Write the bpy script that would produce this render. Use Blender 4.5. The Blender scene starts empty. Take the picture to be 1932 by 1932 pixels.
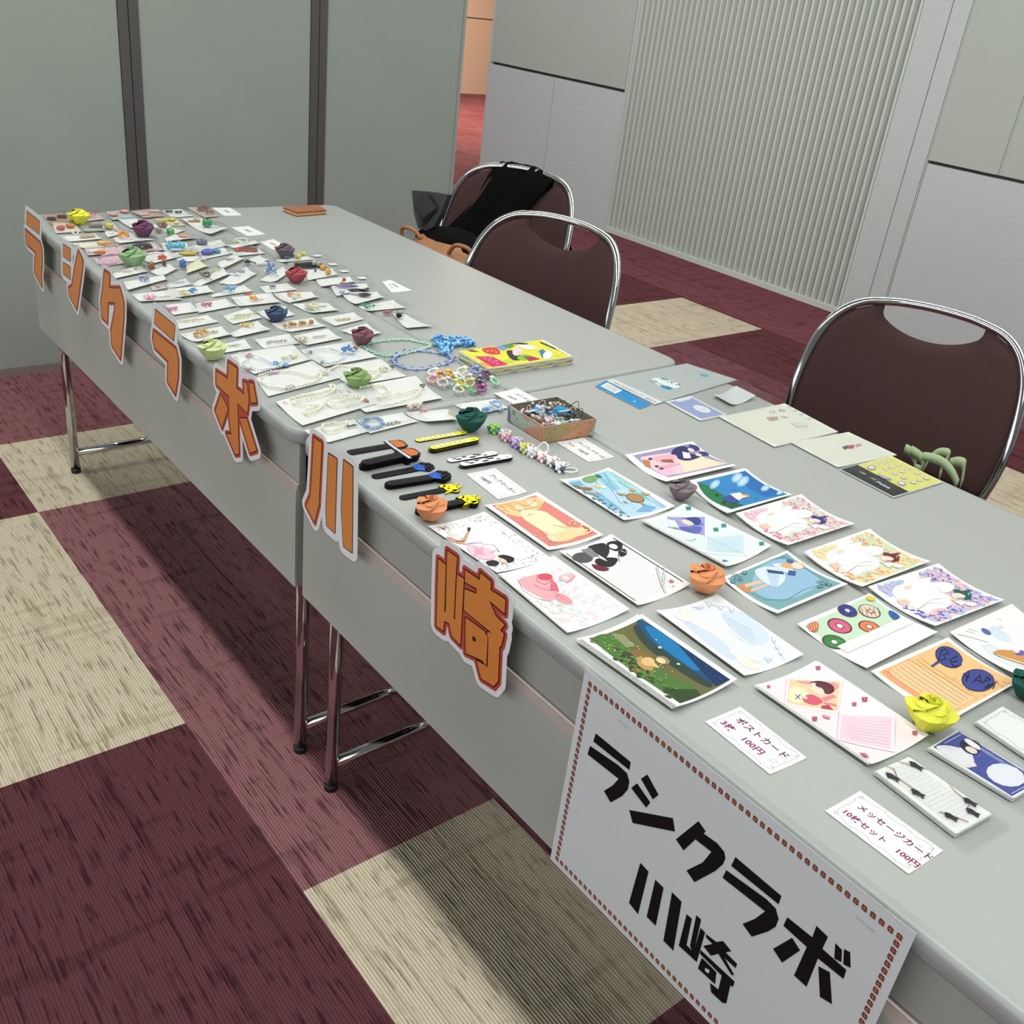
import bpy, math, random
from mathutils import Vector, Matrix
from mathutils.geometry import tessellate_polygon
S = bpy.context.scene
COL = S.collection
PI = math.pi
H = 0.7283                       # height of the table tops

# ---------------------------------------------------------------- camera
cam_d = bpy.data.cameras.new('camera'); cam = bpy.data.objects.new('camera', cam_d); COL.objects.link(cam)
cam.location = (2.7916, -0.6821, 1.3883); cam.rotation_euler = (1.0804, -0.1137, 0.9002)
cam_d.sensor_width = 36; cam_d.lens = 36 * 1856.9 / 1932; cam_d.clip_start = .02; cam_d.clip_end = 60
S.camera = cam
# ---------------------------------------------------------------- world, lamps, exposure
w = bpy.data.worlds.new('room_light'); S.world = w; w.use_nodes = True
w.node_tree.nodes['Background'].inputs[0].default_value = (.93, .97, 1, 1)
w.node_tree.nodes['Background'].inputs[1].default_value = .15
def area(name, loc, sx, sy, e, col=(1, 1, 1), rot=(0, 0, 0)):
    d = bpy.data.lights.new(name, 'AREA'); d.shape = 'RECTANGLE'; d.size = sx; d.size_y = sy; d.energy = e; d.color = col
    o = bpy.data.objects.new(name, d); o.location = loc; o.rotation_euler = rot; COL.objects.link(o); return o
area('ceiling_strip_light', (1.0, -.28, 2.8), 8.5, .12, 118, (.97, 1, .96))
area('ceiling_strip_light', (.4, 1.9, 2.8), 8.5, .25, 58, (.97, 1, .96))
area('ceiling_strip_light', (-.2, 3.1, 2.8), 8.5, .25, 48, (1, .99, .96))
area('front_fill_light', (1.2, -3.9, 1.55), 8.0, 2.3, 100, (.94, .98, 1), (math.radians(90), 0, 0))  # unseen fill added behind the camera to brighten the vertical fronts
area('corridor_light', (-6.6, 6.4, 2.7), 2.2, 2.2, 300, (1, .74, .52))
S.view_settings.view_transform = 'Standard'; S.view_settings.look = 'None'
S.view_settings.exposure = -0.07; S.view_settings.gamma = 1; S.view_settings.use_curve_mapping = False

# ---------------------------------------------------------------- materials
def lin(h):
    if not isinstance(h, str): return h
    v = [int(h[i:i+2], 16) / 255 for i in (0, 2, 4)]
    return tuple((c / 12.92 if c <= .04045 else ((c + .055) / 1.055) ** 2.4) for c in v) + (1,)
def nmat(name):
    m = bpy.data.materials.new(name); m.use_nodes = True; nt = m.node_tree
    return m, nt, nt.nodes['Principled BSDF'], nt.nodes.new, nt.links.new
def setp(p, rough=.5, metal=0, spec=.5, coat=0, trans=0):
    p.inputs['Roughness'].default_value = rough; p.inputs['Metallic'].default_value = metal
    p.inputs['Specular IOR Level'].default_value = spec; p.inputs['Coat Weight'].default_value = coat; p.inputs['Transmission Weight'].default_value = trans
def solid(name, c, rough=.5, metal=0, spec=.5, coat=0, var=.06, scale=30, bump=0, bscale=200, stretch=None, trans=0):
    m, nt, p, N, L = nmat(name); setp(p, rough, metal, spec, coat, trans); c = lin(c)
    tc = N('ShaderNodeTexCoord'); mp = N('ShaderNodeMapping'); L(tc.outputs['Object'], mp.inputs[0])
    if stretch: mp.inputs['Scale'].default_value = stretch
    n = N('ShaderNodeTexNoise'); n.inputs['Scale'].default_value = scale; n.inputs['Detail'].default_value = 3; L(mp.outputs[0], n.inputs[0])
    r = N('ShaderNodeValToRGB'); r.color_ramp.elements[0].position = .3; r.color_ramp.elements[1].position = .7
    r.color_ramp.elements[0].color = tuple(x * (1 - var) for x in c[:3]) + (1,); r.color_ramp.elements[1].color = tuple(min(1, x * (1 + var)) for x in c[:3]) + (1,)
    L(n.outputs[0], r.inputs[0]); L(r.outputs[0], p.inputs['Base Color'])
    if bump:
        n2 = N('ShaderNodeTexNoise'); n2.inputs['Scale'].default_value = bscale; L(mp.outputs[0], n2.inputs[0])
        b = N('ShaderNodeBump'); b.inputs['Strength'].default_value = bump; b.inputs['Distance'].default_value = .001; L(n2.outputs[0], b.inputs['Height']); L(b.outputs[0], p.inputs['Normal'])
    return m
def attr_mat(name, rough, metal=0, spec=.5, coat=0, trans=0, grain=0, cloud=0, gain=1):
    m, nt, p, N, L = nmat(name); setp(p, rough, metal, spec, coat, trans)
    a = N('ShaderNodeAttribute'); a.attribute_name = 'Col'
    if cloud:
        n = N('ShaderNodeTexNoise'); n.inputs['Scale'].default_value = grain; n.inputs['Detail'].default_value = 4
        mr = N('ShaderNodeMapRange'); mr.inputs[3].default_value = (1 - cloud) * gain; mr.inputs[4].default_value = (1 + cloud) * gain
        mx = N('ShaderNodeMix'); mx.data_type = 'RGBA'; mx.blend_type = 'MULTIPLY'; mx.inputs[0].default_value = 1
        L(n.outputs[0], mr.inputs[0]); L(a.outputs[0], mx.inputs[6]); L(mr.outputs[0], mx.inputs[7]); L(mx.outputs[2], p.inputs['Base Color'])
    else: L(a.outputs[0], p.inputs['Base Color'])
    return m
def clear(name, tint, amount, rough=.08):
    m, nt, p, N, L = nmat(name); nt.nodes.remove(p); out = nt.nodes['Material Output']
    t = N('ShaderNodeBsdfTransparent'); t.inputs[0].default_value = lin(tint); g = N('ShaderNodeBsdfGlossy'); g.inputs['Roughness'].default_value = rough
    n = N('ShaderNodeTexNoise'); n.inputs['Scale'].default_value = 55; b = N('ShaderNodeBump'); b.inputs['Strength'].default_value = .5; b.inputs['Distance'].default_value = .004
    L(n.outputs[0], b.inputs['Height']); L(b.outputs[0], g.inputs['Normal'])
    f = N('ShaderNodeFresnel'); f.inputs[0].default_value = 1.45; ad = N('ShaderNodeMath'); ad.operation = 'MULTIPLY_ADD'; ad.inputs[1].default_value = .3; ad.inputs[2].default_value = amount
    x = N('ShaderNodeMixShader'); L(f.outputs[0], ad.inputs[0]); L(ad.outputs[0], x.inputs[0]); L(t.outputs[0], x.inputs[1]); L(g.outputs[0], x.inputs[2]); L(x.outputs[0], out.inputs[0])
    return m
M = {}
M['print'] = attr_mat('printed_card', .55, spec=.3, grain=60, cloud=.02, gain=.86)
M['lam'] = attr_mat('laminated_print', .3, spec=.4, grain=40, cloud=.10)
M['paint'] = attr_mat('plain_colour', .45)
M['gem'] = attr_mat('glossy_bead', .12, spec=.7, coat=.6)
M['origami'] = attr_mat('folded_paper', .75, spec=.15, grain=90, cloud=.05)
M['metalcol'] = attr_mat('metallic_bead', .25, metal=.6)
M['rubber'] = attr_mat('soft_rubber', .5, spec=.2)
M['chrome'] = solid('chrome', 'd4d6d6', .1, 1, var=.02)
M['steel'] = solid('brushed_steel', 'b0ada8', .3, 1, var=.04)
M['top'] = solid('grey_laminate_top', 'a8aaa6', .42, spec=.4, var=.012, scale=6, bump=.05, bscale=900)
M['edge'] = solid('grey_edge_band', 'a6a9a6', .38, var=.02)
M['tpanel'] = solid('grey_painted_steel', 'adafa7', .5, spec=.4, var=.015, scale=5)
M['ledge'] = solid('satin_steel_ledge', 'b3a69e', .4, metal=.25, var=.03)
M['under'] = solid('dark_underside', '2a2a2c', .7)
M['black'] = solid('black_plastic', '121214', .45)
M['fab'] = solid('brown_upholstery', '4c3635', .85, spec=.2, var=.10, scale=420, bump=.4, bscale=1200)
M['scarf'] = solid('black_lace_fabric', '0d0c0d', .9, spec=.1, var=.4, scale=160, bump=.8, bscale=90)
M['satin'] = solid('charcoal_satin', '3a3a3e', .45, spec=.4, var=.15, scale=14)
M['kraft'] = solid('kraft_leather', 'b98158', .6, var=.1)
M['green'] = solid('pale_green_strap', 'a9bd90', .6, var=.04)
M['part'] = solid('grey_partition_board', 'a3aca3', .6, spec=.25, var=.02, scale=4, bump=.15, bscale=500)
M['post'] = solid('grey_aluminium_post', '6d6b69', .45, metal=.5, var=.03)
M['skirt'] = solid('brown_grey_skirting', '8f817d', .5)
M['wall_hi'] = solid('upper_wall_panel', 'c3cac1', .6, spec=.25, var=.015, scale=3, bump=.15, bscale=400)
M['wall_lo'] = solid('lower_wall_fabric', 'd2d8d8', .7, spec=.2, var=.03, scale=60, bump=.3, bscale=160, stretch=(.15, 1, 2.4))
M['wall_strip'] = solid('wall_strip', 'd0d6d4', .6, var=.015)
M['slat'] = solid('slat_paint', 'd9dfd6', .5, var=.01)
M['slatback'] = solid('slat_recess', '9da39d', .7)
M['groove'] = solid('dark_groove', '5b605a', .7)
M['peach'] = solid('far_wall_panel', 'c9b3a4', .7, var=.02)
M['wood_top'] = solid('brown_wood', 'a2684a', .6, var=.12, scale=20, stretch=(1, 6, 1))
M['wood_side'] = solid('light_wood_edge', 'cf9a68', .6, var=.1, scale=60)
M['wood_line'] = solid('burnt_edge', '4a2616', .7)
M['bag'] = clear('clear_film_bag', 'fbfcfc', .012)
M['film'] = clear('clear_laminate_film', 'f3f4f4', .03, .15)
M['glassring'] = clear('clear_resin', 'eef2f0', .25, .1)

def carpet():
    m, nt, p, N, L = nmat('tile_carpet'); setp(p, .95, spec=.1)
    def mth(op, a, b=None, c=None):
        n = N('ShaderNodeMath'); n.operation = op
        for k, v in enumerate((a, b, c)):
            if v is None: continue
            if isinstance(v, (int, float)): n.inputs[k].default_value = v
            else: L(v, n.inputs[k])
        return n.outputs[0]
    def mixc(f, a, b):
        n = N('ShaderNodeMix'); n.data_type = 'RGBA'
        if isinstance(f, (int, float)): n.inputs[0].default_value = f
        else: L(f, n.inputs[0])
        for k, v in ((6, a), (7, b)):
            if isinstance(v, tuple): n.inputs[k].default_value = v
            else: L(v, n.inputs[k])
        return n.outputs[2]
    g = N('ShaderNodeNewGeometry'); s = N('ShaderNodeSeparateXYZ'); L(g.outputs['Position'], s.inputs[0]); X, Y = s.outputs[0], s.outputs[1]
    ci = mth('FLOOR', mth('DIVIDE', mth('SUBTRACT', X, .25), .5)); cj = mth('FLOOR', mth('DIVIDE', mth('ADD', Y, .11), .513))
    cv = N('ShaderNodeCombineXYZ'); L(ci, cv.inputs[0]); L(cj, cv.inputs[1])
    wn = N('ShaderNodeTexWhiteNoise'); wn.noise_dimensions = '2D'; L(cv.outputs[0], wn.inputs[0])
    def box(x0, x1, y0, y1): return mth('MULTIPLY', mth('MULTIPLY', mth('GREATER_THAN', X, x0), mth('LESS_THAN', X, x1)), mth('MULTIPLY', mth('GREATER_THAN', Y, y0), mth('LESS_THAN', Y, y1)))
    beige = None
    for bx in ((.255, 1.25, -.62, -.11), (-.205, .255, -.11, .40), (1.75, 2.26, -.11, .30), (-.69, -.13, 2.4, 3.48), (1.33, 2.4, 2.4, 3.03), (.255, .75, -1.7, -1.12), (-.8, -.205, -1.15, -.6)):
        b = box(*bx); beige = b if beige is None else mth('MAXIMUM', beige, b)
    # ribs run along x, broken into short dark dashes; faint square bubbles across
    mp = N('ShaderNodeMapping'); L(g.outputs['Position'], mp.inputs[0]); mp.inputs['Scale'].default_value = (9, 170, 1)
    n1 = N('ShaderNodeTexNoise'); n1.inputs['Scale'].default_value = 1; n1.inputs['Detail'].default_value = 2; L(mp.outputs[0], n1.inputs[0])
    mp2 = N('ShaderNodeMapping'); L(g.outputs['Position'], mp2.inputs[0]); mp2.inputs['Scale'].default_value = (20, 42, 1)
    n2 = N('ShaderNodeTexNoise'); n2.inputs['Scale'].default_value = 1; n2.inputs['Detail'].default_value = 3; L(mp2.outputs[0], n2.inputs[0])
    mp3 = N('ShaderNodeMapping'); L(g.outputs['Position'], mp3.inputs[0]); mp3.inputs['Scale'].default_value = (26, 3, 1)
    n3 = N('ShaderNodeTexNoise'); n3.inputs['Scale'].default_value = 1; n3.inputs['Detail'].default_value = 1; L(mp3.outputs[0], n3.inputs[0])
    mp4 = N('ShaderNodeMapping'); L(g.outputs['Position'], mp4.inputs[0]); mp4.inputs['Scale'].default_value = (1.2, 30, 1)
    n4 = N('ShaderNodeTexNoise'); n4.inputs['Scale'].default_value = 1; L(mp4.outputs[0], n4.inputs[0])
    dash = N('ShaderNodeMapRange'); dash.inputs[1].default_value = .53; dash.inputs[2].default_value = .64
    L(mth('ADD', mth('MULTIPLY', n1.outputs[0], .62), mth('MULTIPLY', n2.outputs[0], .38)), dash.inputs[0])
    cr = N('ShaderNodeMapRange'); cr.inputs[1].default_value = .60; cr.inputs[2].default_value = .68; L(n3.outputs[0], cr.inputs[0])
    ln = N('ShaderNodeMapRange'); ln.inputs[1].default_value = .58; ln.inputs[2].default_value = .68; L(n4.outputs[0], ln.inputs[0])
    dark = mth('MINIMUM', mth('ADD', dash.outputs[0], mth('ADD', mth('MULTIPLY', cr.outputs[0], .35), mth('MULTIPLY', ln.outputs[0], .5))), 1)
    red = mixc(wn.outputs[0], lin('7c4b51'), lin('885862'))
    # individually lighter and darker tiles seen in the room
    for bx, c in (((.25, 1.75, -.11, .40), '97666a'), ((-.8, -.205, -.62, .40), '935f64'), ((-3, 2, 3.5, 4.2), '864e55'), ((-3, 3, 2.9, 3.5), '6d3d42'), ((1.25, 2.4, -1.6, -.11), '663c41'), ((.255, 1.25, -1.2, -.62), '754449'), ((-.4, .255, -.62, -.11), '6f4046')):
        red = mixc(box(*bx), red, lin(c))
    redd = mixc(1.0, red, red); n = nt.nodes[-1]
    rd = N('ShaderNodeMix'); rd.data_type = 'RGBA'; rd.blend_type = 'MULTIPLY'; rd.inputs[0].default_value = 1; L(red, rd.inputs[6]); rd.inputs[7].default_value = (.36, .32, .34, 1)
    redc = mixc(mth('MULTIPLY', dark, .9), red, rd.outputs[2]); nt.nodes.remove(n)
    bc = mixc(mth('MULTIPLY', dark, .62), lin('dccdb3'), lin('8c7e5c'))
    col = mixc(beige, redc, bc); L(col, p.inputs['Base Color'])
    wv = N('ShaderNodeTexWave'); wv.bands_direction = 'Y'; wv.inputs['Scale'].default_value = 55; wv.inputs['Distortion'].default_value = .8; L(g.outputs['Position'], wv.inputs[0])
    b = N('ShaderNodeBump'); b.inputs['Strength'].default_value = 1.0; b.inputs['Distance'].default_value = .003
    L(mth('SUBTRACT', mth('MULTIPLY', wv.outputs['Fac'], .6), mth('MULTIPLY', dark, .8)), b.inputs['Height']); L(b.outputs[0], p.inputs['Normal'])
    return m
M['carpet'] = carpet()

# ---------------------------------------------------------------- mesh helpers
class MB:
    def __init__(s): s.v = []; s.f = []; s.c = []; s.s = []; s.m = []
    def add(s, vs, fs, c=None, smooth=False, mi=0):
        o = len(s.v); s.v += [tuple(x) for x in vs]; c = lin(c) if c else (1, 1, 1, 1)
        for f in fs: s.f.append([i + o for i in f]); s.c.append(c); s.s.append(smooth); s.m.append(mi)
        return s
    def box(s, x0, x1, y0, y1, z0, z1, c=None, mi=0):
        v = [(x, y, z) for z in (z0, z1) for x, y in ((x0, y0), (x1, y0), (x1, y1), (x0, y1))]
        return s.add(v, [(3, 2, 1, 0), (4, 5, 6, 7), (0, 1, 5, 4), (1, 2, 6, 5), (2, 3, 7, 6), (3, 0, 4, 7)], c, False, mi)
    def rbox(s, cx, cy, z0, sx, sy, sz, a=0, r=.3, c=None, seg=4, smooth=True, dome=.35):
        rr = min(sx, sy) * r; pr = []
        for qx, qy, a0 in ((1, 1, 0), (-1, 1, 90), (-1, -1, 180), (1, -1, 270)):
            for k in range(seg + 1):
                t = math.radians(a0 + 90 * k / seg); pr.append((qx * (sx / 2 - rr) + rr * math.cos(t), qy * (sy / 2 - rr) + rr * math.sin(t)))
        n = len(pr); ca, sa = math.cos(a), math.sin(a); V = []
        for (zz, k) in ((0, .96), (.25, 1), (.7, 1), (1, 1 - dome)):
            for x, y in pr: x *= k; y *= k; V.append((cx + x * ca - y * sa, cy + x * sa + y * ca, z0 + sz * zz))
        F = [(i + j * n, (i + 1) % n + j * n, (i + 1) % n + (j + 1) * n, i + (j + 1) * n) for j in range(3) for i in range(n)]
        return s.add(V, F + [tuple(range(n))[::-1], tuple(range(3 * n, 4 * n))], c, False)
    def sph(s, x, y, z, rx, ry=None, rz=None, c=None, n=8, a=0, smooth=True):
        ry = ry or rx; rz = rz or rx; V = [(x, y, z - rz)]; k = max(3, n // 2 + 1); ca, sa = math.cos(a), math.sin(a)
        for i in range(1, k):
            t = PI * i / k
            for j in range(n):
                q = 2 * PI * j / n; px = rx * math.sin(t) * math.cos(q); py = ry * math.sin(t) * math.sin(q)
                V.append((x + px * ca - py * sa, y + px * sa + py * ca, z - rz * math.cos(t)))
        V.append((x, y, z + rz)); F = [(0, 1 + (j + 1) % n, 1 + j) for j in range(n)]
        for i in range(k - 2): F += [(1 + i * n + j, 1 + i * n + (j + 1) % n, 1 + (i + 1) * n + (j + 1) % n, 1 + (i + 1) * n + j) for j in range(n)]
        e = len(V) - 1; F += [(e, 1 + (k - 2) * n + j, 1 + (k - 2) * n + (j + 1) % n) for j in range(n)]
        return s.add(V, F, c, smooth)
    def tube(s, P, r, c=None, n=8, closed=False, cap=True):
        P = [Vector(p) for p in P]; V = []; m = len(P); up = None; rr = r if isinstance(r, (list, tuple)) else [r] * m
        for i in range(m):
            a = P[(i - 1) % m] if closed or i else P[0]; b = P[(i + 1) % m] if closed or i < m - 1 else P[-1]; d = (b - a)
            d = d.normalized() if d.length > 1e-9 else Vector((0, 0, 1))
            if up is None: up = Vector((0, 0, 1)) if abs(d.z) < .9 else Vector((1, 0, 0))
            u = d.cross(up); u = u.normalized() if u.length > 1e-6 else Vector((1, 0, 0)); w_ = u.cross(d).normalized(); up = w_
            for j in range(n): t = 2 * PI * j / n; V.append(P[i] + (u * math.cos(t) + w_ * math.sin(t)) * rr[i])
        q = m if closed else m - 1
        F = [(i * n + j, i * n + (j + 1) % n, ((i + 1) % m) * n + (j + 1) % n, ((i + 1) % m) * n + j) for i in range(q) for j in range(n)]
        if cap and not closed: F += [tuple(range(n))[::-1], tuple(range((m - 1) * n, m * n))]
        return s.add(V, F, c, True)
    def prism(s, P, z0, z1, c=None, side=None, mi=0):     # vertical prism over a polygon in the xy plane
        T = tess(P); n = len(P); V = [(x, y, z0) for x, y in P] + [(x, y, z1) for x, y in P]
        s.add(V, [tuple(i + n for i in t) for t in T] + [t[::-1] for t in T], c, False, mi)
        return s.add(V, [(i, (i + 1) % n, (i + 1) % n + n, i + n) for i in range(n)], side or c, False, mi)
    def build(s, name, mat, parent=None, loc=(0, 0, 0)):
        me = bpy.data.meshes.new(name); L = Vector(loc); me.from_pydata([tuple(Vector(v) - L) for v in s.v], [], s.f)
        at = me.color_attributes.new('Col', 'BYTE_COLOR', 'CORNER'); buf = []; k = 0
        for f, c in zip(s.f, s.c): buf += list(c) * len(f)
        if len(buf) == 4 * len(me.loops): at.data.foreach_set('color', buf)
        me.polygons.foreach_set('use_smooth', s.s); ms = mat if isinstance(mat, list) else [mat]
        for m_ in ms: me.materials.append(m_)
        if len(ms) > 1: me.polygons.foreach_set('material_index', s.m)
        o = bpy.data.objects.new(name, me); COL.objects.link(o)
        if parent: o.parent = parent; o.location = L - parent.matrix_basis.translation if parent.parent is None else L - parent.matrix_basis.translation - parent.parent.matrix_basis.translation
        else: o.location = L
        return o
def tess(P):
    x0, y0 = P[0][0], P[0][1]; k = 100 / max(1e-9, max(max(abs(p[0] - x0), abs(p[1] - y0)) for p in P))
    return [tuple(t) for t in tessellate_polygon([[Vector(((p[0] - x0) * k, (p[1] - y0) * k, 0)) for p in P]])]
def tag(o, label=None, cat=None, group=None, kind=None):
    for k, v in (('label', label), ('category', cat), ('group', group), ('kind', kind)):
        if v: o[k] = v
    return o
def thing(name, loc, label, cat, group=None):
    o = bpy.data.objects.new(name, None); o.empty_display_size = .02; COL.objects.link(o); o.location = loc; return tag(o, label, cat, group)
def struct(name, mb, mat, **k): o = mb.build(name, mat, **k); return tag(o, kind='structure')

# ---------------------------------------------------------------- the room
struct('floor', MB().box(-11.5, 6, -4, 11, -.05, 0), M['carpet'])
WY = 4.18
o = struct('wall_back', MB().box(-3.49, 5.5, WY + .03, WY + .2, 0, 3.0), M['groove'])
def wpart(name, x0, x1, z0, z1, mat, d=.03): return struct(name, MB().box(x0, x1, WY + .03 - d, WY + .032, z0, z1), M[mat])
wpart('wall_back_lower_left', -3.49, -2.766, .0, .873, 'wall_lo'); wpart('wall_back_lower_centre', -2.762, -2.075, 0, .873, 'wall_lo')
wpart('wall_back_upper_left', -3.49, -2.075, .892, 3.0, 'wall_hi', .034)
struct('trim_1', MB().box(-3.515, -3.49, WY - .004, WY + .2, 0, 3.0), M['wall_strip'])
struct('trim_2', MB().box(-2.071, -2.05, WY - .004, WY + .04, 0, 3.0), M['wall_strip'])
wpart('wall_back_strip', -.155, -.008, 0, 3.0, 'wall_strip'); wpart('wall_back_narrow_strip', -.003, .09, 0, 3.0, 'wall_strip')
wpart('wall_back_trim', .094, .1, 0, 3.0, 'wall_strip')
wpart('wall_back_lower_right', .104, 5.5, 0, .853, 'wall_lo'); wpart('wall_back_upper_right', .104, .466, .869, 3.0, 'wall_hi', .034)
wpart('wall_back_upper_far_right', .466, 5.5, .869, 3.0, 'wall_hi', .026)
sl = MB(); n = 43
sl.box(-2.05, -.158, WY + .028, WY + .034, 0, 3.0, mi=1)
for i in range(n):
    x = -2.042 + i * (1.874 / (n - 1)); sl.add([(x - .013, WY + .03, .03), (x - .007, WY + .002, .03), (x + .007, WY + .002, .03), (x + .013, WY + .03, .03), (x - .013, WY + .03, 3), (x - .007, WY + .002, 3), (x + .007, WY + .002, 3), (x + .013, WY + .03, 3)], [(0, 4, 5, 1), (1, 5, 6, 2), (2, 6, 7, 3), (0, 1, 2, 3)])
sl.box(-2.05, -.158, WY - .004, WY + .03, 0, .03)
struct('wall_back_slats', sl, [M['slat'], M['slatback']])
# corridor beyond the gap
struct('wall_corridor', MB().box(-9.4, -9.2, 4.5, 11, 0, .948), M['peach']); struct('wall_corridor_upper', MB().box(-9.4, -9.19, 4.5, 11, .962, 3), M['peach'])
struct('trim_3', MB().box(-9.3, -9.205, 8.43, 8.434, 0, .948), M['groove']); struct('trim_4', MB().box(-9.3, -9.21, 4.5, 11, .948, .962), M['groove'])

# movable partition: boards between aluminium posts
PX = -.75
for (y0, y1, lab) in ((-1.5, -.12, 'grey partition board running out of the left edge of the photo'), (-.12, .569, 'leftmost visible grey partition board, above the bare carpet'), (.569, 1.258, 'middle grey partition board between two dark vertical posts'), (1.258, 1.911, 'right grey partition board ending at the gap to the corridor')):
    t = thing('partition_panel', (PX, (y0 + y1) / 2, 0), lab, 'partition')
    last = y1 > 1.9
    MB().box(PX - .035, PX, y0 + (.035 if y0 > 0 or y0 == -.12 else 0), y1 - (.014 if last else .035), .028, 2.3).build('board', M['part'], t, (PX, (y0 + y1) / 2, 1))
    if y0 > -1: MB().box(PX - .04, PX + .004, y0 + .0015, y0 + .033, 0, 2.3).build('post', M['post'], t, (PX, y0 + .02, 1))
    if last: MB().box(PX - .04, PX + .004, y1 - .013, y1, 0, 2.3).build('edge_frame', M['part'], t, (PX, y1, 1))
    else: MB().box(PX - .04, PX + .004, y1 - .033, y1 - .0015, 0, 2.3).build('post', M['post'], t, (PX, y1 - .02, 1))
    MB().box(PX - .038, PX + .003, y0 + .035, y1 - .035, 0, .027).build('skirting', M['skirt'], t, (PX, (y0 + y1) / 2, 0))

# ---------------------------------------------------------------- folding tables
def top_mesh(x0, x1, y0, y1):
    # rounded plan corners and a bullnose edge
    def ring(off, z):
        r = .03; P = []
        for cx, cy, a0 in ((x1 - r, y1 - r, 0), (x0 + r, y1 - r, 90), (x0 + r, y0 + r, 180), (x1 - r, y0 + r, 270)):
            for k in range(7): t = math.radians(a0 + 15 * k); P.append((cx + (r + off) * math.cos(t), cy + (r + off) * math.sin(t), z))
        return P
    prof = [(-.006, H), (-.002, H - .001)] + [(.006 * math.sin(math.radians(a)) - .000, H - .009 + .008 * math.cos(math.radians(a))) for a in (20, 45, 70, 90)] + [(.006, H - .022), (.003, H - .028), (-.004, H - .030)]
    m = MB(); R = [ring(o_, z) for o_, z in prof]; n = len(R[0]); V = [p for r_ in R for p in r_]
    F = [(i + j * n, i + (j + 1) * n, (i + 1) % n + (j + 1) * n, (i + 1) % n + j * n) for j in range(len(R) - 1) for i in range(n)]
    m.add(V, F, None, True, 1); m.add(R[0], [tuple(range(n))], None, False, 0); m.add(R[-1], [tuple(range(n))[::-1]], None, False, 2)
    return m
def table(x0, x1, y0, y1, front, label, group='folding tables joined into one long stand'):
    t = thing('folding_table', ((x0 + x1) / 2, (y0 + y1) / 2, 0), label, 'table', group); c = (x0 + x1) / 2
    a, b = x0 + .008, x1 - .008
    top_mesh(a, b, y0 + .006, y1 - .004).build('tabletop', [M['top'], M['edge'], M['under']], t, (c, y0, H))
    yb = y0 + .014 if front else y0 + .03
    MB().box(a + .008, b - .008, yb, yb + .012, .629, H - .030).build('apron', M['tpanel'], t, (c, yb, .66))
    MB().box(a + .03, b - .03, y1 - .04, y1 - .025, .66, H - .030).build('rear_rail', M['under'], t, (c, y1, .66))
    if front:
        MB().add([(x, y, z) for x in (a + .006, b - .006) for y, z in ((yb, .6285), (yb - .004, .6265), (yb - .007, .612), (yb - .007, .430), (yb + .012, .426), (yb + .012, .6285))], [(0, 6, 7, 1), (1, 7, 8, 2)], None, False, 1).add([(x, y, z) for x in (a + .006, b - .006) for y, z in ((yb, .6285), (yb - .004, .6265), (yb - .007, .612), (yb - .007, .428), (yb + .012, .428), (yb + .012, .6285))], [(2, 8, 9, 3), (3, 9, 10, 4), (4, 10, 11, 5), (5, 11, 6, 0), (0, 1, 2, 3, 4, 5), (11, 10, 9, 8, 7, 6)]).build('modesty_panel', [M['tpanel'], M['ledge']], t, (c, yb, .5))
        MB().box(a + .02, b - .02, yb + .03, y1 - .08, .615, .619).build('under_shelf', M['under'], t, (c, y0 + .2, .617))
    for s_, xe in ((1, x0 + .0618), (-1, x1 - .0618)):
        fy, ry = y0 + .049, y1 - .06
        lf = MB().tube([(xe, fy, .014), (xe, fy, H - .032)], .0125, n=16); lf.sph(xe, fy, .014, .0125, .0125, .003, n=16)
        leg = lf.build('leg', M['chrome'], t, (xe, fy, .3)); MB().tube([(xe, fy, 0), (xe, fy, .014)], .0135, n=16).build('foot_cap', M['black'], leg, (xe, fy, .007))
        lr = MB().tube([(xe, ry, .014), (xe, ry, H - .032)], .0125, n=16).build('leg', M['chrome'], t, (xe, ry, .3)); MB().tube([(xe, ry, 0), (xe, ry, .014)], .0135, n=16).build('foot_cap', M['black'], lr, (xe, ry, .007))
        MB().tube([(xe, fy + .008, .062), (xe, ry - .008, .062)], .011, n=14).build('cross_bar', M['chrome'], t, (xe, (fy + ry) / 2, .062))
    if front and x0 < 1:
        m = MB().box(b - .006, b - .002, y0 + .03, y0 + .07, .55, H - .032); br = m.build('end_bracket', M['black'], t, (b, y0 + .05, .63))
    if front and x0 > 1:
        m = MB().box(a + .002, a + .008, y0 + .02, y0 + .07, .54, H - .032); br = m.build('end_bracket', M['black'], t, (a, y0 + .05, .63))
        for z in (.672, .64): MB().sph(a - .001, y0 + .032, z, .004, .006, .006, n=12).build('bolt', M['chrome'], br, (a, y0 + .032, z))
table(0, 1.5, 0, .4455, True, 'front far folding table with five orange letters on its edge')
table(1.5, 3.0, 0, .4455, True, 'front near folding table carrying the white sign and postcards')
table(0, 1.5, .4475, .907, False, 'back far folding table, mostly bare, with a brown wooden block')
table(1.5, 3.0, .4475, .907, False, 'back near folding table with envelopes and clear bags')

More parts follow.
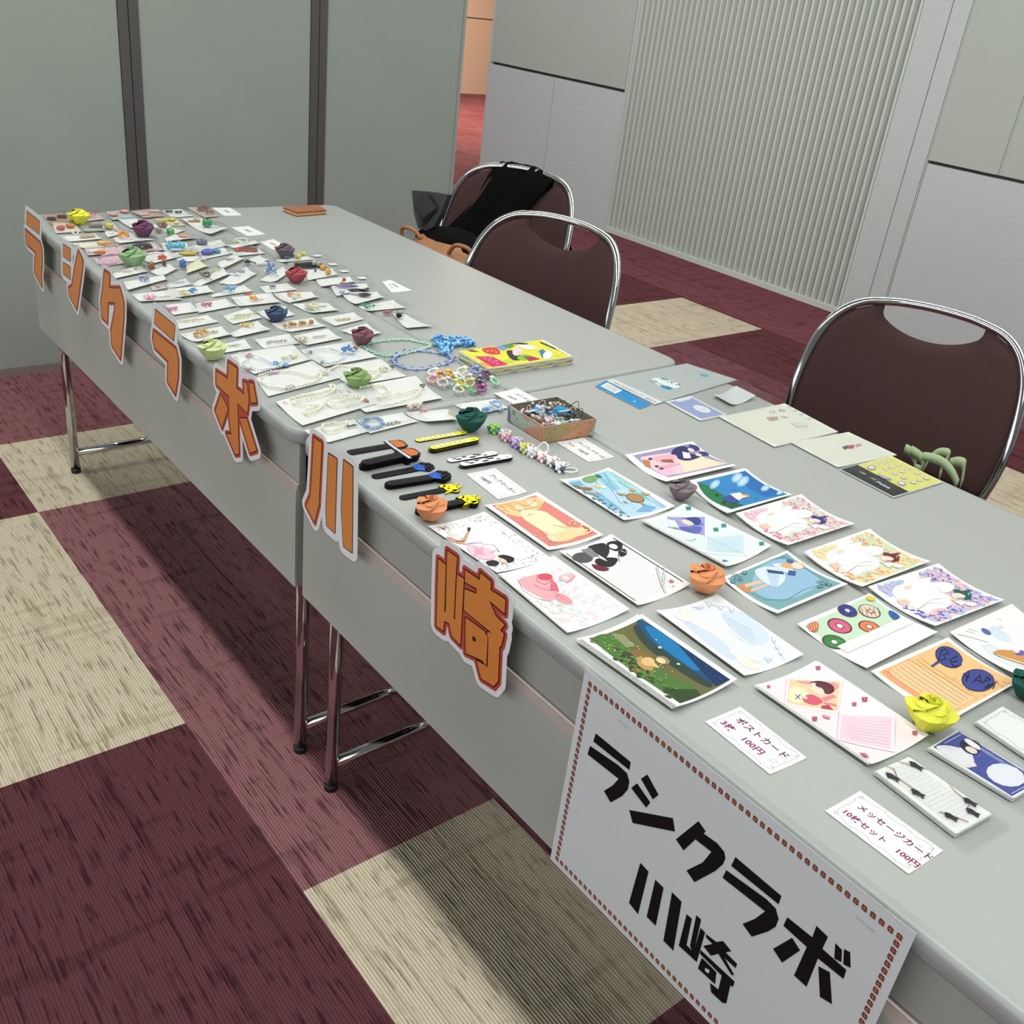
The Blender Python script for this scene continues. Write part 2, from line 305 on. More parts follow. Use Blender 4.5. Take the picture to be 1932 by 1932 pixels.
# ---------------------------------------------------------------- stacking chairs
def smooth(P, k=6):
    out = []; n = len(P)
    for i in range(n - 1):
        a, b, c, d = (Vector(P[max(i - 1, 0)]), Vector(P[i]), Vector(P[i + 1]), Vector(P[min(i + 2, n - 1)]))
        for j in range(k): t = j / k; out.append(.5 * ((2 * b) + (c - a) * t + (2 * a - 5 * b + 4 * c - d) * t * t + (3 * b - a - 3 * c + d) * t ** 3))
    return out + [Vector(P[-1])]
def chair(x, y, rz, label, group='brown stacking chairs behind the tables'):
    t = thing('stacking_chair', (x, y, 0), label, 'chair', group); t.rotation_euler.z = rz
    def lb(m, name, mat, par=None):
        o = m.build(name, mat); o.parent = par or t; return o
    bow = lambda xx: -.055 * (xx / .22) ** 2           # backrest curves towards the sitter at its sides
    rec = lambda z: (z - .45) * .30
    HW = [(.43, .232), (.52, .250), (.60, .254), (.68, .247), (.74, .232), (.785, .204), (.812, .162)]
    side = [(hw, rec(z) + bow(hw), z) for z, hw in HW]
    topc = [(xx, rec(.82) + bow(xx), .819 + .009 * (1 - (xx / .14) ** 2)) for xx in (.10, .05, 0, -.05, -.10)]
    path = smooth(side + topc + [(-a, b, c) for a, b, c in side[::-1]], 5)
    lb(MB().tube(path, .0105, n=12), 'back_frame', M['chrome'])
    # upholstered back with a scooped top edge leaving a hand hole
    nx, nz = 22, 14; V = []; 
    def hw(z):
        for (z0, h0), (z1, h1) in zip(HW, HW[1:]):
            if z0 <= z <= z1: return h0 + (h1 - h0) * (z - z0) / (z1 - z0)
        return HW[0][1] if z < .43 else HW[-1][1]
    for k, off in ((0, -.011), (1, .013)):
        for j in range(nz + 1):
            for i in range(nx + 1):
                u = 2 * i / nx - 1; ztop = .812 - .062 * (1 - (u / .74) ** 2) if abs(u) < .74 else .812 - .030 * ((abs(u) - .74) / .26) ** 2
                z = .46 + (ztop - .46) * j / nz; xx = u * (hw(min(z, .812)) - .004); pad = 1 if 0 < i < nx and 0 < j < nz else .25
                V.append((xx, rec(z) + bow(xx) + off * pad, z))
    q = (nx + 1) * (nz + 1); F = []
    for j in range(nz):
        for i in range(nx):
            a = j * (nx + 1) + i; F.append((a, a + 1, a + nx + 2, a + nx + 1)); F.append((q + a, q + a + nx + 1, q + a + nx + 2, q + a + 1))
    rim = [i for i in range(nx + 1)] + [j * (nx + 1) + nx for j in range(1, nz + 1)] + [nz * (nx + 1) + i for i in range(nx - 1, -1, -1)] + [j * (nx + 1) for j in range(nz - 1, 0, -1)]
    F += [(rim[(i + 1) % len(rim)], rim[i], rim[i] + q, rim[(i + 1) % len(rim)] + q) for i in range(len(rim))]
    lb(MB().add(V, F, None, True), 'backrest', M['fab'])
    lb(MB().rbox(0, -.20, .405, .42, .40, .045, 0, .2), 'seat', M['fab'])
    for s_ in (-1, 1):
        lb(MB().tube(smooth([(s_ * .228, rec(.43) - .05, .43), (s_ * .21, -.08, .41), (s_ * .215, -.36, .40), (s_ * .22, -.385, .36), (s_ * .23, -.40, .012)], 4), .0105, n=10), 'leg', M['chrome'])
        lb(MB().tube([(s_ * .225, -.02, .40), (s_ * .225, .06, .012)], .0105, n=10), 'leg', M['chrome'])
        lb(MB().tube([(s_ * .23, -.40, 0), (s_ * .23, -.40, .02)], .013, n=10), 'foot_cap', M['black']); lb(MB().tube([(s_ * .225, .06, 0), (s_ * .225, .06, .02)], .013, n=10), 'foot_cap', M['black'])
    return t
CH1 = chair(1.70, 1.50, math.radians(20), 'nearest brown stacking chair at the right edge, green straps before it')
CH2 = chair(.735, 1.15, math.radians(14), 'middle brown stacking chair with nothing hung on it')
CH3 = chair(.06, 1.57, math.radians(21), 'farthest brown stacking chair with a black scarf draped over it')

# scarf over the farthest chair: a folded sheet front and back
def cloth(name, outline_top, rows, mat, parent=None, seed=1, amp=.008, th=.006, label=None, cat=None):
    # rows: list of polylines (left..right) from top to bottom; pleats run down the sheet
    rnd = random.Random(seed); R = [smooth(r_, 6) for r_ in rows]; n = min(len(r_) for r_ in R); cols = [smooth([r_[i * (len(r_) - 1) // (n - 1)] for r_ in R], 5) for i in range(n)]
    m = len(cols[0]); V = []; ph = [rnd.uniform(0, 6) for _ in range(3)]
    for i, c_ in enumerate(cols):
        for j, p in enumerate(c_):
            d = amp * (math.sin(i * 1.9 + ph[0] + j * .06) + .6 * math.sin(i * .8 + ph[1] - j * .11)); V.append((p.x, p.y - d, p.z + d * .35))
    F = [(i * m + j, i * m + j + 1, (i + 1) * m + j + 1, (i + 1) * m + j) for i in range(n - 1) for j in range(m - 1)]
    o = MB().add(V, F, None, True).build(name, mat, parent); s_ = o.modifiers.new('t', 'SOLIDIFY'); s_.thickness = th; s_.offset = 0
    if label: tag(o, label, cat)
    return o
def cl(x, y, z):                                  # chair 3 local -> world
    a = math.radians(21); return (.06 - .04 + x * math.cos(a) - y * math.sin(a), 1.57 + x * math.sin(a) + y * math.cos(a), z)
sc = cloth('scarf', None, [
    [cl(-.02, .22, .52), cl(.07, .23, .50), cl(.16, .22, .48), cl(.25, .20, .44)],
    [cl(-.05, .16, .70), cl(.05, .16, .69), cl(.13, .15, .67), cl(.22, .12, .62)],
    [cl(-.07, .112, .828), cl(.02, .125, .832), cl(.09, .105, .83), cl(.165, .085, .805)],
    [cl(-.095, .062, .80), cl(-.01, .075, .80), cl(.07, .060, .79), cl(.125, .045, .765)],
    [cl(-.13, .02, .70), cl(-.07, .015, .69), cl(.0, .015, .68), cl(.06, .005, .66)],
    [cl(-.19, -.045, .60), cl(-.13, -.05, .59), cl(-.07, -.05, .575), cl(-.01, -.05, .55)],
    [cl(-.24, -.11, .50), cl(-.18, -.12, .50), cl(-.11, -.12, .50), cl(-.05, -.11, .49)]], M['scarf'], seed=4, label='black lace scarf draped diagonally over the back of the farthest chair', cat='scarf')
t = thing('tote_bag', cl(-.1, -.2, .455), 'black and tan bag heaped on the seat of the farthest chair', 'bag')
MB().rbox(cl(-.07, -.2, 0)[0], cl(-.07, -.2, 0)[1], .455, .30, .26, .15, .3, .35).build('bag_body', M['kraft'], t, cl(-.07, -.2, .5))
MB().sph(*cl(-.07, -.19, .59), .13, .10, .045, n=14).sph(*cl(.02, -.2, .585), .07, .08, .04, n=12).sph(*cl(-.15, -.17, .585), .07, .08, .04, n=12).build('black_cloth', M['scarf'], t, cl(-.1, -.2, .59))
hb = MB(); hb.tube(smooth([cl(-.23, -.27, .585), cl(-.22, -.28, .62), cl(-.17, -.29, .625), cl(-.14, -.28, .60)]), .007, n=8); hb.build('handle', M['kraft'], t, cl(-.2, -.28, .6)); b = MB(); b.tube(smooth([cl(.0, -.32, .585), cl(.03, -.33, .62), cl(.08, -.33, .62), cl(.1, -.32, .59)]), .007, n=8)
b.build('handle', M['kraft'], t, cl(-.1, -.3, .6))
g = MB(); P = [cl(-.235, -.22, .735), cl(-.17, -.21, .742), cl(-.10, -.20, .745), cl(-.115, -.21, .68), cl(-.135, -.22, .632), cl(-.16, -.225, .615), cl(-.19, -.23, .617), cl(-.215, -.225, .66)]
V = []
for q in range(8): V += [P[q]]
V += [(p[0], p[1] + .02, p[2]) for p in P]
g.add(V, [(0, 7, 1), (7, 6, 1), (6, 5, 1), (5, 2, 1), (5, 4, 2), (4, 3, 2), (8, 9, 15), (15, 9, 14), (14, 9, 13), (13, 9, 10), (13, 10, 12), (12, 10, 11)] + [(i, (i + 1) % 8, (i + 1) % 8 + 8, i + 8) for i in range(8)], None)
V2 = [cl(-.17, -.235, .742), cl(-.165, -.24, .66), cl(-.175, -.225, .618), cl(-.215, -.232, .70), cl(-.125, -.225, .70)]
g.add(V2, [(0, 3, 1), (0, 1, 4), (1, 3, 2), (1, 2, 4)], None)
tag(g.build('folded_cloth', M['satin']), 'charcoal satin folded cloth standing left of the scarf on the farthest chair', 'cloth')

# green straps of a bag standing behind the near tables
t = thing('strap_bag', (2.04, 1.05, .40), 'pale green bag straps looping up behind the near table, before the nearest chair', 'bag')
MB().rbox(2.05, 1.03, 0, .24, .14, .64, .1, .3).build('bag_body', M['green'], t, (2.04, 1.05, .4))
def ribbon(P, wz, name):
    P = smooth(P, 6); m = MB(); V = []
    for p in P: V += [(p.x, p.y, p.z - wz / 2), (p.x, p.y, p.z + wz / 2)]
    m.add(V, [(2 * i, 2 * i + 2, 2 * i + 3, 2 * i + 1) for i in range(len(P) - 1)], None, True); o = m.build(name, M['green'], t); s_ = o.modifiers.new('t', 'SOLIDIFY'); s_.thickness = .0025; return o
ribbon([[1.9879,0.99,0.7182],[1.9921,0.99,0.7186],[2.0063,0.99,0.7149],[2.0163,0.99,0.7024],[2.0172,0.99,0.6915],[2.0304,0.99,0.6946],[2.0303,0.99,0.7114],[2.0196,0.99,0.7179],[2.0013,0.99,0.7212]], 0.018, 'strap')
ribbon([[2.0254,1.01,0.691],[2.0309,1.01,0.716],[2.0401,1.01,0.7298],[2.0573,1.01,0.7358],[2.0631,1.01,0.7273],[2.0554,1.01,0.71],[2.0598,1.01,0.6896]], 0.016, 'strap')
ribbon([[2.0386,0.96,0.7308],[2.0589,0.96,0.7356],[2.0809,0.96,0.7345],[2.1005,0.96,0.7243],[2.1151,0.96,0.7094]], 0.017, 'strap')
ribbon([[2.0703,1,0.7229],[2.0835,1,0.7315],[2.0968,1,0.7319],[2.1005,1,0.7213],[2.1055,1,0.696]], 0.02, 'strap')
ribbon([[2.0719,1,0.7222],[2.0797,1,0.7119],[2.0894,1,0.6997]], 0.012, 'strap')

# ---------------------------------------------------------------- printed sheets
GL = {}
def glyphs(txt, bold):
    k = (txt, bold)
    if k not in GL:
        c = bpy.data.curves.new('t', 'FONT'); c.body = txt; c.resolution_u = 2; c.offset = bold * .06
        o = bpy.data.objects.new('t', c); COL.objects.link(o); bpy.context.view_layer.update(); me = bpy.data.meshes.new_from_object(o)
        GL[k] = [[(me.vertices[i].co.x, me.vertices[i].co.y) for i in p.vertices] for p in me.polygons]
        bpy.data.objects.remove(o); bpy.data.curves.remove(c); bpy.data.meshes.remove(me)
    return GL[k]
def stroke(P, w_, W, V_, closed=False, caps=True):
    # P in uv(0..1); w_ in mm; W,V_ sheet size in mm -> polygons in uv
    out = []; Q = [(u * W, v * V_) for u, v in P]; n = len(Q)
    for i in range(n if closed else n - 1):
        (x0, y0), (x1, y1) = Q[i], Q[(i + 1) % n]; dx, dy = x1 - x0, y1 - y0; d = math.hypot(dx, dy)
        if d < 1e-6: continue
        nx, ny = -dy / d * w_ / 2, dx / d * w_ / 2; out.append([(x0 + nx, y0 + ny), (x0 - nx, y0 - ny), (x1 - nx, y1 - ny), (x1 + nx, y1 + ny)])
    if caps and w_ > .6:
        for x, y in (Q if closed else Q[1:-1]): out.append([(x + w_ / 2 * math.cos(k * PI / 4), y + w_ / 2 * math.sin(k * PI / 4)) for k in range(8)])
    return [[(x / W, y / V_) for x, y in p] for p in out]
def ell(u, v, rx, ry, a, W, V_, n=20):
    a = math.radians(a); return [(u + (rx * math.cos(t) * math.cos(a) - ry * math.sin(t) * math.sin(a)) / W, v + (rx * math.cos(t) * math.sin(a) + ry * math.sin(t) * math.cos(a)) / V_) for t in (2 * PI * k / n for k in range(n))]
def soft(P):
    if len(P) < 5: return P
    for _ in range(2):
        Q = []
        for i in range(len(P)):
            (x0, y0), (x1, y1) = P[i], P[(i + 1) % len(P)]; Q += [(x0 * .78 + x1 * .22, y0 * .78 + y1 * .22), (x0 * .22 + x1 * .78, y0 * .22 + y1 * .78)]
        P = Q
    return P
def prims(art, W, V_):
    for a in art:
        k, c = a[0], a[1]
        if k == 'p': yield c, [soft([(u / 1000, v / 1000) for u, v in a[2]])]
        elif k == 'l': yield c, stroke([(u / 1000, v / 1000) for u, v in a[3]], a[2], W, V_)
        elif k == 'e': yield c, [ell(a[2] / 1000, a[3] / 1000, a[4], a[5], a[6], W, V_)]
        elif k == 's': yield c, [[(a[2] / 1000 + (a[4] if i % 2 == 0 else a[4] * .42) * math.cos(i * PI / 5) / W, a[3] / 1000 + (a[4] if i % 2 == 0 else a[4] * .42) * math.sin(i * PI / 5) / V_) for i in range(10)]]
        elif k == 't':
            _, _, txt, u, v, sz, ang, bold = a; ca, sa = math.cos(math.radians(ang)), math.sin(math.radians(ang)); sz *= 1.05
            yield c, [[(u / 1000 + (x * ca - y * sa) * sz / W, v / 1000 + (x * sa + y * ca) * sz / V_) for x, y in g_] for g_ in glyphs(txt, bold)]
        elif k == 'x':
            kind, c, u0, v0, u1, v1, n, sz, seed = a[1:]; r_ = random.Random(seed); out = []
            if kind == 'scroll':
                for (q0, q1) in (((.06, .1), (.94, .1)), ((.94, .1), (.94, .9)), ((.94, .9), (.06, .9)), ((.06, .9), (.06, .1))):
                    P = [(q0[0] + (q1[0] - q0[0]) * t / 22 + .012 * math.sin(t * 1.4), q0[1] + (q1[1] - q0[1]) * t / 22 + .03 * math.sin(t * .9)) for t in range(23)]; out += stroke(P, .38, W, V_)
                for x, y, r0 in ((.86, .35, 3.4), (.88, .62, 2.2), (.84, .74, 1.6), (.92, .2, 1.4), (.08, .14, 1.6), (.08, .86, 1.6), (.92, .85, 1.5)): out += stroke(ell(x, y, r0, r0, 0, W, V_, 12), .38, W, V_, True)
                for _i in range(14): x, y = r_.choice([(r_.uniform(.1, .9), r_.choice((.06, .94))), (r_.choice((.03, .97)), r_.uniform(.1, .9))]); out.append(ell(x, y, .5, .5, 0, W, V_, 6))
            elif kind == 'gear':
                R1, R2 = n, sz; out.append([(u0 / 1000 + R1 * (1 + .05 * math.cos(k_ * PI)) * math.cos(2 * PI * k_ / 56) / W, v0 / 1000 + R2 * (1 + .06 * math.cos(k_ * PI / 2)) * math.sin(2 * PI * k_ / 56) / V_) for k_ in range(56)]) if 0 else out.append([(u0 / 1000, v0 / 1000)] and [(GX(u0, v0, n, sz, k_, W, V_)) for k_ in range(84)])
            elif kind == 'petal':
                for i in range(9): t = i * 2 * PI / 9; out += stroke(ell(u0 / 1000 + 7 * math.cos(t) / W, v0 / 1000 + 5 * math.sin(t) / V_, 3, 1.1, math.degrees(t), W, V_, 10), .45, W, V_, True)
            for _i in range(n if kind in ('dot', 'blob', 'curl') else 0):
                x, y = r_.uniform(u0, u1) / 1000, r_.uniform(v0, v1) / 1000
                if kind == 'dot': out.append(ell(x, y, sz * r_.uniform(.5, 1.1), sz * r_.uniform(.5, 1.1), 0, W, V_, 7))
                elif kind == 'blob': out.append(ell(x, y, sz * r_.uniform(.5, 1.25), sz * r_.uniform(.35, .9), r_.uniform(0, 180), W, V_, 10))
                else:
                    a0 = r_.uniform(0, 6.3); r0 = sz * r_.uniform(.25, .5); P = [(x + r0 * (1 - q * .09) * math.cos(a0 + q * .75) / W, y + r0 * (1 - q * .09) * math.sin(a0 + q * .75) / V_) for q in range(7)]; out += stroke(P, sz * .15, W, V_, caps=False)
            yield c, out
def GX(u0, v0, rx, ry, k, W, V_):
    t = 2 * PI * k / 84; s_ = 1 + .045 * abs(math.sin(t * 7)); return (u0 / 1000 + rx * s_ * math.cos(t) / W, v0 / 1000 + ry * s_ * math.sin(t) / V_)
def clip(P, ax, lo, hi):
    for sgn, lim in ((1, lo), (-1, -hi)):
        out = []
        for i in range(len(P)):
            a, b = P[i], P[(i + 1) % len(P)]; da, db = sgn * a[ax] - lim, sgn * b[ax] - lim
            if da >= 0: out.append(a)
            if (da >= 0) != (db >= 0): t = da / (da - db); out.append((a[0] + (b[0] - a[0]) * t, a[1] + (b[1] - a[1]) * t))
        P = out
        if len(P) < 3: return []
    return P
def sheet(q, curl, h, z0, th, art, base='fcfcf8', strips=12, wav=0, seed=0):
    A, B, C, D = [Vector((p[0], p[1], 0)) for p in q]; W = ((D - A).length + (C - B).length) * 500; V_ = ((B - A).length + (C - D).length) * 500
    ax = 1 if curl == 'v' else 0
    if h < 1e-5: strips = 1
    def pos(u, v, dz=0):
        p = A * ((1 - u) * (1 - v)) + B * ((1 - u) * v) + C * (u * v) + D * (u * (1 - v)); t = (v if ax else u) * strips; k = min(int(t + 1e-9), strips - 1); t -= k
        return (p.x, p.y, H + .0002 + z0 + th + ZK[k] * (1 - t) + ZK[k + 1] * t + dz)
    if wav: strips = max(strips, 8)
    ZK = [h * (2 * k / strips - 1) ** 2 + wav * math.sin(5.1 * k / strips + seed) for k in range(strips + 1)]
    m = MB()
    E = [i / strips for i in range(strips + 1)]
    for a, b in zip(E, E[1:]):
        qd = [(0, a), (1, a), (1, b), (0, b)] if ax else [(a, 0), (b, 0), (b, 1), (a, 1)]
        m.add([pos(u, v) for u, v in qd], [(0, 1, 2, 3)], base); m.add([pos(u, v, -th) for u, v in qd], [(3, 2, 1, 0)], base)
        s1, s2 = ((1, 2), (3, 0)) if ax else ((0, 1), (2, 3))
        for i, j in (s1, s2): m.add([pos(*qd[i], -th), pos(*qd[j], -th), pos(*qd[j]), pos(*qd[i])], [(0, 1, 2, 3)], 'f4f4f0')
    for qd in (([(0, 0), (1, 0)], [(1, 1), (0, 1)]) if ax else ([(0, 0), (0, 1)], [(1, 1), (1, 0)])):
        m.add([pos(*qd[0], -th), pos(*qd[1], -th), pos(*qd[1]), pos(*qd[0])], [(0, 1, 2, 3)], 'f4f4f0')
    dz0 = .00004
    for c, polys in prims(art, W, V_):
        dz0 += .00004; V = []; F = []
        for pi, P in enumerate(polys):
            dz = dz0 + (pi % 9) * 4e-6
            P = [(min(max(u, .004), .996), min(max(v, .004), .996)) for u, v in P]
            if len(P) > 4: tr = [[P[i] for i in t_] for t_ in tess(P)]
            elif len(P) == 4: tr = [[P[0], P[1], P[2]], [P[0], P[2], P[3]]] if art is None else [P] if convex(P) else [[P[i] for i in t_] for t_ in tess(P)]
            else: tr = [P]
            for T in tr:
                lo, hi = min(p[ax] for p in T), max(p[ax] for p in T)
                for k in range(int(lo * strips), min(strips - 1, int(hi * strips)) + 1):
                    R = clip(T, ax, k / strips, (k + 1) / strips) if strips > 1 and not (k / strips <= lo and hi <= (k + 1) / strips) else T
                    if len(R) >= 3:
                        ar = sum(R[i][0] * R[(i + 1) % len(R)][1] - R[(i + 1) % len(R)][0] * R[i][1] for i in range(len(R)))
                        if abs(ar) < 1e-9: continue
                        if ar < 0: R = R[::-1]
                        o = len(V); V += [pos(u, v, dz) for u, v in R]; F.append(tuple(range(o, o + len(R))))
        if F: m.add(V, F, c)
    return m, pos
def convex(P):
    s_ = 0
    for i in range(4):
        a, b, c = P[i], P[(i + 1) % 4], P[(i + 2) % 4]; z = (b[0] - a[0]) * (c[1] - b[1]) - (b[1] - a[1]) * (c[0] - b[0])
        if abs(z) < 1e-12: continue
        if s_ * z < 0: return False
        s_ = z
    return True
def ctr(q): return (sum(p[0] for p in q) / 4, sum(p[1] for p in q) / 4, H)
def film(q, z, mat, grow=.1, parent=None, name='clear_bag', seed=0, amp=.0015, ext=(0, 0, 0, 0)):
    A, B, C, D = [Vector((p[0], p[1], 0)) for p in q]; r_ = random.Random(seed); V = []; nx, ny = 8, 10; ph = [r_.uniform(0, 6) for _ in range(4)]
    for j in range(ny + 1):
        for i in range(nx + 1):
            u = -grow - ext[0] + (1 + 2 * grow + ext[0] + ext[1]) * i / nx; v = -grow * .7 - ext[2] + (1 + 1.4 * grow + ext[2] + ext[3]) * j / ny
            p = A * ((1 - u) * (1 - v)) + B * ((1 - u) * v) + C * (u * v) + D * (u * (1 - v)); e = min(i, nx - i, j, ny - j)
            V.append((p.x, p.y, H + .0012 + z * min(1, e / 1.5 + .15) + amp * (1 + math.sin(i * 1.3 + ph[0] + j * .7) * math.sin(j * 1.1 + ph[1])) + r_.uniform(0, amp * .4)))
    F = [(j * (nx + 1) + i, j * (nx + 1) + i + 1, (j + 1) * (nx + 1) + i + 1, (j + 1) * (nx + 1) + i) for j in range(ny) for i in range(nx)]
    return MB().add(V, F, None, True).build(name, mat, parent)
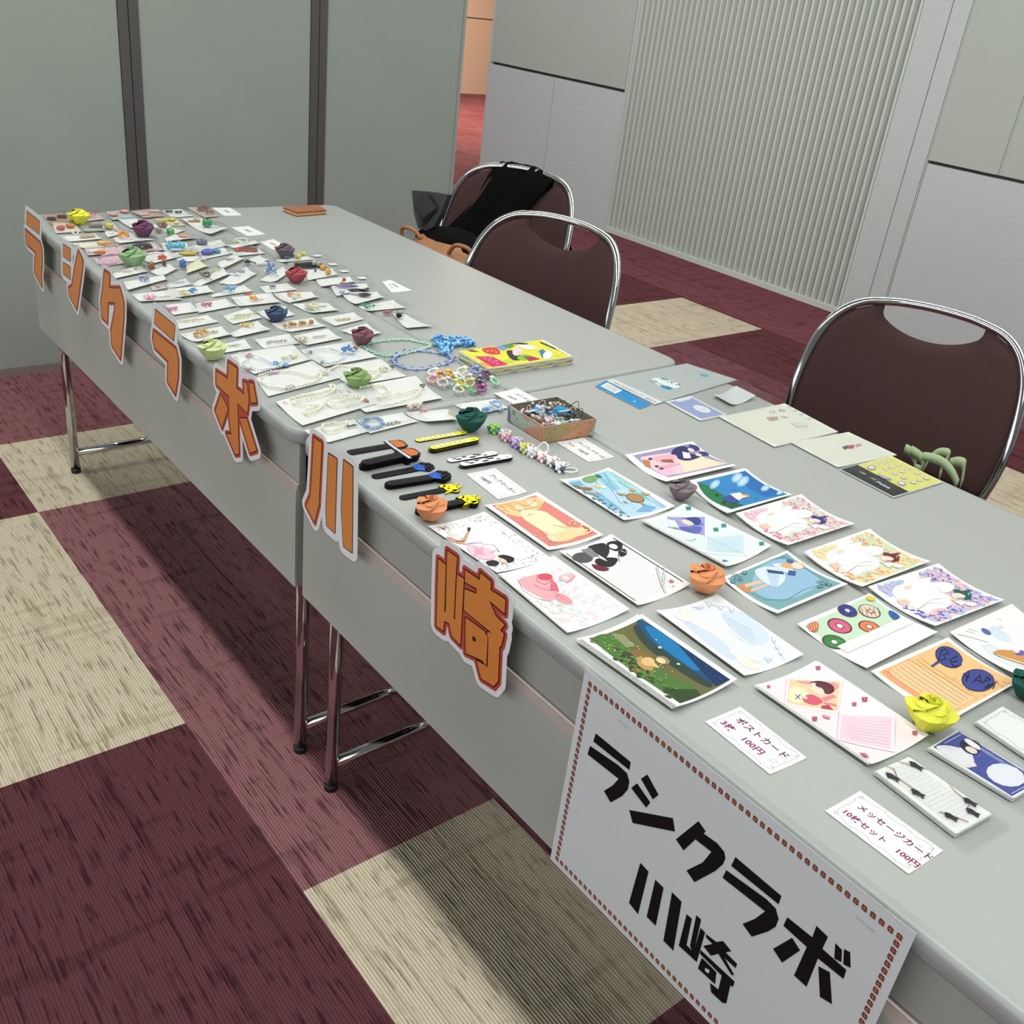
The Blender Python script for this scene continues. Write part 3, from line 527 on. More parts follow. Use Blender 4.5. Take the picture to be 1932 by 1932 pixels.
CARDS = [
{'n':'postcard','l':'postcard of a reclining woman in pink inside a mauve ornamental border','c':'postcard','curl':'v','h':0.003,'k':1,'th':0.35,'g':'postcards laid out in rows on the near table','b':'fcfcf8','z':0,'q':[[1.8472,0.015],[1.8495,0.111],[1.9924,0.113],[1.9876,0.0259]],'a':[['x','curl','b79aa8',30,30,970,240,90,4.2,1],['x','curl','a58c9c',30,760,970,960,60,4.2,2],['x','curl','b09aa6',30,200,130,800,30,4.2,3],['x','curl','9d8b97',860,200,970,800,34,4.2,4],['p','ffffff',[[140,300],[860,300],[860,800],[140,800]]],['p','d5a188',[[250,89],[389,134],[181,519],[211,511],[438,140],[420,44],[280,-10]]],['p','1c1820',[[162,514],[189,544],[255,442],[209,453]]],['p','a03045',[[40,121],[105,189],[129,149]]],['l','2c1d24',1.6,[[361,75],[392,195]]],['l','6a5560',3,[[434,119],[444,278],[477,423]]],['l','f6f0f3',1.5,[[434,119],[444,278],[477,423]]],['p','f6cfdf',[[440,150],[508,305],[633,418],[760,313],[780,126],[699,17],[578,36]]],['p','f2a9c8',[[464,254],[582,216],[530,386],[640,197],[707,219],[656,124],[689,-23],[598,143]]],['p','1f171c',[[797,51],[786,226],[854,259],[902,129],[878,27]]],['p','1f171c',[[737,342],[742,470],[828,550],[882,480],[893,357],[804,364]]],['e','f7d9c4',831,329,7.2,4.8,0],['l','3a2a30',0.5,[[669,320],[645,458],[691,454],[542,531]]],['l','6a5560',0.6,[[516,336],[518,453],[565,503]]]]},
{'n':'postcard','l':'cream and coral postcard framed by two long-haired figures','c':'postcard','curl':'v','h':0.004,'k':1,'th':0.35,'g':'postcards laid out in rows on the near table','b':'fcfcf8','z':0,'q':[[1.8346,0.1215],[1.837,0.2189],[1.9808,0.2198],[1.9765,0.1225]],'a':[['p','e8897e',[[19,108],[38,913],[961,956],[943,84]]],['p','fdf0c4',[[195,434],[323,742],[491,733],[824,733],[871,511],[824,352],[551,302],[348,296]]],['p','f8d89c',[[19,108],[17,598],[90,964],[217,896],[292,668],[236,511],[173,418],[354,317],[253,159]]],['p','efb775',[[32,190],[23,563],[94,509],[122,199]]],['p','f4c68c',[[57,384],[43,569],[63,714],[97,871],[213,888],[260,761],[224,580],[212,372],[145,311]]],['e','fbe2c4',154,719,9.6,6.6,0],['e','fbe2c4',169,465,8.4,6,0],['p','f8dca4',[[752,251],[728,470],[751,715],[787,1000],[916,931],[892,702],[922,474],[888,218]]],['e','fbe2c4',811,300,9.6,6.6,0],['p','c05a48',[[725,913],[827,949],[931,898],[911,869]]],['p','f4e0b0',[[612,613],[761,813],[830,890],[876,778],[729,660]]],['l','a86a48',0.45,[[57,384],[199,387],[224,580],[249,775],[213,888]]],['l','a86a48',0.45,[[752,251],[884,197],[900,502],[892,702]]],['l','a86a48',0.45,[[69,539],[173,585],[120,844]]],['l','a86a48',0.5,[[317,375],[356,453],[312,477],[350,543]]],['l','a86a48',0.5,[[591,556],[656,641],[730,742]]],['x','dot','f7bfae',650,60,960,300,14,2.2,5],['x','dot','f7c9a8',640,760,960,940,12,2.5,6],['x','dot','fbd9a0',60,100,250,400,12,3,7]]},
{'n':'postcard','l':'white postcard with a pink sketched angel and a faded floral wreath','c':'postcard','curl':'v','h':0.004,'k':2,'th':0.35,'g':'postcards laid out in rows on the near table','b':'fcfcf8','z':0,'q':[[1.993,0.0253],[1.9919,0.1187],[2.1354,0.1199],[2.1354,0.0188]],'a':[['x','blob','f6dce2',180,560,900,900,22,4.5,1],['x','blob','dcebe4',150,600,900,930,20,4,2],['x','blob','f8dfe4',560,60,960,560,28,4.5,3],['x','blob','d6e8df',500,60,930,480,26,4,4],['x','blob','f7e3e6',100,300,300,600,8,4,5],['p','f3b3bb',[[128,174],[142,559],[265,660],[478,487],[572,239],[441,173],[288,91]]],['p','e0566a',[[146,514],[184,664],[251,677],[285,557],[222,440]]],['p','e8768a',[[262,604],[361,596],[465,504],[414,415]]],['p','f0a0a8',[[451,408],[516,535],[663,517],[657,395],[560,329]]],['p','f5bfc6',[[268,715],[300,909],[367,918],[406,790],[337,685]]],['e','fbe0da',333,788,5.4,4.32,0],['l','c23a55',0.6,[[137,172],[319,54],[464,108],[580,267]]],['l','c23a55',0.6,[[263,312],[346,326],[414,415],[425,555]]],['l','c23a55',0.5,[[146,514],[228,394],[321,434],[270,672]]],['l','c23a55',0.5,[[332,672],[396,726],[367,918],[300,909]]],['l','d85a70',0.5,[[640,212],[636,328]]],['x','curl','d4607a',360,420,600,600,26,2.4,9]]},
{'n':'postcard','l':'ruled white postcard with a kneeling black-clad figure and red star','c':'postcard','curl':'v','h':0.005,'k':1,'th':0.35,'g':'postcards laid out in rows on the near table','b':'fcfcf8','z':0,'q':[[1.9872,0.1329],[1.9859,0.2305],[2.1327,0.2344],[2.1348,0.1349]],'a':[['l','b9b4b8',0.35,[[330,90],[940,90]]],['l','b9b4b8',0.35,[[330,150],[940,150]]],['l','b9b4b8',0.35,[[330,210],[940,210]]],['l','b9b4b8',0.35,[[330,270],[940,270]]],['l','b9b4b8',0.35,[[330,330],[940,330]]],['l','b9b4b8',0.35,[[330,390],[940,390]]],['l','b9b4b8',0.35,[[330,450],[940,450]]],['l','b9b4b8',0.35,[[330,510],[940,510]]],['l','b9b4b8',0.35,[[330,570],[940,570]]],['l','b9b4b8',0.35,[[330,630],[940,630]]],['l','b9b4b8',0.35,[[70,690],[940,690]]],['l','b9b4b8',0.35,[[70,750],[940,750]]],['l','b9b4b8',0.35,[[70,810],[940,810]]],['l','b9b4b8',0.35,[[70,870],[940,870]]],['l','2a2a30',1.3,[[60,50],[940,50]]],['l','2a2a30',1.3,[[60,950],[940,950]]],['p','55555a',[[74,195],[107,434],[249,314],[257,75],[157,-9]]],['p','232326',[[26,463],[36,649],[65,779],[188,715],[278,499],[226,433]]],['p','8a8a90',[[50,344],[56,506],[206,462],[196,334]]],['p','1a1a1d',[[74,795],[109,944],[192,952],[250,839],[230,740],[145,721]]],['e','fbf3ee',164,802,6.6,5.4,0],['p','222226',[[233,806],[255,903],[335,827],[333,703],[273,734]]],['l','ffffff',0.7,[[250,810],[310,836]]],['p','1e1a1e',[[228,344],[280,582],[343,660],[420,403],[318,242]]],['p','7a2230',[[290,183],[318,242],[424,369],[447,249],[394,130]]],['p','fbf3ee',[[179,472],[271,480],[323,461],[252,423]]],['l','2a2a30',0.7,[[282,721],[379,606]]],['l','77747a',2.6,[[639,921],[772,772],[882,655],[961,587]]],['l','ffffff',1.4,[[639,921],[772,772],[882,655],[961,587]]],['l','77747a',2.6,[[688,1001],[794,815],[882,655],[961,587]]],['l','ffffff',1.4,[[688,1001],[794,815],[882,655],[961,587]]],['s','cf6f80',871,837,5],['s','cf6f80',935,774,2]]},
{'n':'postcard','l':'stained glass style postcard of a brown sea turtle over blue reef','c':'postcard','curl':'v','h':0.005,'k':1,'th':0.35,'g':'postcards laid out in rows on the near table','b':'fcfcf8','z':0,'q':[[1.8209,0.2768],[1.8232,0.3787],[1.9679,0.3805],[1.964,0.2766]],'a':[['p','bfe0f2',[[44,97],[36,939],[963,907],[940,96]]],['p','7fb6d8',[[98,44],[75,315],[182,270],[213,51]]],['p','98cfe6',[[9,670],[44,868],[431,697],[409,547]]],['p','a4dcd8',[[54,886],[127,943],[764,844],[751,744]]],['p','8fc4e8',[[320,184],[415,301],[770,250],[777,35]]],['p','7fb0e0',[[797,683],[907,766],[943,601],[876,401]]],['l','35505e',0.5,[[44,868],[300,660],[595,541]]],['l','35505e',0.5,[[56,732],[350,594],[686,361]]],['l','35505e',0.5,[[84,938],[434,930],[960,868]]],['l','35505e',0.5,[[57,640],[233,476]]],['l','35505e',0.5,[[178,245],[415,301],[901,192]]],['l','35505e',0.5,[[295,816],[685,833],[961,837]]],['p','7fae6c',[[26,437],[31,674],[133,634],[179,424],[101,343]]],['e','2f7a40',85,689,6,3.6,0],['x','curl','8ba070',200,620,420,930,24,2.4,3],['p','a06a50',[[197,100],[272,336],[324,210],[251,62]]],['e','f0dd70',261,440,6,4.8,0],['e','f4f0e4',301,508,4.8,4.08,0],['x','blob','6f9f6a',160,50,900,200,26,3,4],['x','blob','5a8fb0',450,40,950,190,20,2.6,5],['x','blob','e09aa6',220,130,480,330,10,2,6],['x','curl','3a5a6a',150,50,950,230,40,2.2,7],['e','6b4a2c',652,687,15,12,0],['e','b98a55',652,687,13.56,10.8,0],['e','c9a072',515,810,4.8,4.08,0],['p','c9a072',[[470,557],[533,652],[572,630],[510,534]]],['p','c9a072',[[592,870],[695,952],[674,848]]],['e','c9a072',673,467,4.2,2.4,0],['e','c9a072',780,661,4.2,2.4,0],['x','curl','6b4a2c',660,360,820,560,12,2.6,8]]},
{'n':'postcard','l':'topmost postcard of a stack: glowing figure among fireflies under a blue night','c':'postcard','curl':'v','h':0.005,'k':4,'th':0.9,'g':'postcards laid out in rows on the near table','b':'fcfcf8','z':0,'q':[[2.155,0.0193],[2.1548,0.121],[2.3026,0.1244],[2.3002,0.0279]],'a':[['p','6b6a3c',[[21,101],[40,943],[974,935],[978,88]]],['p','0e4f7e',[[33,845],[40,943],[974,935],[958,716],[798,689],[571,714],[334,691],[191,735]]],['p','0a79b5',[[97,873],[204,935],[434,928],[730,899],[774,729],[558,734],[334,740]]],['p','0c2f5c',[[434,928],[974,935],[958,716],[763,796]]],['p','2c3f38',[[70,730],[68,842],[198,749],[361,699],[571,714],[786,709],[958,716],[933,612],[661,571],[309,584]]],['p','4e7a34',[[21,101],[14,435],[330,405],[641,406],[891,509],[971,447],[978,88],[522,59]]],['p','2e4a22',[[774,138],[904,488],[971,447],[978,88]]],['p','8a6a38',[[299,234],[304,517],[483,511],[629,230],[598,10]]],['p','94986a',[[36,429],[105,545],[272,493],[252,377]]],['p','3d4a26',[[189,253],[334,350],[556,200],[458,160]]],['e','c79a5c',481,319,14.4,8.4,-20],['e','e9c487',472,393,7.2,9.6,20],['e','9c8560',517,568,8.4,7.2,0],['e','f3dca4',513,542,6,5.04,0],['p','e9c487',[[417,394],[524,446],[577,410],[542,370]]],['x','dot','cfe06a',60,60,640,430,46,1,3],['x','dot','e7efa0',120,120,700,520,26,1.1,5],['x','blob','5f8a3e',60,60,850,300,26,4,6],['x','blob','2f4a24',300,40,900,260,16,3.6,7],['x','dot','8fd3e8',500,760,950,940,14,0.4,8],['e','c9f08a',391,714,2.28,2.28,0],['e','c9f08a',619,662,2.04,2.04,0],['e','8ee0c0',308,780,1.32,1.32,0]]},
{'n':'postcard','l':'lifted postcard of two figures in navy dresses on a pink sunset','c':'postcard','curl':'u','h':0.007,'k':1,'th':0.35,'g':'postcards laid out in rows on the near table','b':'fcfcf8','z':0,'q':[[1.803,0.4356],[1.8135,0.5892],[1.9158,0.5864],[1.9055,0.4272]],'a':[['p','a79dc0',[[49,90],[48,948],[897,999],[854,122]]],['p','fbd3dc',[[117,116],[122,283],[188,816],[837,964],[822,152],[550,122]]],['p','f9c2dc',[[466,171],[506,336],[744,294],[822,152],[706,111]]],['p','fde8cf',[[404,549],[357,866],[850,977],[788,391]]],['x','curl','5f5790',40,820,960,960,60,2.6,1],['x','curl','6f6796',30,80,110,900,34,2.6,2],['p','f2b9c6',[[180,272],[185,595],[348,540],[381,305]]],['p','a3654f',[[279,344],[324,489],[439,463],[359,340]]],['p','f2b0bf',[[426,195],[466,511],[517,500],[545,208]]],['p','2a2a66',[[82,656],[57,806],[142,867],[261,770],[357,866],[435,860],[479,633],[357,556],[236,608],[205,538]]],['p','f1eef6',[[194,722],[269,788],[414,718],[371,635]]],['e','3b3b80',164,921,9,10.5,0],['e','3b3b80',367,939,7.5,10.5,0],['e','fbe0d4',203,851,6,6,0],['e','fbe0d4',365,861,5.1,6,0],['p','c98550',[[189,140],[243,215],[440,124],[367,82]]],['e','2a2a66',211,244,3,3.75,0],['e','2a2a66',433,207,3,3.75,0],['e','2a2a66',523,221,3,3.75,0]]},
{'n':'postcard','l':'blue sky postcard with a blond figure flying over a green hill','c':'postcard','curl':'u','h':0.006,'k':3,'th':0.35,'g':'postcards laid out in rows on the near table','b':'fcfcf8','z':0,'q':[[1.921,0.4641],[1.9311,0.5913],[2.0305,0.5863],[2.025,0.4392]],'a':[['p','2f8acb',[[58,78],[50,948],[949,957],[912,83]]],['p','1e6fb8',[[77,700],[50,948],[949,957],[841,678]]],['p','1f7a4e',[[58,78],[134,195],[453,257],[783,267],[907,293],[912,83],[425,10]]],['p','16603c',[[652,75],[804,252],[907,293],[912,83]]],['e','9ccbe8',163,716,7.5,19.5,25],['e','cfe6f4',163,716,4.12,11.7,25],['e','9ccbe8',280,734,7.5,22.5,25],['e','cfe6f4',280,734,4.12,13.5,25],['e','9ccbe8',194,307,6,18,25],['e','cfe6f4',194,307,3.3,10.8,25],['e','9ccbe8',588,881,6,15,25],['e','cfe6f4',588,881,3.3,9,25],['e','9ccbe8',834,931,4.5,13.5,25],['e','cfe6f4',834,931,2.48,8.1,25],['p','2d4f9c',[[551,167],[517,335],[624,381],[806,297],[747,175]]],['p','f6efe8',[[499,348],[530,498],[677,464],[733,326]]],['e','e9a45a',662,487,6,7.5,0],['e','fbe3cf',658,453,4.5,5.1,0],['e','4a2a22',449,175,2.7,3.9,0],['e','4a2a22',664,138,2.4,3.6,0],['l','c0342c',0.9,[[536,322],[691,309]]],['l','17324e',0.6,[[394,436],[428,447],[430,481]]],['l','17324e',0.6,[[712,747],[754,748],[757,780]]],['l','17324e',0.6,[[789,539],[832,539],[837,570]]]]},
{'n':'postcard','l':'pale mint postcard with a blue-haired portrait in a diamond frame','c':'postcard','curl':'v','h':0.005,'k':3,'th':0.35,'g':'postcards laid out in rows on the near table','b':'fcfcf8','z':0,'q':[[1.9788,0.3008],[1.9718,0.3988],[2.1199,0.4188],[2.1281,0.3151]],'a':[['p','e9f5f4',[[40,40],[960,40],[960,960],[40,960]]],['p','ffffff',[[20,493],[277,970],[513,506],[233,80]]],['p','a9a3dc',[[44,492],[276,931],[492,496],[205,189]]],['p','7f84cf',[[136,637],[237,824],[368,741],[308,548]]],['p','3a4a8c',[[159,681],[224,850],[301,810],[341,656],[244,637]]],['e','fbe0cc',235,603,9.6,6.6,0],['p','5c6bb8',[[231,348],[308,548],[377,690],[452,438],[346,332]]],['p','eef0fa',[[83,425],[142,487],[266,349],[193,211]]],['e','7aa07a',253,281,3.6,3.6,0],['p','ffffff',[[497,468],[727,1001],[959,543],[724,5]]],['p','d3e8f2',[[519,495],[720,957],[926,542],[709,89]]],['l','aecbd8',0.3,[[558,451],[729,878]]],['l','aecbd8',0.3,[[590,414],[753,830]]],['l','aecbd8',0.3,[[622,376],[778,780]]],['l','aecbd8',0.3,[[655,337],[802,730]]],['l','aecbd8',0.3,[[687,298],[827,678]]],['l','aecbd8',0.3,[[720,258],[853,626]]],['l','aecbd8',0.3,[[753,218],[879,572]]],['l','c3dbe0',0.5,[[5,503],[501,478],[967,526]]],['l','c3dbe0',0.5,[[269,985],[501,478],[733,-13]]],['p','3f8f86',[[465,929],[492,983],[530,930],[506,867]]],['p','3f8f86',[[458,762],[482,822],[522,765],[501,696]]],['p','3f8f86',[[893,935],[920,987],[954,936],[931,876]]],['p','3f8f86',[[40,932],[68,989],[108,934],[85,868]]],['p','3f8f86',[[894,79],[941,145],[925,37]]],['l','3f8f86',0.8,[[467,90],[511,142],[497,277]]]]},
{'n':'postcard','l':'postcard of a purple-haired figure amid pink flowers and white cat','c':'postcard','curl':'u','h':0.006,'k':2,'th':0.35,'g':'postcards laid out in rows on the near table','b':'fcfcf8','z':0,'q':[[2.0299,0.4494],[2.0364,0.6021],[2.1397,0.597],[2.1323,0.4439]],'a':[['p','f7d0da',[[50,60],[300,60],[200,180],[120,400],[50,420]]],['p','e3efdb',[[50,600],[300,640],[560,620],[700,560],[760,400],[700,240],[760,60],[950,60],[950,960],[50,960]]],['x','blob','f7d0da',60,660,940,950,50,6.5,1],['x','blob','f3bccb',60,660,940,940,40,5.5,2],['x','blob','f7d0da',760,70,940,800,44,6.5,3],['x','blob','dce9d2',740,80,940,920,34,5.5,4],['x','blob','f2a3bb',80,680,930,930,40,2.8,8],['x','blob','e87f9f',760,90,930,920,40,2.8,9],['x','blob','e87f9f',480,50,800,150,12,3.6,5],['x','blob','dce9d2',60,720,600,940,30,5,6],['x','blob','e87f9f',100,700,600,930,26,2.4,11],['x','blob','f7d0da',50,70,140,400,14,5,7],['p','fffdf9',[[130,120],[620,100],[560,300],[520,420],[600,560],[430,640],[300,560],[170,760],[130,560]]],['p','fffdf9',[[230,560],[480,560],[520,700],[450,840],[330,830],[270,700]]],['l','c98d72',0.55,[[270,700],[330,830],[450,840],[520,700],[480,600],[400,640],[360,600]]],['l','c98d72',0.55,[[130,560],[170,760],[230,660]]],['l','c98d72',0.5,[[620,100],[560,300],[640,430],[760,460]]],['p','f9d9c6',[[180,330],[230,300],[240,380],[200,420]]],['p','f9cdb8',[[350,70],[480,60],[470,170],[370,180]]],['e','423a86',650,735,11,14,10],['e','423a86',545,770,5,6,10],['e','fce6d6',640,690,8.5,10.5,5],['p','423a86',[[640,620],[700,660],[745,760],[690,820],[600,800],[600,760],[690,760],[700,700]]],['p','423a86',[[560,800],[620,930],[640,800]]],['p','423a86',[[580,840],[700,850],[730,700],[690,760],[600,760]]],['l','ffffff',0.8,[[640,830],[690,800]]],['l','3a2a3a',0.6,[[625,690],[645,685]]],['l','3a2a3a',0.6,[[670,670],[688,662]]],['p','fff8f4',[[700,560],[820,540],[800,640],[720,640]]],['e','ffffff',860,640,6,8,0],['p','f9d9c6',[[640,560],[700,560],[690,620],[640,610]]]]},
{'n':'postcard','l':'postcard of a red-haired figure amid yellow flowers and white cat','c':'postcard','curl':'u','h':0.006,'k':2,'th':0.35,'g':'postcards laid out in rows on the near table','b':'fcfcf8','z':0,'q':[[2.1557,0.449],[2.1611,0.6043],[2.2649,0.601],[2.2557,0.4447]],'a':[['p','fae6b4',[[50,60],[300,60],[200,180],[120,400],[50,420]]],['p','deecd2',[[50,600],[300,640],[560,620],[700,560],[760,400],[700,240],[760,60],[950,60],[950,960],[50,960]]],['x','blob','fae6b4',60,660,940,950,50,6.5,1],['x','blob','f9d2b6',60,660,940,940,40,5.5,2],['x','blob','fae6b4',760,70,940,800,44,6.5,3],['x','blob','d4e7c4',740,80,940,920,34,5.5,4],['x','blob','f5cf6a',80,680,930,930,40,2.8,8],['x','blob','f3a56c',760,90,930,920,40,2.8,9],['x','blob','f3a56c',480,50,800,150,12,3.6,5],['x','blob','d4e7c4',60,720,600,940,30,5,6],['x','blob','f3a56c',100,700,600,930,26,2.4,11],['x','blob','fae6b4',50,70,140,400,14,5,7],['p','fffdf9',[[130,120],[620,100],[560,300],[520,420],[600,560],[430,640],[300,560],[170,760],[130,560]]],['p','fffdf9',[[230,560],[480,560],[520,700],[450,840],[330,830],[270,700]]],['l','c98d72',0.55,[[270,700],[330,830],[450,840],[520,700],[480,600],[400,640],[360,600]]],['l','c98d72',0.55,[[130,560],[170,760],[230,660]]],['l','c98d72',0.5,[[620,100],[560,300],[640,430],[760,460]]],['p','f9d9c6',[[180,330],[230,300],[240,380],[200,420]]],['p','f9cdb8',[[350,70],[480,60],[470,170],[370,180]]],['e','7a2733',650,735,11,14,10],['e','7a2733',545,770,5,6,10],['e','fce6d6',640,690,8.5,10.5,5],['p','7a2733',[[640,620],[700,660],[745,760],[690,820],[600,800],[600,760],[690,760],[700,700]]],['p','7a2733',[[560,800],[620,930],[640,800]]],['p','7a2733',[[580,840],[700,850],[730,700],[690,760],[600,760]]],['l','ffffff',0.8,[[640,830],[690,800]]],['l','3a2a3a',0.6,[[625,690],[645,685]]],['l','3a2a3a',0.6,[[670,670],[688,662]]],['p','fff8f4',[[700,560],[820,540],[800,640],[720,640]]],['e','ffffff',860,640,6,8,0],['p','f9d9c6',[[640,560],[700,560],[690,620],[640,610]]]]},
{'n':'postcard','l':'postcard of a green-haired figure amid violet flowers and white cat','c':'postcard','curl':'u','h':0.006,'k':2,'th':0.35,'g':'postcards laid out in rows on the near table','b':'fcfcf8','z':0,'q':[[2.2599,0.4525],[2.2746,0.6065],[2.3772,0.6005],[2.3624,0.4495]],'a':[['p','c6c8ec',[[50,60],[300,60],[200,180],[120,400],[50,420]]],['p','f7d6d8',[[50,600],[300,640],[560,620],[700,560],[760,400],[700,240],[760,60],[950,60],[950,960],[50,960]]],['x','blob','c6c8ec',60,660,940,950,50,6.5,1],['x','blob','b2b0e4',60,660,940,940,40,5.5,2],['x','blob','c6c8ec',760,70,940,800,44,6.5,3],['x','blob','f5c9cb',740,80,940,920,34,5.5,4],['x','blob','8f92d8',80,680,930,930,40,2.8,8],['x','blob','6a6fc6',760,90,930,920,40,2.8,9],['x','blob','6a6fc6',480,50,800,150,12,3.6,5],['x','blob','f5c9cb',60,720,600,940,30,5,6],['x','blob','6a6fc6',100,700,600,930,26,2.4,11],['x','blob','c6c8ec',50,70,140,400,14,5,7],['p','fffdf9',[[130,120],[620,100],[560,300],[520,420],[600,560],[430,640],[300,560],[170,760],[130,560]]],['p','fffdf9',[[230,560],[480,560],[520,700],[450,840],[330,830],[270,700]]],['l','c98d72',0.55,[[270,700],[330,830],[450,840],[520,700],[480,600],[400,640],[360,600]]],['l','c98d72',0.55,[[130,560],[170,760],[230,660]]],['l','c98d72',0.5,[[620,100],[560,300],[640,430],[760,460]]],['p','f9d9c6',[[180,330],[230,300],[240,380],[200,420]]],['p','f9cdb8',[[350,70],[480,60],[470,170],[370,180]]],['e','1d5f5a',650,735,11,14,10],['e','1d5f5a',545,770,5,6,10],['e','fce6d6',640,690,8.5,10.5,5],['p','1d5f5a',[[640,620],[700,660],[745,760],[690,820],[600,800],[600,760],[690,760],[700,700]]],['p','1d5f5a',[[560,800],[620,930],[640,800]]],['p','1d5f5a',[[580,840],[700,850],[730,700],[690,760],[600,760]]],['l','ffffff',0.8,[[640,830],[690,800]]],['l','3a2a3a',0.6,[[625,690],[645,685]]],['l','3a2a3a',0.6,[[670,670],[688,662]]],['p','fff8f4',[[700,560],[820,540],[800,640],[720,640]]],['e','ffffff',860,640,6,8,0],['p','f9d9c6',[[640,560],[700,560],[690,620],[640,610]]]]},
{'n':'postcard','l':'teal and blue postcard of a figure in a pale sailor dress','c':'postcard','curl':'u','h':0.006,'k':1,'th':0.35,'g':'postcards laid out in rows on the near table','b':'fcfcf8','z':0,'q':[[2.1445,0.2834],[2.1408,0.4288],[2.2406,0.4318],[2.238,0.282]],'a':[['p','7fb0b4',[[42,45],[39,954],[937,963],[940,60]]],['p','9cc3df',[[266,210],[54,509],[70,867],[366,933],[736,882],[816,693],[847,365],[698,180],[439,139]]],['l','1e3f58',0.8,[[-17,186],[-51,573],[79,883],[366,933],[771,915]]],['l','1e3f58',0.8,[[330,97],[642,123],[815,288],[750,580],[827,860]]],['p','f3c9a4',[[231,109],[278,330],[342,366],[296,101]]],['p','f3c9a4',[[362,115],[376,360],[422,344],[408,100]]],['e','e0935a',254,91,4.8,6.75,0],['e','e0935a',350,99,4.8,6.75,0],['p','e3eef8',[[76,412],[119,616],[283,706],[461,574],[523,390],[366,347],[190,356]]],['p','c6daee',[[157,516],[300,623],[523,390],[431,380]]],['p','2f4c84',[[156,540],[296,671],[354,644],[217,512]]],['p','dfeaf6',[[97,634],[159,790],[353,805],[394,699],[253,663]]],['p','3c5c98',[[313,748],[387,797],[450,718],[374,672]]],['p','e8b778',[[166,691],[184,886],[306,987],[400,924],[321,787]]],['e','fbe3cf',302,886,7.5,9,0],['e','4a6a9c',186,878,4.5,6,0],['x','petal','2a5a70',91,149,0,0,11,7,1],['x','petal','2a5a70',791,828,0,0,11,7,1],['e','2a5a70',71,272,3,4.5,0],['e','7fb0b4',71,272,1.95,3.3,0],['e','2a5a70',129,57,3,4.5,0],['e','7fb0b4',129,57,1.95,3.3,0],['e','2a5a70',868,843,3,4.5,0],['e','7fb0b4',868,843,1.95,3.3,0],['e','2a5a70',838,739,3,4.5,0],['e','7fb0b4',838,739,1.95,3.3,0]]},
{'n':'postcard','l':'very pale blue sky postcard with ruled lines and bunting','c':'postcard','curl':'v','h':0.005,'k':1,'th':0.35,'g':'postcards laid out in rows on the near table','b':'fcfcf8','z':0,'q':[[2.1547,0.1472],[2.1674,0.247],[2.3099,0.2398],[2.3002,0.1415]],'a':[['p','eef3fb',[[26,149],[44,930],[952,952],[951,105]]],['p','dbe5f5',[[184,131],[191,318],[511,357],[761,255],[823,108],[641,64]]],['p','d9e6f6',[[185,718],[302,1047],[680,945],[752,741],[651,596]]],['e','fdf4f0',460,432,14.4,10.08,0],['e','fdf4f0',326,377,13.2,9.24,0],['e','fdf4f0',218,330,12,8.4,0],['e','fdf4f0',749,299,12,8.4,0],['e','fdf4f0',872,258,13.2,9.24,0],['e','fdf4f0',831,447,10.8,7.56,0],['e','fdf4f0',149,228,10.8,7.56,0],['e','fdf3dc',880,295,12,7.2,0],['e','fdf3e4',98,347,10.8,6,0],['p','ccdcf0',[[32,533],[92,673],[110,576]]],['p','ccdcf0',[[863,548],[911,622],[938,505]]],['l','b3bccf',0.35,[[257,741],[552,827]]],['l','b3bccf',0.35,[[309,700],[589,789]]],['l','b3bccf',0.35,[[360,658],[625,751]]],['l','b3bccf',0.35,[[411,616],[661,712]]],['l','b3bccf',0.35,[[461,573],[697,673]]],['l','b3bccf',0.35,[[512,530],[734,633]]],['l','a5b0c6',0.5,[[17,748],[127,796],[190,906],[278,956]]],['l','a5b0c6',0.5,[[694,925],[797,845],[973,724]]],['p','f4f7fc',[[64,744],[87,787],[116,718]]],['l','a5b0c6',0.35,[[64,744],[116,718],[87,787]]],['p','f4f7fc',[[150,824],[173,865],[200,799]]],['l','a5b0c6',0.35,[[150,824],[200,799],[173,865]]],['p','f4f7fc',[[221,897],[246,937],[271,873]]],['l','a5b0c6',0.35,[[221,897],[271,873],[246,937]]],['p','f4f7fc',[[720,885],[743,924],[765,861]]],['l','a5b0c6',0.35,[[720,885],[765,861],[743,924]]],['p','f4f7fc',[[796,821],[818,860],[840,797]]],['l','a5b0c6',0.35,[[796,821],[840,797],[818,860]]],['p','f4f7fc',[[867,774],[889,814],[911,750]]],['l','a5b0c6',0.35,[[867,774],[911,750],[889,814]]]]},
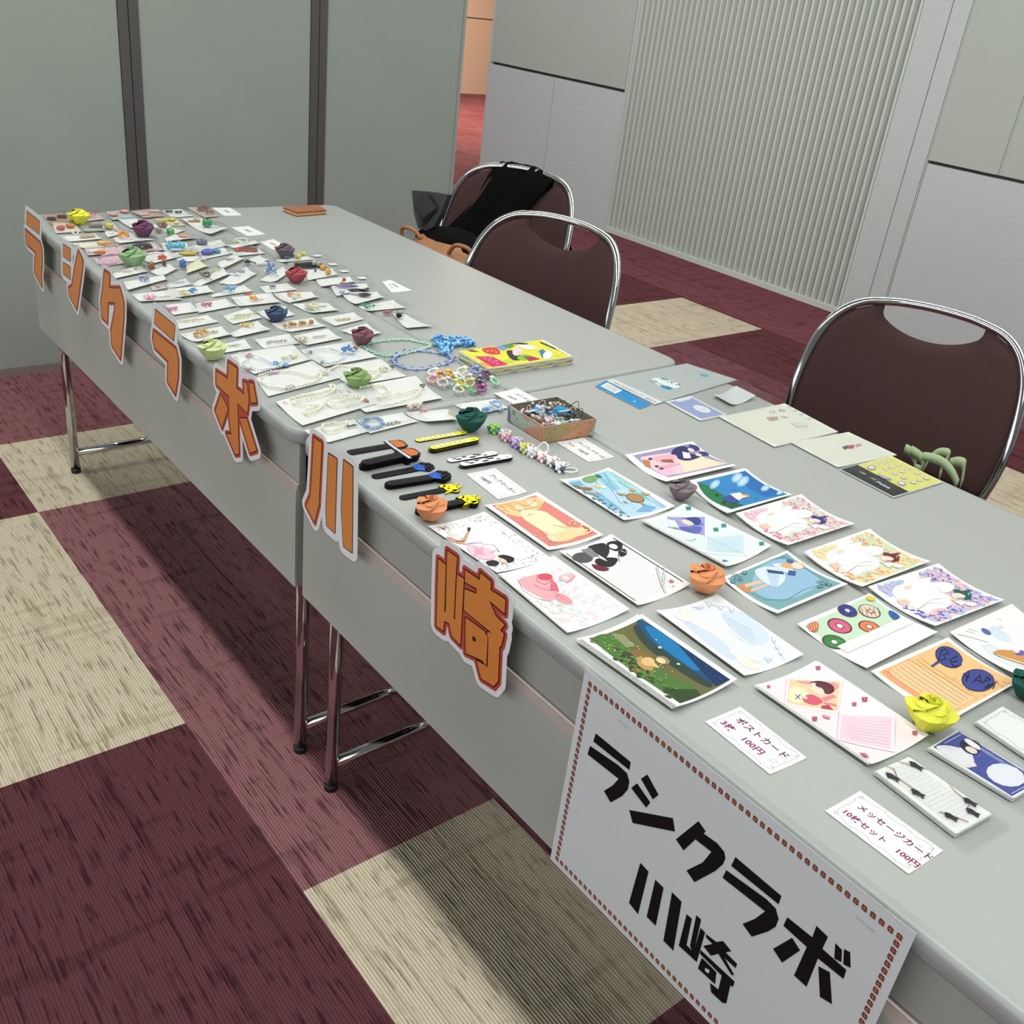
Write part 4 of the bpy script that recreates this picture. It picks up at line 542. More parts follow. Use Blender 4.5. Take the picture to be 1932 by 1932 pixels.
{'n':'postcard','l':'postcard with coloured doughnuts on mint above a blank half','c':'postcard','curl':'u','h':0.005,'k':1,'th':0.35,'g':'postcards laid out in rows on the near table','b':'fcfcf8','z':0,'q':[[2.2648,0.2871],[2.2698,0.4398],[2.3703,0.4401],[2.3672,0.2856]],'a':[['p','cfeacb',[[66,42],[32,961],[539,968],[520,67]]],['e','6b3a2a',265,339,14.84,17.25,0],['e','e0648c',265,339,12.59,14.84,0],['x','dot','f6dfa0',220,279,310,399,16,0.5,3],['e','6b3a2a',265,339,5.17,5.52,0],['e','ffffff',265,339,3.79,4.14,0],['e','6b3a2a',454,571,12.9,15,0],['e','ee8458',454,571,10.95,12.9,0],['e','6b3a2a',454,571,4.5,4.8,0],['e','fbfbf2',454,571,3.3,3.6,0],['e','6b3a2a',446,105,14.19,16.5,0],['e','2e8a45',446,105,12.04,14.19,0],['x','dot','bfe0a0',401,45,491,165,16,0.5,3],['e','6b3a2a',446,105,4.95,5.28,0],['e','fbfbf2',446,105,3.63,3.96,0],['e','6b3a2a',110,580,12.25,14.25,0],['e','2a3c94',110,580,10.4,12.25,0],['x','dot','8a9ae0',65,520,155,640,16,0.5,3],['e','6b3a2a',110,580,4.28,4.56,0],['e','e8ecfa',110,580,3.13,3.42,0],['p','fcfcf8',[[520,67],[539,968],[696,960],[672,72]]],['e','6b3a2a',248,768,13.5,15.75,0],['e','f0d9c4',248,768,12.3,14.4,0],['l','7a4630',0.9,[[148,738],[271,659]]],['l','7a4630',0.9,[[172,776],[296,694]]],['l','7a4630',0.9,[[196,814],[321,730]]],['l','7a4630',0.9,[[221,851],[346,766]]],['l','7a4630',0.9,[[246,888],[372,801]]],['e','7a4630',257,773,4.5,4.5,0],['e','f0d9c4',257,773,3,3,0],['p','d9744a',[[70,49],[66,178],[123,180],[214,94],[200,29]]],['l','f6d0b0',0.9,[[73,76],[173,32]]],['l','f6d0b0',0.9,[[74,109],[175,57]]],['l','f6d0b0',0.9,[[75,143],[177,82]]],['l','f6d0b0',0.9,[[76,177],[179,108]]],['p','e9d23c',[[35,904],[36,957],[128,982],[133,913],[83,883]]],['x','dot','d04a3a',800,880,880,960,6,0.6,3],['p','2a62b4',[[360,928],[381,972],[529,956],[539,860],[446,876]]],['x','dot','bfe0ff',900,640,985,760,9,0.5,2]]},
{'n':'postcard','l':'white postcard with a sketched cake slice, teacup and cutlery','c':'postcard','curl':'u','h':0.005,'k':1,'th':0.35,'g':'postcards laid out in rows on the near table','b':'fcfcf8','z':0,'q':[[2.3785,0.4547],[2.387,0.6028],[2.487,0.5841],[2.4738,0.445]],'a':[['p','dbe9f4',[[199,398],[181,523],[443,538],[505,424],[363,361]]],['l','9fb8cc',0.5,[[199,398],[181,523],[443,538]]],['e','5a6ab0',209,364,6.75,6,0],['p','e6eef0',[[372,121],[388,196],[589,239],[912,200],[924,113],[723,69]]],['l','9cc0c8',0.6,[[372,121],[406,224],[598,252],[934,175]]],['p','d99a52',[[519,141],[520,243],[672,405],[894,381],[1020,230],[621,134]]],['p','f6e6c8',[[542,139],[870,251],[991,239],[1011,216],[593,120]]],['l','4a4258',1.1,[[563,128],[895,220],[1004,225]]],['l','8a4a24',0.8,[[519,141],[621,134],[902,213],[1020,230]]],['e','6f62b0',707,376,5.1,9,0],['e','efe6f8',663,367,3,4.5,0],['l','7a7a80',0.7,[[79,40],[176,131],[368,240]]],['l','7a7a80',0.5,[[79,165],[173,226]]],['l','7a7a80',0.5,[[67,210],[157,275]]],['l','c9b9b4',0.4,[[113,614],[130,671],[162,650]]],['e','e4eef4',230,582,3,4.5,0]]},
{'n':'postcard','l':'orange leopard postcard with BE HAPPY on two blue balloons','c':'postcard','curl':'u','h':0.004,'k':2,'th':0.35,'g':'postcards laid out in rows on the near table','b':'fcfcf8','z':0,'q':[[2.3734,0.2876],[2.3842,0.4417],[2.4809,0.4316],[2.4749,0.2821]],'a':[['p','fbc98a',[[46,34],[43,953],[972,992],[954,92]]],['p','f7a878',[[46,34],[53,148],[518,179],[938,111],[954,92]]],['x','blob','f0a070',540,560,960,930,36,2.6,2],['p','fbd09c',[[51,104],[48,418],[388,483],[914,487],[937,418],[912,119],[476,124]]],['l','d07a50',0.4,[[70,134],[56,410],[458,496],[914,487],[914,157]]],['l','7a6a6a',0.4,[[70,110],[500,125],[900,105]]],['l','7a6a6a',0.4,[[74,162],[500,177],[894,157]]],['l','7a6a6a',0.4,[[78,214],[500,229],[888,209]]],['l','7a6a6a',0.4,[[82,266],[500,281],[882,261]]],['l','7a6a6a',0.4,[[86,318],[500,333],[876,313]]],['l','7a6a6a',0.4,[[90,370],[500,385],[870,365]]],['l','7a6a6a',0.4,[[94,422],[500,437],[864,417]]],['l','7a6a6a',0.4,[[98,474],[500,489],[858,469]]],['l','7a6a6a',0.4,[[102,526],[500,541],[852,521]]],['e','1f2a5c',255,775,16.5,22.5,25],['e','3b4694',255,775,15,21,25],['e','1f2a5c',716,724,17.25,28.5,12],['e','3b4694',716,724,15.75,27,12],['p','3b4694',[[232,639],[266,648],[283,522],[256,526]]],['p','3b4694',[[744,570],[781,593],[765,516]]],['l','ffffff',0.8,[[85,731],[79,776]]],['l','ffffff',0.8,[[388,821],[438,803]]],['l','ffffff',0.8,[[520,680],[522,720]]],['l','ffffff',0.8,[[869,807],[915,776]]],['l','0d0f22',1.1,[[129,793],[236,646],[260,725],[193,756],[213,810],[128,836],[130,772]]],['l','0d0f22',1.1,[[292,861],[295,754],[394,701],[420,758]]],['l','0d0f22',1.1,[[331,741],[357,799]]],['l','0d0f22',1.1,[[538,703],[606,686]]],['l','0d0f22',1.1,[[557,768],[659,609]]],['l','0d0f22',1.1,[[592,669],[628,705]]],['l','0d0f22',1.1,[[710,649],[668,801],[776,705]]],['l','0d0f22',1.1,[[702,700],[746,738]]],['l','0d0f22',1.1,[[786,716],[734,838],[790,820],[774,762]]],['l','0d0f22',1.1,[[858,657],[834,749],[870,729],[863,682]]],['l','0d0f22',1.1,[[861,739],[850,806]]],['l','0d0f22',1.1,[[847,843],[920,704]]]]},
{'n':'postcard','l':'pink postcard with a short-haired figure hugging a rabbit toy','c':'postcard','curl':'v','h':0.005,'k':3,'th':0.35,'g':'postcards laid out in rows on the near table','b':'fcfcf8','z':0,'q':[[2.3203,0.1389],[2.3282,0.242],[2.4756,0.239],[2.4684,0.1407]],'a':[['p','fbeef2',[[25,25],[975,25],[975,975],[25,975]]],['x','dot','f3cfdb',40,40,960,960,120,0.35,9],['p','ffffff',[[12,486],[263,966],[506,475],[258,-3]]],['p','f7d7ae',[[35,483],[261,934],[481,488],[250,56]]],['p','f0a3a0',[[60,504],[239,880],[300,857],[318,683],[221,682],[112,528]]],['p','fbf3c8',[[231,98],[107,364],[143,475],[254,451],[298,194]]],['p','5e2a38',[[138,627],[161,758],[258,819],[317,737],[311,609],[208,649],[166,606]]],['e','fbe3d0',223,616,10.8,7.8,-15],['p','6b3040',[[169,673],[236,771],[304,708],[298,604],[242,674],[201,632]]],['p','e2607a',[[238,320],[239,477],[320,506],[362,458],[355,324],[292,264]]],['p','ee8c98',[[313,519],[331,688],[362,676],[354,502]]],['p','ee8c98',[[345,475],[413,568],[440,547],[375,463]]],['p','c4405a',[[378,399],[395,485],[455,460],[400,358]]],['e','fbe3d0',250,347,3.6,3.12,0],['l','4a6ab8',1,[[195,295],[258,268]]],['l','4a6ab8',1,[[212,353],[239,220]]],['x','curl','6a5a50',140,580,200,700,5,2.4,3],['p','ffffff',[[497,483],[728,944],[989,460],[719,-20]]],['p','f8d8e6',[[523,472],[735,912],[956,455],[718,33]]],['l','e3a9c4',0.35,[[557,427],[756,818]]],['l','e3a9c4',0.35,[[583,395],[779,774]]],['l','e3a9c4',0.35,[[608,363],[801,730]]],['l','e3a9c4',0.35,[[634,330],[823,685]]],['l','e3a9c4',0.35,[[659,297],[846,639]]],['l','e3a9c4',0.35,[[685,263],[868,593]]],['l','e3a9c4',0.35,[[710,229],[891,546]]],['l','e3a9c4',0.35,[[736,194],[914,498]]],['l','e7b9c9',0.45,[[16,463],[256,-8]]],['l','e7b9c9',0.45,[[507,479],[263,-20]]],['l','e7b9c9',0.45,[[263,966],[501,461],[717,-15]]],['l','e7b9c9',0.45,[[757,933],[971,468]]],['p','b84a62',[[38,898],[58,943],[84,897],[72,858]]],['e','e8a0ac',63,897,0.96,0.96,0],['p','b84a62',[[34,102],[41,144],[63,103],[60,68]]],['e','e8a0ac',50,102,0.96,0.96,0],['p','b84a62',[[474,891],[498,945],[525,890],[511,844]]],['e','e8a0ac',502,890,0.96,0.96,0],['p','b84a62',[[472,735],[488,780],[510,735],[500,697]]],['e','e8a0ac',492,735,0.96,0.96,0],['p','b84a62',[[914,889],[934,936],[956,888],[943,848]]],['e','e8a0ac',937,888,0.96,0.96,0],['p','b84a62',[[455,88],[467,156],[499,88],[494,30]]],['e','e8a0ac',479,87,0.96,0.96,0],['p','cf6a7c',[[883,26],[906,86],[948,71],[937,17]]],['p','e79aa8',[[462,255],[509,304],[523,256],[481,217]]]]},
{'n':'price_card','l':'price card reading three postcards 100 yen beside the night postcard stack','c':'price card','curl':'v','h':0.0006,'k':1,'th':0.35,'g':'price cards between the goods','b':'fcfcf8','z':0,'q':[[2.3276,0.0443],[2.3312,0.0986],[2.4231,0.095],[2.4177,0.0406]],'a':[['x','scroll','8a8a92',0,0,0,0,0,0,1],['t','7a2a5c','ポストカード',140,590,11,0,0.35],['t','8c2a6c','3枚　100円',90,250,11,0,0.35]]},
{'n':'price_card','l':'price card for sets of ten message cards, nearest the sign','c':'price card','curl':'v','h':0.0006,'k':1,'th':0.35,'g':'price cards between the goods','b':'fcfcf8','z':0,'q':[[2.4794,0.0473],[2.4822,0.1021],[2.5728,0.1029],[2.5699,0.0479]],'a':[['x','scroll','8a8a92',0,0,0,0,0,0,1],['t','7a2a5c','メッセージカード',130,590,9.6,0,0.35],['t','8c2a6c','10枚セット　100円',90,250,9.2,0,0.35]]},
{'n':'price_card','l':'price card for straps tucked behind the strap box','c':'price card','curl':'v','h':0.0006,'k':1,'th':0.35,'g':'price cards between the goods','b':'fcfcf8','z':0,'q':[[1.4866,0.4057],[1.482,0.4649],[1.549,0.4657],[1.5444,0.4078]],'a':[['x','scroll','8a8a92',0,0,0,0,0,0,1],['t','2a2530','ストラップ',300,600,9.5,0,0.35],['t','8a4a6a','200円',320,250,9.5,0,0.35]]},
{'n':'price_card','l':'price card for umbrella markers in front of the strap box','c':'price card','curl':'v','h':0.0006,'k':1,'th':0.35,'g':'price cards between the goods','b':'fcfcf8','z':0,'q':[[1.7043,0.3713],[1.7105,0.4268],[1.7919,0.4237],[1.7873,0.3693]],'a':[['x','scroll','8a8a92',0,0,0,0,0,0,1],['t','2a2530','アンブレラマーカー',130,600,8.2,0,0.35],['t','5a2a4a','3つ　100円',110,260,9.5,0,0.35]]},
{'n':'price_card','l':'price card for bookmarks beside the white animal bookmarks','c':'price card','curl':'v','h':0.0006,'k':1,'th':0.35,'g':'price cards between the goods','b':'fcfcf8','z':0,'q':[[1.7368,0.1607],[1.7395,0.2145],[1.8256,0.2101],[1.8246,0.1546]],'a':[['x','scroll','8a8a92',0,0,0,0,0,0,1],['t','2a2530','ブックマーカー',170,590,9.2,0,0.35],['t','2a2530','100円',180,250,9.5,0,0.35]]},
{'n':'price_card','l':'small white price card at the far table edge beside the brown beads','c':'price card','curl':'v','h':0.0006,'k':1,'th':0.35,'g':'price cards between the goods','b':'fcfcf8','z':0,'q':[[0.0017,0.5098],[0.0091,0.5626],[0.1046,0.5573],[0.1026,0.5023]],'a':[['t','7a5a5a','300円',300,450,12,0,0.35]]},
{'n':'price_card','l':'small white price card to the right of the curled packet with green stone','c':'price card','curl':'v','h':0.0006,'k':1,'th':0.35,'g':'price cards between the goods','b':'fcfcf8','z':0,'q':[[0.2307,0.4646],[0.2249,0.519],[0.318,0.524],[0.3277,0.4675]],'a':[['t','6a5560','200円',300,450,12,0,0.35]]},
{'n':'price_card','l':'small white price card just behind the mauve grey paper rose','c':'price card','curl':'v','h':0.0006,'k':1,'th':0.35,'g':'price cards between the goods','b':'fcfcf8','z':0,'q':[[0.3896,0.472],[0.3706,0.5203],[0.4456,0.5218],[0.4729,0.4695]],'a':[['t','8a5a60','200円',260,450,12,0,0.35]]},
{'n':'price_card','l':'white price card at the back right of the earring packets','c':'price card','curl':'v','h':0.0006,'k':1,'th':0.35,'g':'price cards between the goods','b':'fcfcf8','z':0,'q':[[0.7979,0.593],[0.789,0.6219],[0.8814,0.6234],[0.8829,0.5658]],'a':[['t','5a5a5e','各300円',260,560,9,0,0.35],['t','6a6a6e','イヤリング',240,260,7,0,0.35]]},
{'n':'message_card_pack','l':'bagged pack of grid message cards with black cats on cords','c':'card pack','curl':'v','h':0.0002,'k':9,'th':0.55,'g':'bagged message card packs at the near right','b':'fcfcf8','z':0.001,'q':[[2.4764,0.1352],[2.4836,0.1868],[2.5752,0.1848],[2.5692,0.1277]],'a':[['l','dcdce4',0.35,[[60,120],[60,880]]],['l','dcdce4',0.35,[[112,120],[112,880]]],['l','dcdce4',0.35,[[164,120],[164,880]]],['l','dcdce4',0.35,[[216,120],[216,880]]],['l','dcdce4',0.35,[[268,120],[268,880]]],['l','dcdce4',0.35,[[320,120],[320,880]]],['l','dcdce4',0.35,[[372,120],[372,880]]],['l','dcdce4',0.35,[[424,120],[424,880]]],['l','dcdce4',0.35,[[476,120],[476,880]]],['l','dcdce4',0.35,[[528,120],[528,880]]],['l','dcdce4',0.35,[[580,120],[580,880]]],['l','dcdce4',0.35,[[632,120],[632,880]]],['l','dcdce4',0.35,[[684,120],[684,880]]],['l','dcdce4',0.35,[[736,120],[736,880]]],['l','dcdce4',0.35,[[788,120],[788,880]]],['l','dcdce4',0.35,[[840,120],[840,880]]],['l','dcdce4',0.35,[[892,120],[892,880]]],['l','dcdce4',0.35,[[40,120],[960,120]]],['l','dcdce4',0.35,[[40,186],[960,186]]],['l','dcdce4',0.35,[[40,252],[960,252]]],['l','dcdce4',0.35,[[40,318],[960,318]]],['l','dcdce4',0.35,[[40,384],[960,384]]],['l','dcdce4',0.35,[[40,450],[960,450]]],['l','dcdce4',0.35,[[40,516],[960,516]]],['l','dcdce4',0.35,[[40,582],[960,582]]],['l','dcdce4',0.35,[[40,648],[960,648]]],['l','dcdce4',0.35,[[40,714],[960,714]]],['l','dcdce4',0.35,[[40,780],[960,780]]],['l','dcdce4',0.35,[[40,846],[960,846]]],['l','b98e62',1.2,[[-15,311],[66,387],[178,238],[476,264]]],['l','b98e62',1.2,[[12,661],[210,927],[246,998]]],['l','b98e62',1.2,[[490,1035],[605,912],[718,892],[951,1073]]],['l','b98e62',1.2,[[730,171],[822,298],[971,429]]],['l','b98e62',1.2,[[787,925],[851,669]]],['p','2e2c33',[[53,851],[95,936],[168,922],[212,965],[207,883],[245,816],[188,835],[139,794],[132,747],[92,808]]],['p','2e2c33',[[67,130],[107,218],[178,214],[219,261],[216,179],[253,117],[197,130],[150,83],[145,36],[105,92]]],['p','2e2c33',[[363,197],[403,281],[471,276],[512,321],[507,242],[542,183],[489,196],[443,152],[437,107],[400,161]]],['p','2e2c33',[[708,890],[750,965],[817,953],[858,992],[852,917],[885,857],[832,874],[786,837],[779,795],[743,851]]],['p','2e2c33',[[755,236],[794,315],[858,309],[898,351],[892,278],[924,222],[874,234],[829,193],[822,151],[788,202]]],['p','2e2c33',[[821,692],[862,767],[927,757],[968,796],[961,723],[993,665],[942,681],[897,643],[889,602],[855,655]]]]},
{'n':'message_card_pack','l':'bagged pack of blue message cards with a white-capped figure','c':'card pack','curl':'v','h':0.0002,'k':9,'th':0.55,'g':'bagged message card packs at the near right','b':'fcfcf8','z':0.001,'q':[[2.4873,0.2196],[2.4891,0.2755],[2.5808,0.2793],[2.5765,0.2263]],'a':[['p','4a57a8',[[18,100],[15,990],[990,970],[981,41]]],['l','dfe4fa',0.8,[[9,425],[18,980]]],['l','dfe4fa',0.8,[[52,395],[63,945]]],['l','dfe4fa',0.8,[[252,901],[742,871]]],['l','dfe4fa',0.8,[[289,856],[740,815]]],['l','dfe4fa',0.8,[[954,109],[962,536]]],['p','f3f1f6',[[14,140],[87,391],[210,532],[309,614],[453,324],[463,54],[291,63],[145,51]]],['p','f3f1f6',[[134,321],[201,558],[256,463],[198,201]]],['p','2a2140',[[134,622],[136,925],[247,1039],[339,897],[376,605],[295,473]]],['e','fbe9e2',290,658,6,5.4,0],['p','ffffff',[[128,824],[150,946],[311,917],[356,797],[237,760]]],['p','fbe9e2',[[400,174],[444,349],[489,280],[456,134]]],['x','gear','f4f5fa',744,528,0,0,16,20.5,1]]},
{'n':'message_card_pack','l':'bagged pack of plain white scroll-edged message cards','c':'card pack','curl':'v','h':0.0002,'k':9,'th':0.55,'g':'bagged message card packs at the near right','b':'fcfcf8','z':0.001,'q':[[2.4928,0.3094],[2.4952,0.3644],[2.5775,0.3638],[2.5782,0.3022]],'a':[['x','scroll','8a8a92',0,0,0,0,0,0,1]]},
{'n':'card_pack','l':'thin stack of lilac cards with a white scalloped oval','c':'card pack','curl':'v','h':0.0002,'k':4,'th':0.8,'b':'fcfcf8','z':0,'q':[[1.6532,0.6921],[1.6527,0.7624],[1.7483,0.7571],[1.7457,0.6866]],'a':[['p','a3b1dc',[[51,42],[37,948],[978,925],[963,75]]],['x','gear','f8faff',593,609,0,0,18,14,1],['p','e8ecf6',[[15,309],[2,885],[118,890],[137,336]]],['l','9cb4d8',0.5,[[446,487],[512,831]]],['l','9cb4d8',0.5,[[498,438],[583,774]]],['l','9cb4d8',0.5,[[550,388],[654,717]]],['l','9cb4d8',0.5,[[602,338],[725,661]]]]},
{'n':'envelope','l':'large cream envelope of stickers in clear film at the back edge','c':'envelope','curl':'v','h':0.001,'k':2,'th':1.2,'b':'eeeee0','z':0,'q':[[1.7481,0.7355],[1.7581,0.9216],[1.8961,0.9029],[1.8875,0.7239]],'a':[['e','d9a99a',161,676,5.76,7.2,0],['e','efe9dd',161,676,3.24,3.96,0],['e','8f9a90',173,817,5.76,7.2,0],['e','efe9dd',173,817,3.24,3.96,0],['e','c9a9a0',118,981,3.36,4.2,0],['e','efe9dd',118,981,1.89,2.31,0],['e','b9b0a4',256,956,3.36,4.2,0],['e','efe9dd',256,956,1.89,2.31,0],['e','b9b0a4',378,953,3.36,4.2,0],['e','efe9dd',378,953,1.89,2.31,0],['e','b9b59a',527,958,3.84,4.8,0],['e','efe9dd',527,958,2.16,2.64,0],['p','c9a8a0',[[268,494],[299,638],[386,588],[376,469]]],['p','b9b6ae',[[300,659],[371,751],[397,708]]],['p','e2e3da',[[538,654],[606,835],[720,780],[667,630]]],['l','c9c9bc',0.5,[[113,43],[568,21],[998,189]]],['l','b0a8a0',0.5,[[786,590],[783,658]]]]},
{'n':'envelope','l':'cream envelope with a small red print beside the larger envelope','c':'envelope','curl':'v','h':0.001,'k':2,'th':1.2,'b':'eeeee0','z':0,'q':[[1.8856,0.7699],[1.9071,0.9216],[2.0124,0.9171],[1.9946,0.7613]],'a':[['p','6a5a5a',[[436,529],[413,641],[521,588],[535,495]]],['p','c9606a',[[425,631],[437,739],[549,647],[542,571]]],['p','dba0a0',[[432,767],[445,851],[533,790],[528,687]]]]},
{'n':'sticker_pack','l':'black and yellow sheet of point stickers in clear film','c':'sticker pack','curl':'v','h':0.0005,'k':3,'th':1,'b':'fcfcf8','z':0,'q':[[2.0032,0.7572],[2.0106,0.9023],[2.1178,0.8901],[2.1106,0.7504]],'a':[['p','2c2e30',[[0,0],[-14,329],[997,318],[1000,0]]],['p','f1eb8a',[[-14,329],[0,1000],[1000,1000],[997,318]]],['e','b5b0bd',118,840,4.8,6,0],['e','f2efdc',118,840,3.72,4.8,0],['e','b5b0bd',115,718,4.8,6,0],['e','f2efdc',115,718,3.72,4.8,0],['e','b5b0bd',292,845,4.8,6,0],['e','f2efdc',292,845,3.72,4.8,0],['e','b5b0bd',118,577,4.8,6,0],['e','f2efdc',118,577,3.72,4.8,0],['e','b5b0bd',294,704,4.8,6,0],['e','f2efdc',294,704,3.72,4.8,0],['e','b5b0bd',462,866,4.8,6,0],['e','f2efdc',462,866,3.72,4.8,0],['e','b5b0bd',305,581,4.8,6,0],['e','f2efdc',305,581,3.72,4.8,0],['e','b5b0bd',477,724,4.8,6,0],['e','f2efdc',477,724,3.72,4.8,0],['e','b5b0bd',640,877,4.8,6,0],['e','f2efdc',640,877,3.72,4.8,0],['e','b5b0bd',485,576,4.8,6,0],['e','f2efdc',485,576,3.72,4.8,0],['e','b5b0bd',814,731,4.8,6,0],['e','f2efdc',814,731,3.72,4.8,0],['e','b5b0bd',645,589,4.8,6,0],['e','f2efdc',645,589,3.72,4.8,0],['e','b5b0bd',823,864,4.8,6,0],['e','f2efdc',823,864,3.72,4.8,0],['e','b5b0bd',824,592,4.8,6,0],['e','f2efdc',824,592,3.72,4.8,0],['e','a9a5b4',178,423,6.6,10.8,20],['e','e9e6e4',178,423,5.04,8.88,20],['e','a9a5b4',759,425,6.6,10.8,20],['e','e9e6e4',759,425,5.04,8.88,20],['p','b9b0d0',[[354,381],[470,358],[576,412],[629,370],[536,290],[421,313]]],['t','f4f4f0','Point',560,110,12,0,0.5],['t','f4f4f0','seal',420,150,7,0,0.3],['t','f4f4f0','120',190,150,8,0,0.3]]},
{'n':'booklet','l':'topmost yellow booklet of a stack with pink title block and colourful figures','c':'booklet','curl':'v','h':0,'k':6,'th':2.9,'g':'booklets stacked behind the ring pile','b':'ece24a','z':0.0174,'q':[[1.311,0.452],[1.314,0.6662],[1.4205,0.6587],[1.413,0.4483]],'a':[['p','f0e84a',[[0,0],[0,1000],[1000,1000],[1000,0]]],['p','d9286a',[[360,56],[474,217],[955,239],[962,50]]],['p','e0403a',[[14,247],[33,395],[216,396],[455,326],[384,223],[212,206]]],['p','5f3a1a',[[5,79],[35,138],[190,175],[122,97]]],['p','f7a83a',[[666,3],[733,54],[953,53],[882,4]]],['p','7f9ad8',[[33,395],[-18,530],[177,528],[290,409]]],['p','2d2a26',[[304,430],[296,512],[674,507],[859,413],[771,330]]],['p','4f9a3a',[[13,480],[-24,599],[135,609],[219,513]]],['p','f4d9e0',[[206,570],[208,649],[573,543],[624,433],[450,457]]],['p','f4f4f8',[[29,647],[54,732],[366,807],[440,725],[316,637]]],['p','8ac43a',[[638,454],[587,564],[745,612],[895,465],[789,400]]],['p','b02a5a',[[674,507],[770,603],[912,629],[940,487]]],['p','2a8ac0',[[524,755],[472,821],[622,806],[901,659]]],['p','f6f6fa',[[701,735],[560,857],[722,862],[951,734],[958,651]]],['p','f0e84a',[[600,869],[787,865],[880,910],[887,826]]],['p','3a2a22',[[4,562],[-40,672],[124,788],[162,747],[48,627]]],['p','c9e04a',[[747,249],[696,356],[867,334],[884,251]]],['p','1e1e20',[[138,906],[136,935],[566,964],[552,942]]],['p','ffffff',[[42,963],[30,995],[993,989],[989,963]]],['x','curl','2a2a2e',440,480,760,900,26,3.4,4],['x','curl','3a3a9a',560,640,900,960,10,3,5],['l','fbeef2',0.9,[[494,110],[542,126],[584,97]]],['l','fbeef2',0.9,[[594,120],[643,136],[684,107]]],['l','fbeef2',0.9,[[694,129],[742,145],[783,116]]],['l','fbeef2',0.9,[[807,140],[854,156],[895,127]]],['l','fbeef2',0.9,[[514,166],[563,182],[605,153]]],['l','fbeef2',0.9,[[680,172],[729,188],[770,158]]],['l','fbeef2',0.9,[[174,244],[224,260],[267,230]]],['l','fbeef2',0.9,[[182,292],[232,308],[275,278]]],['l','fbeef2',0.9,[[284,308],[333,325],[376,294]]]]}]
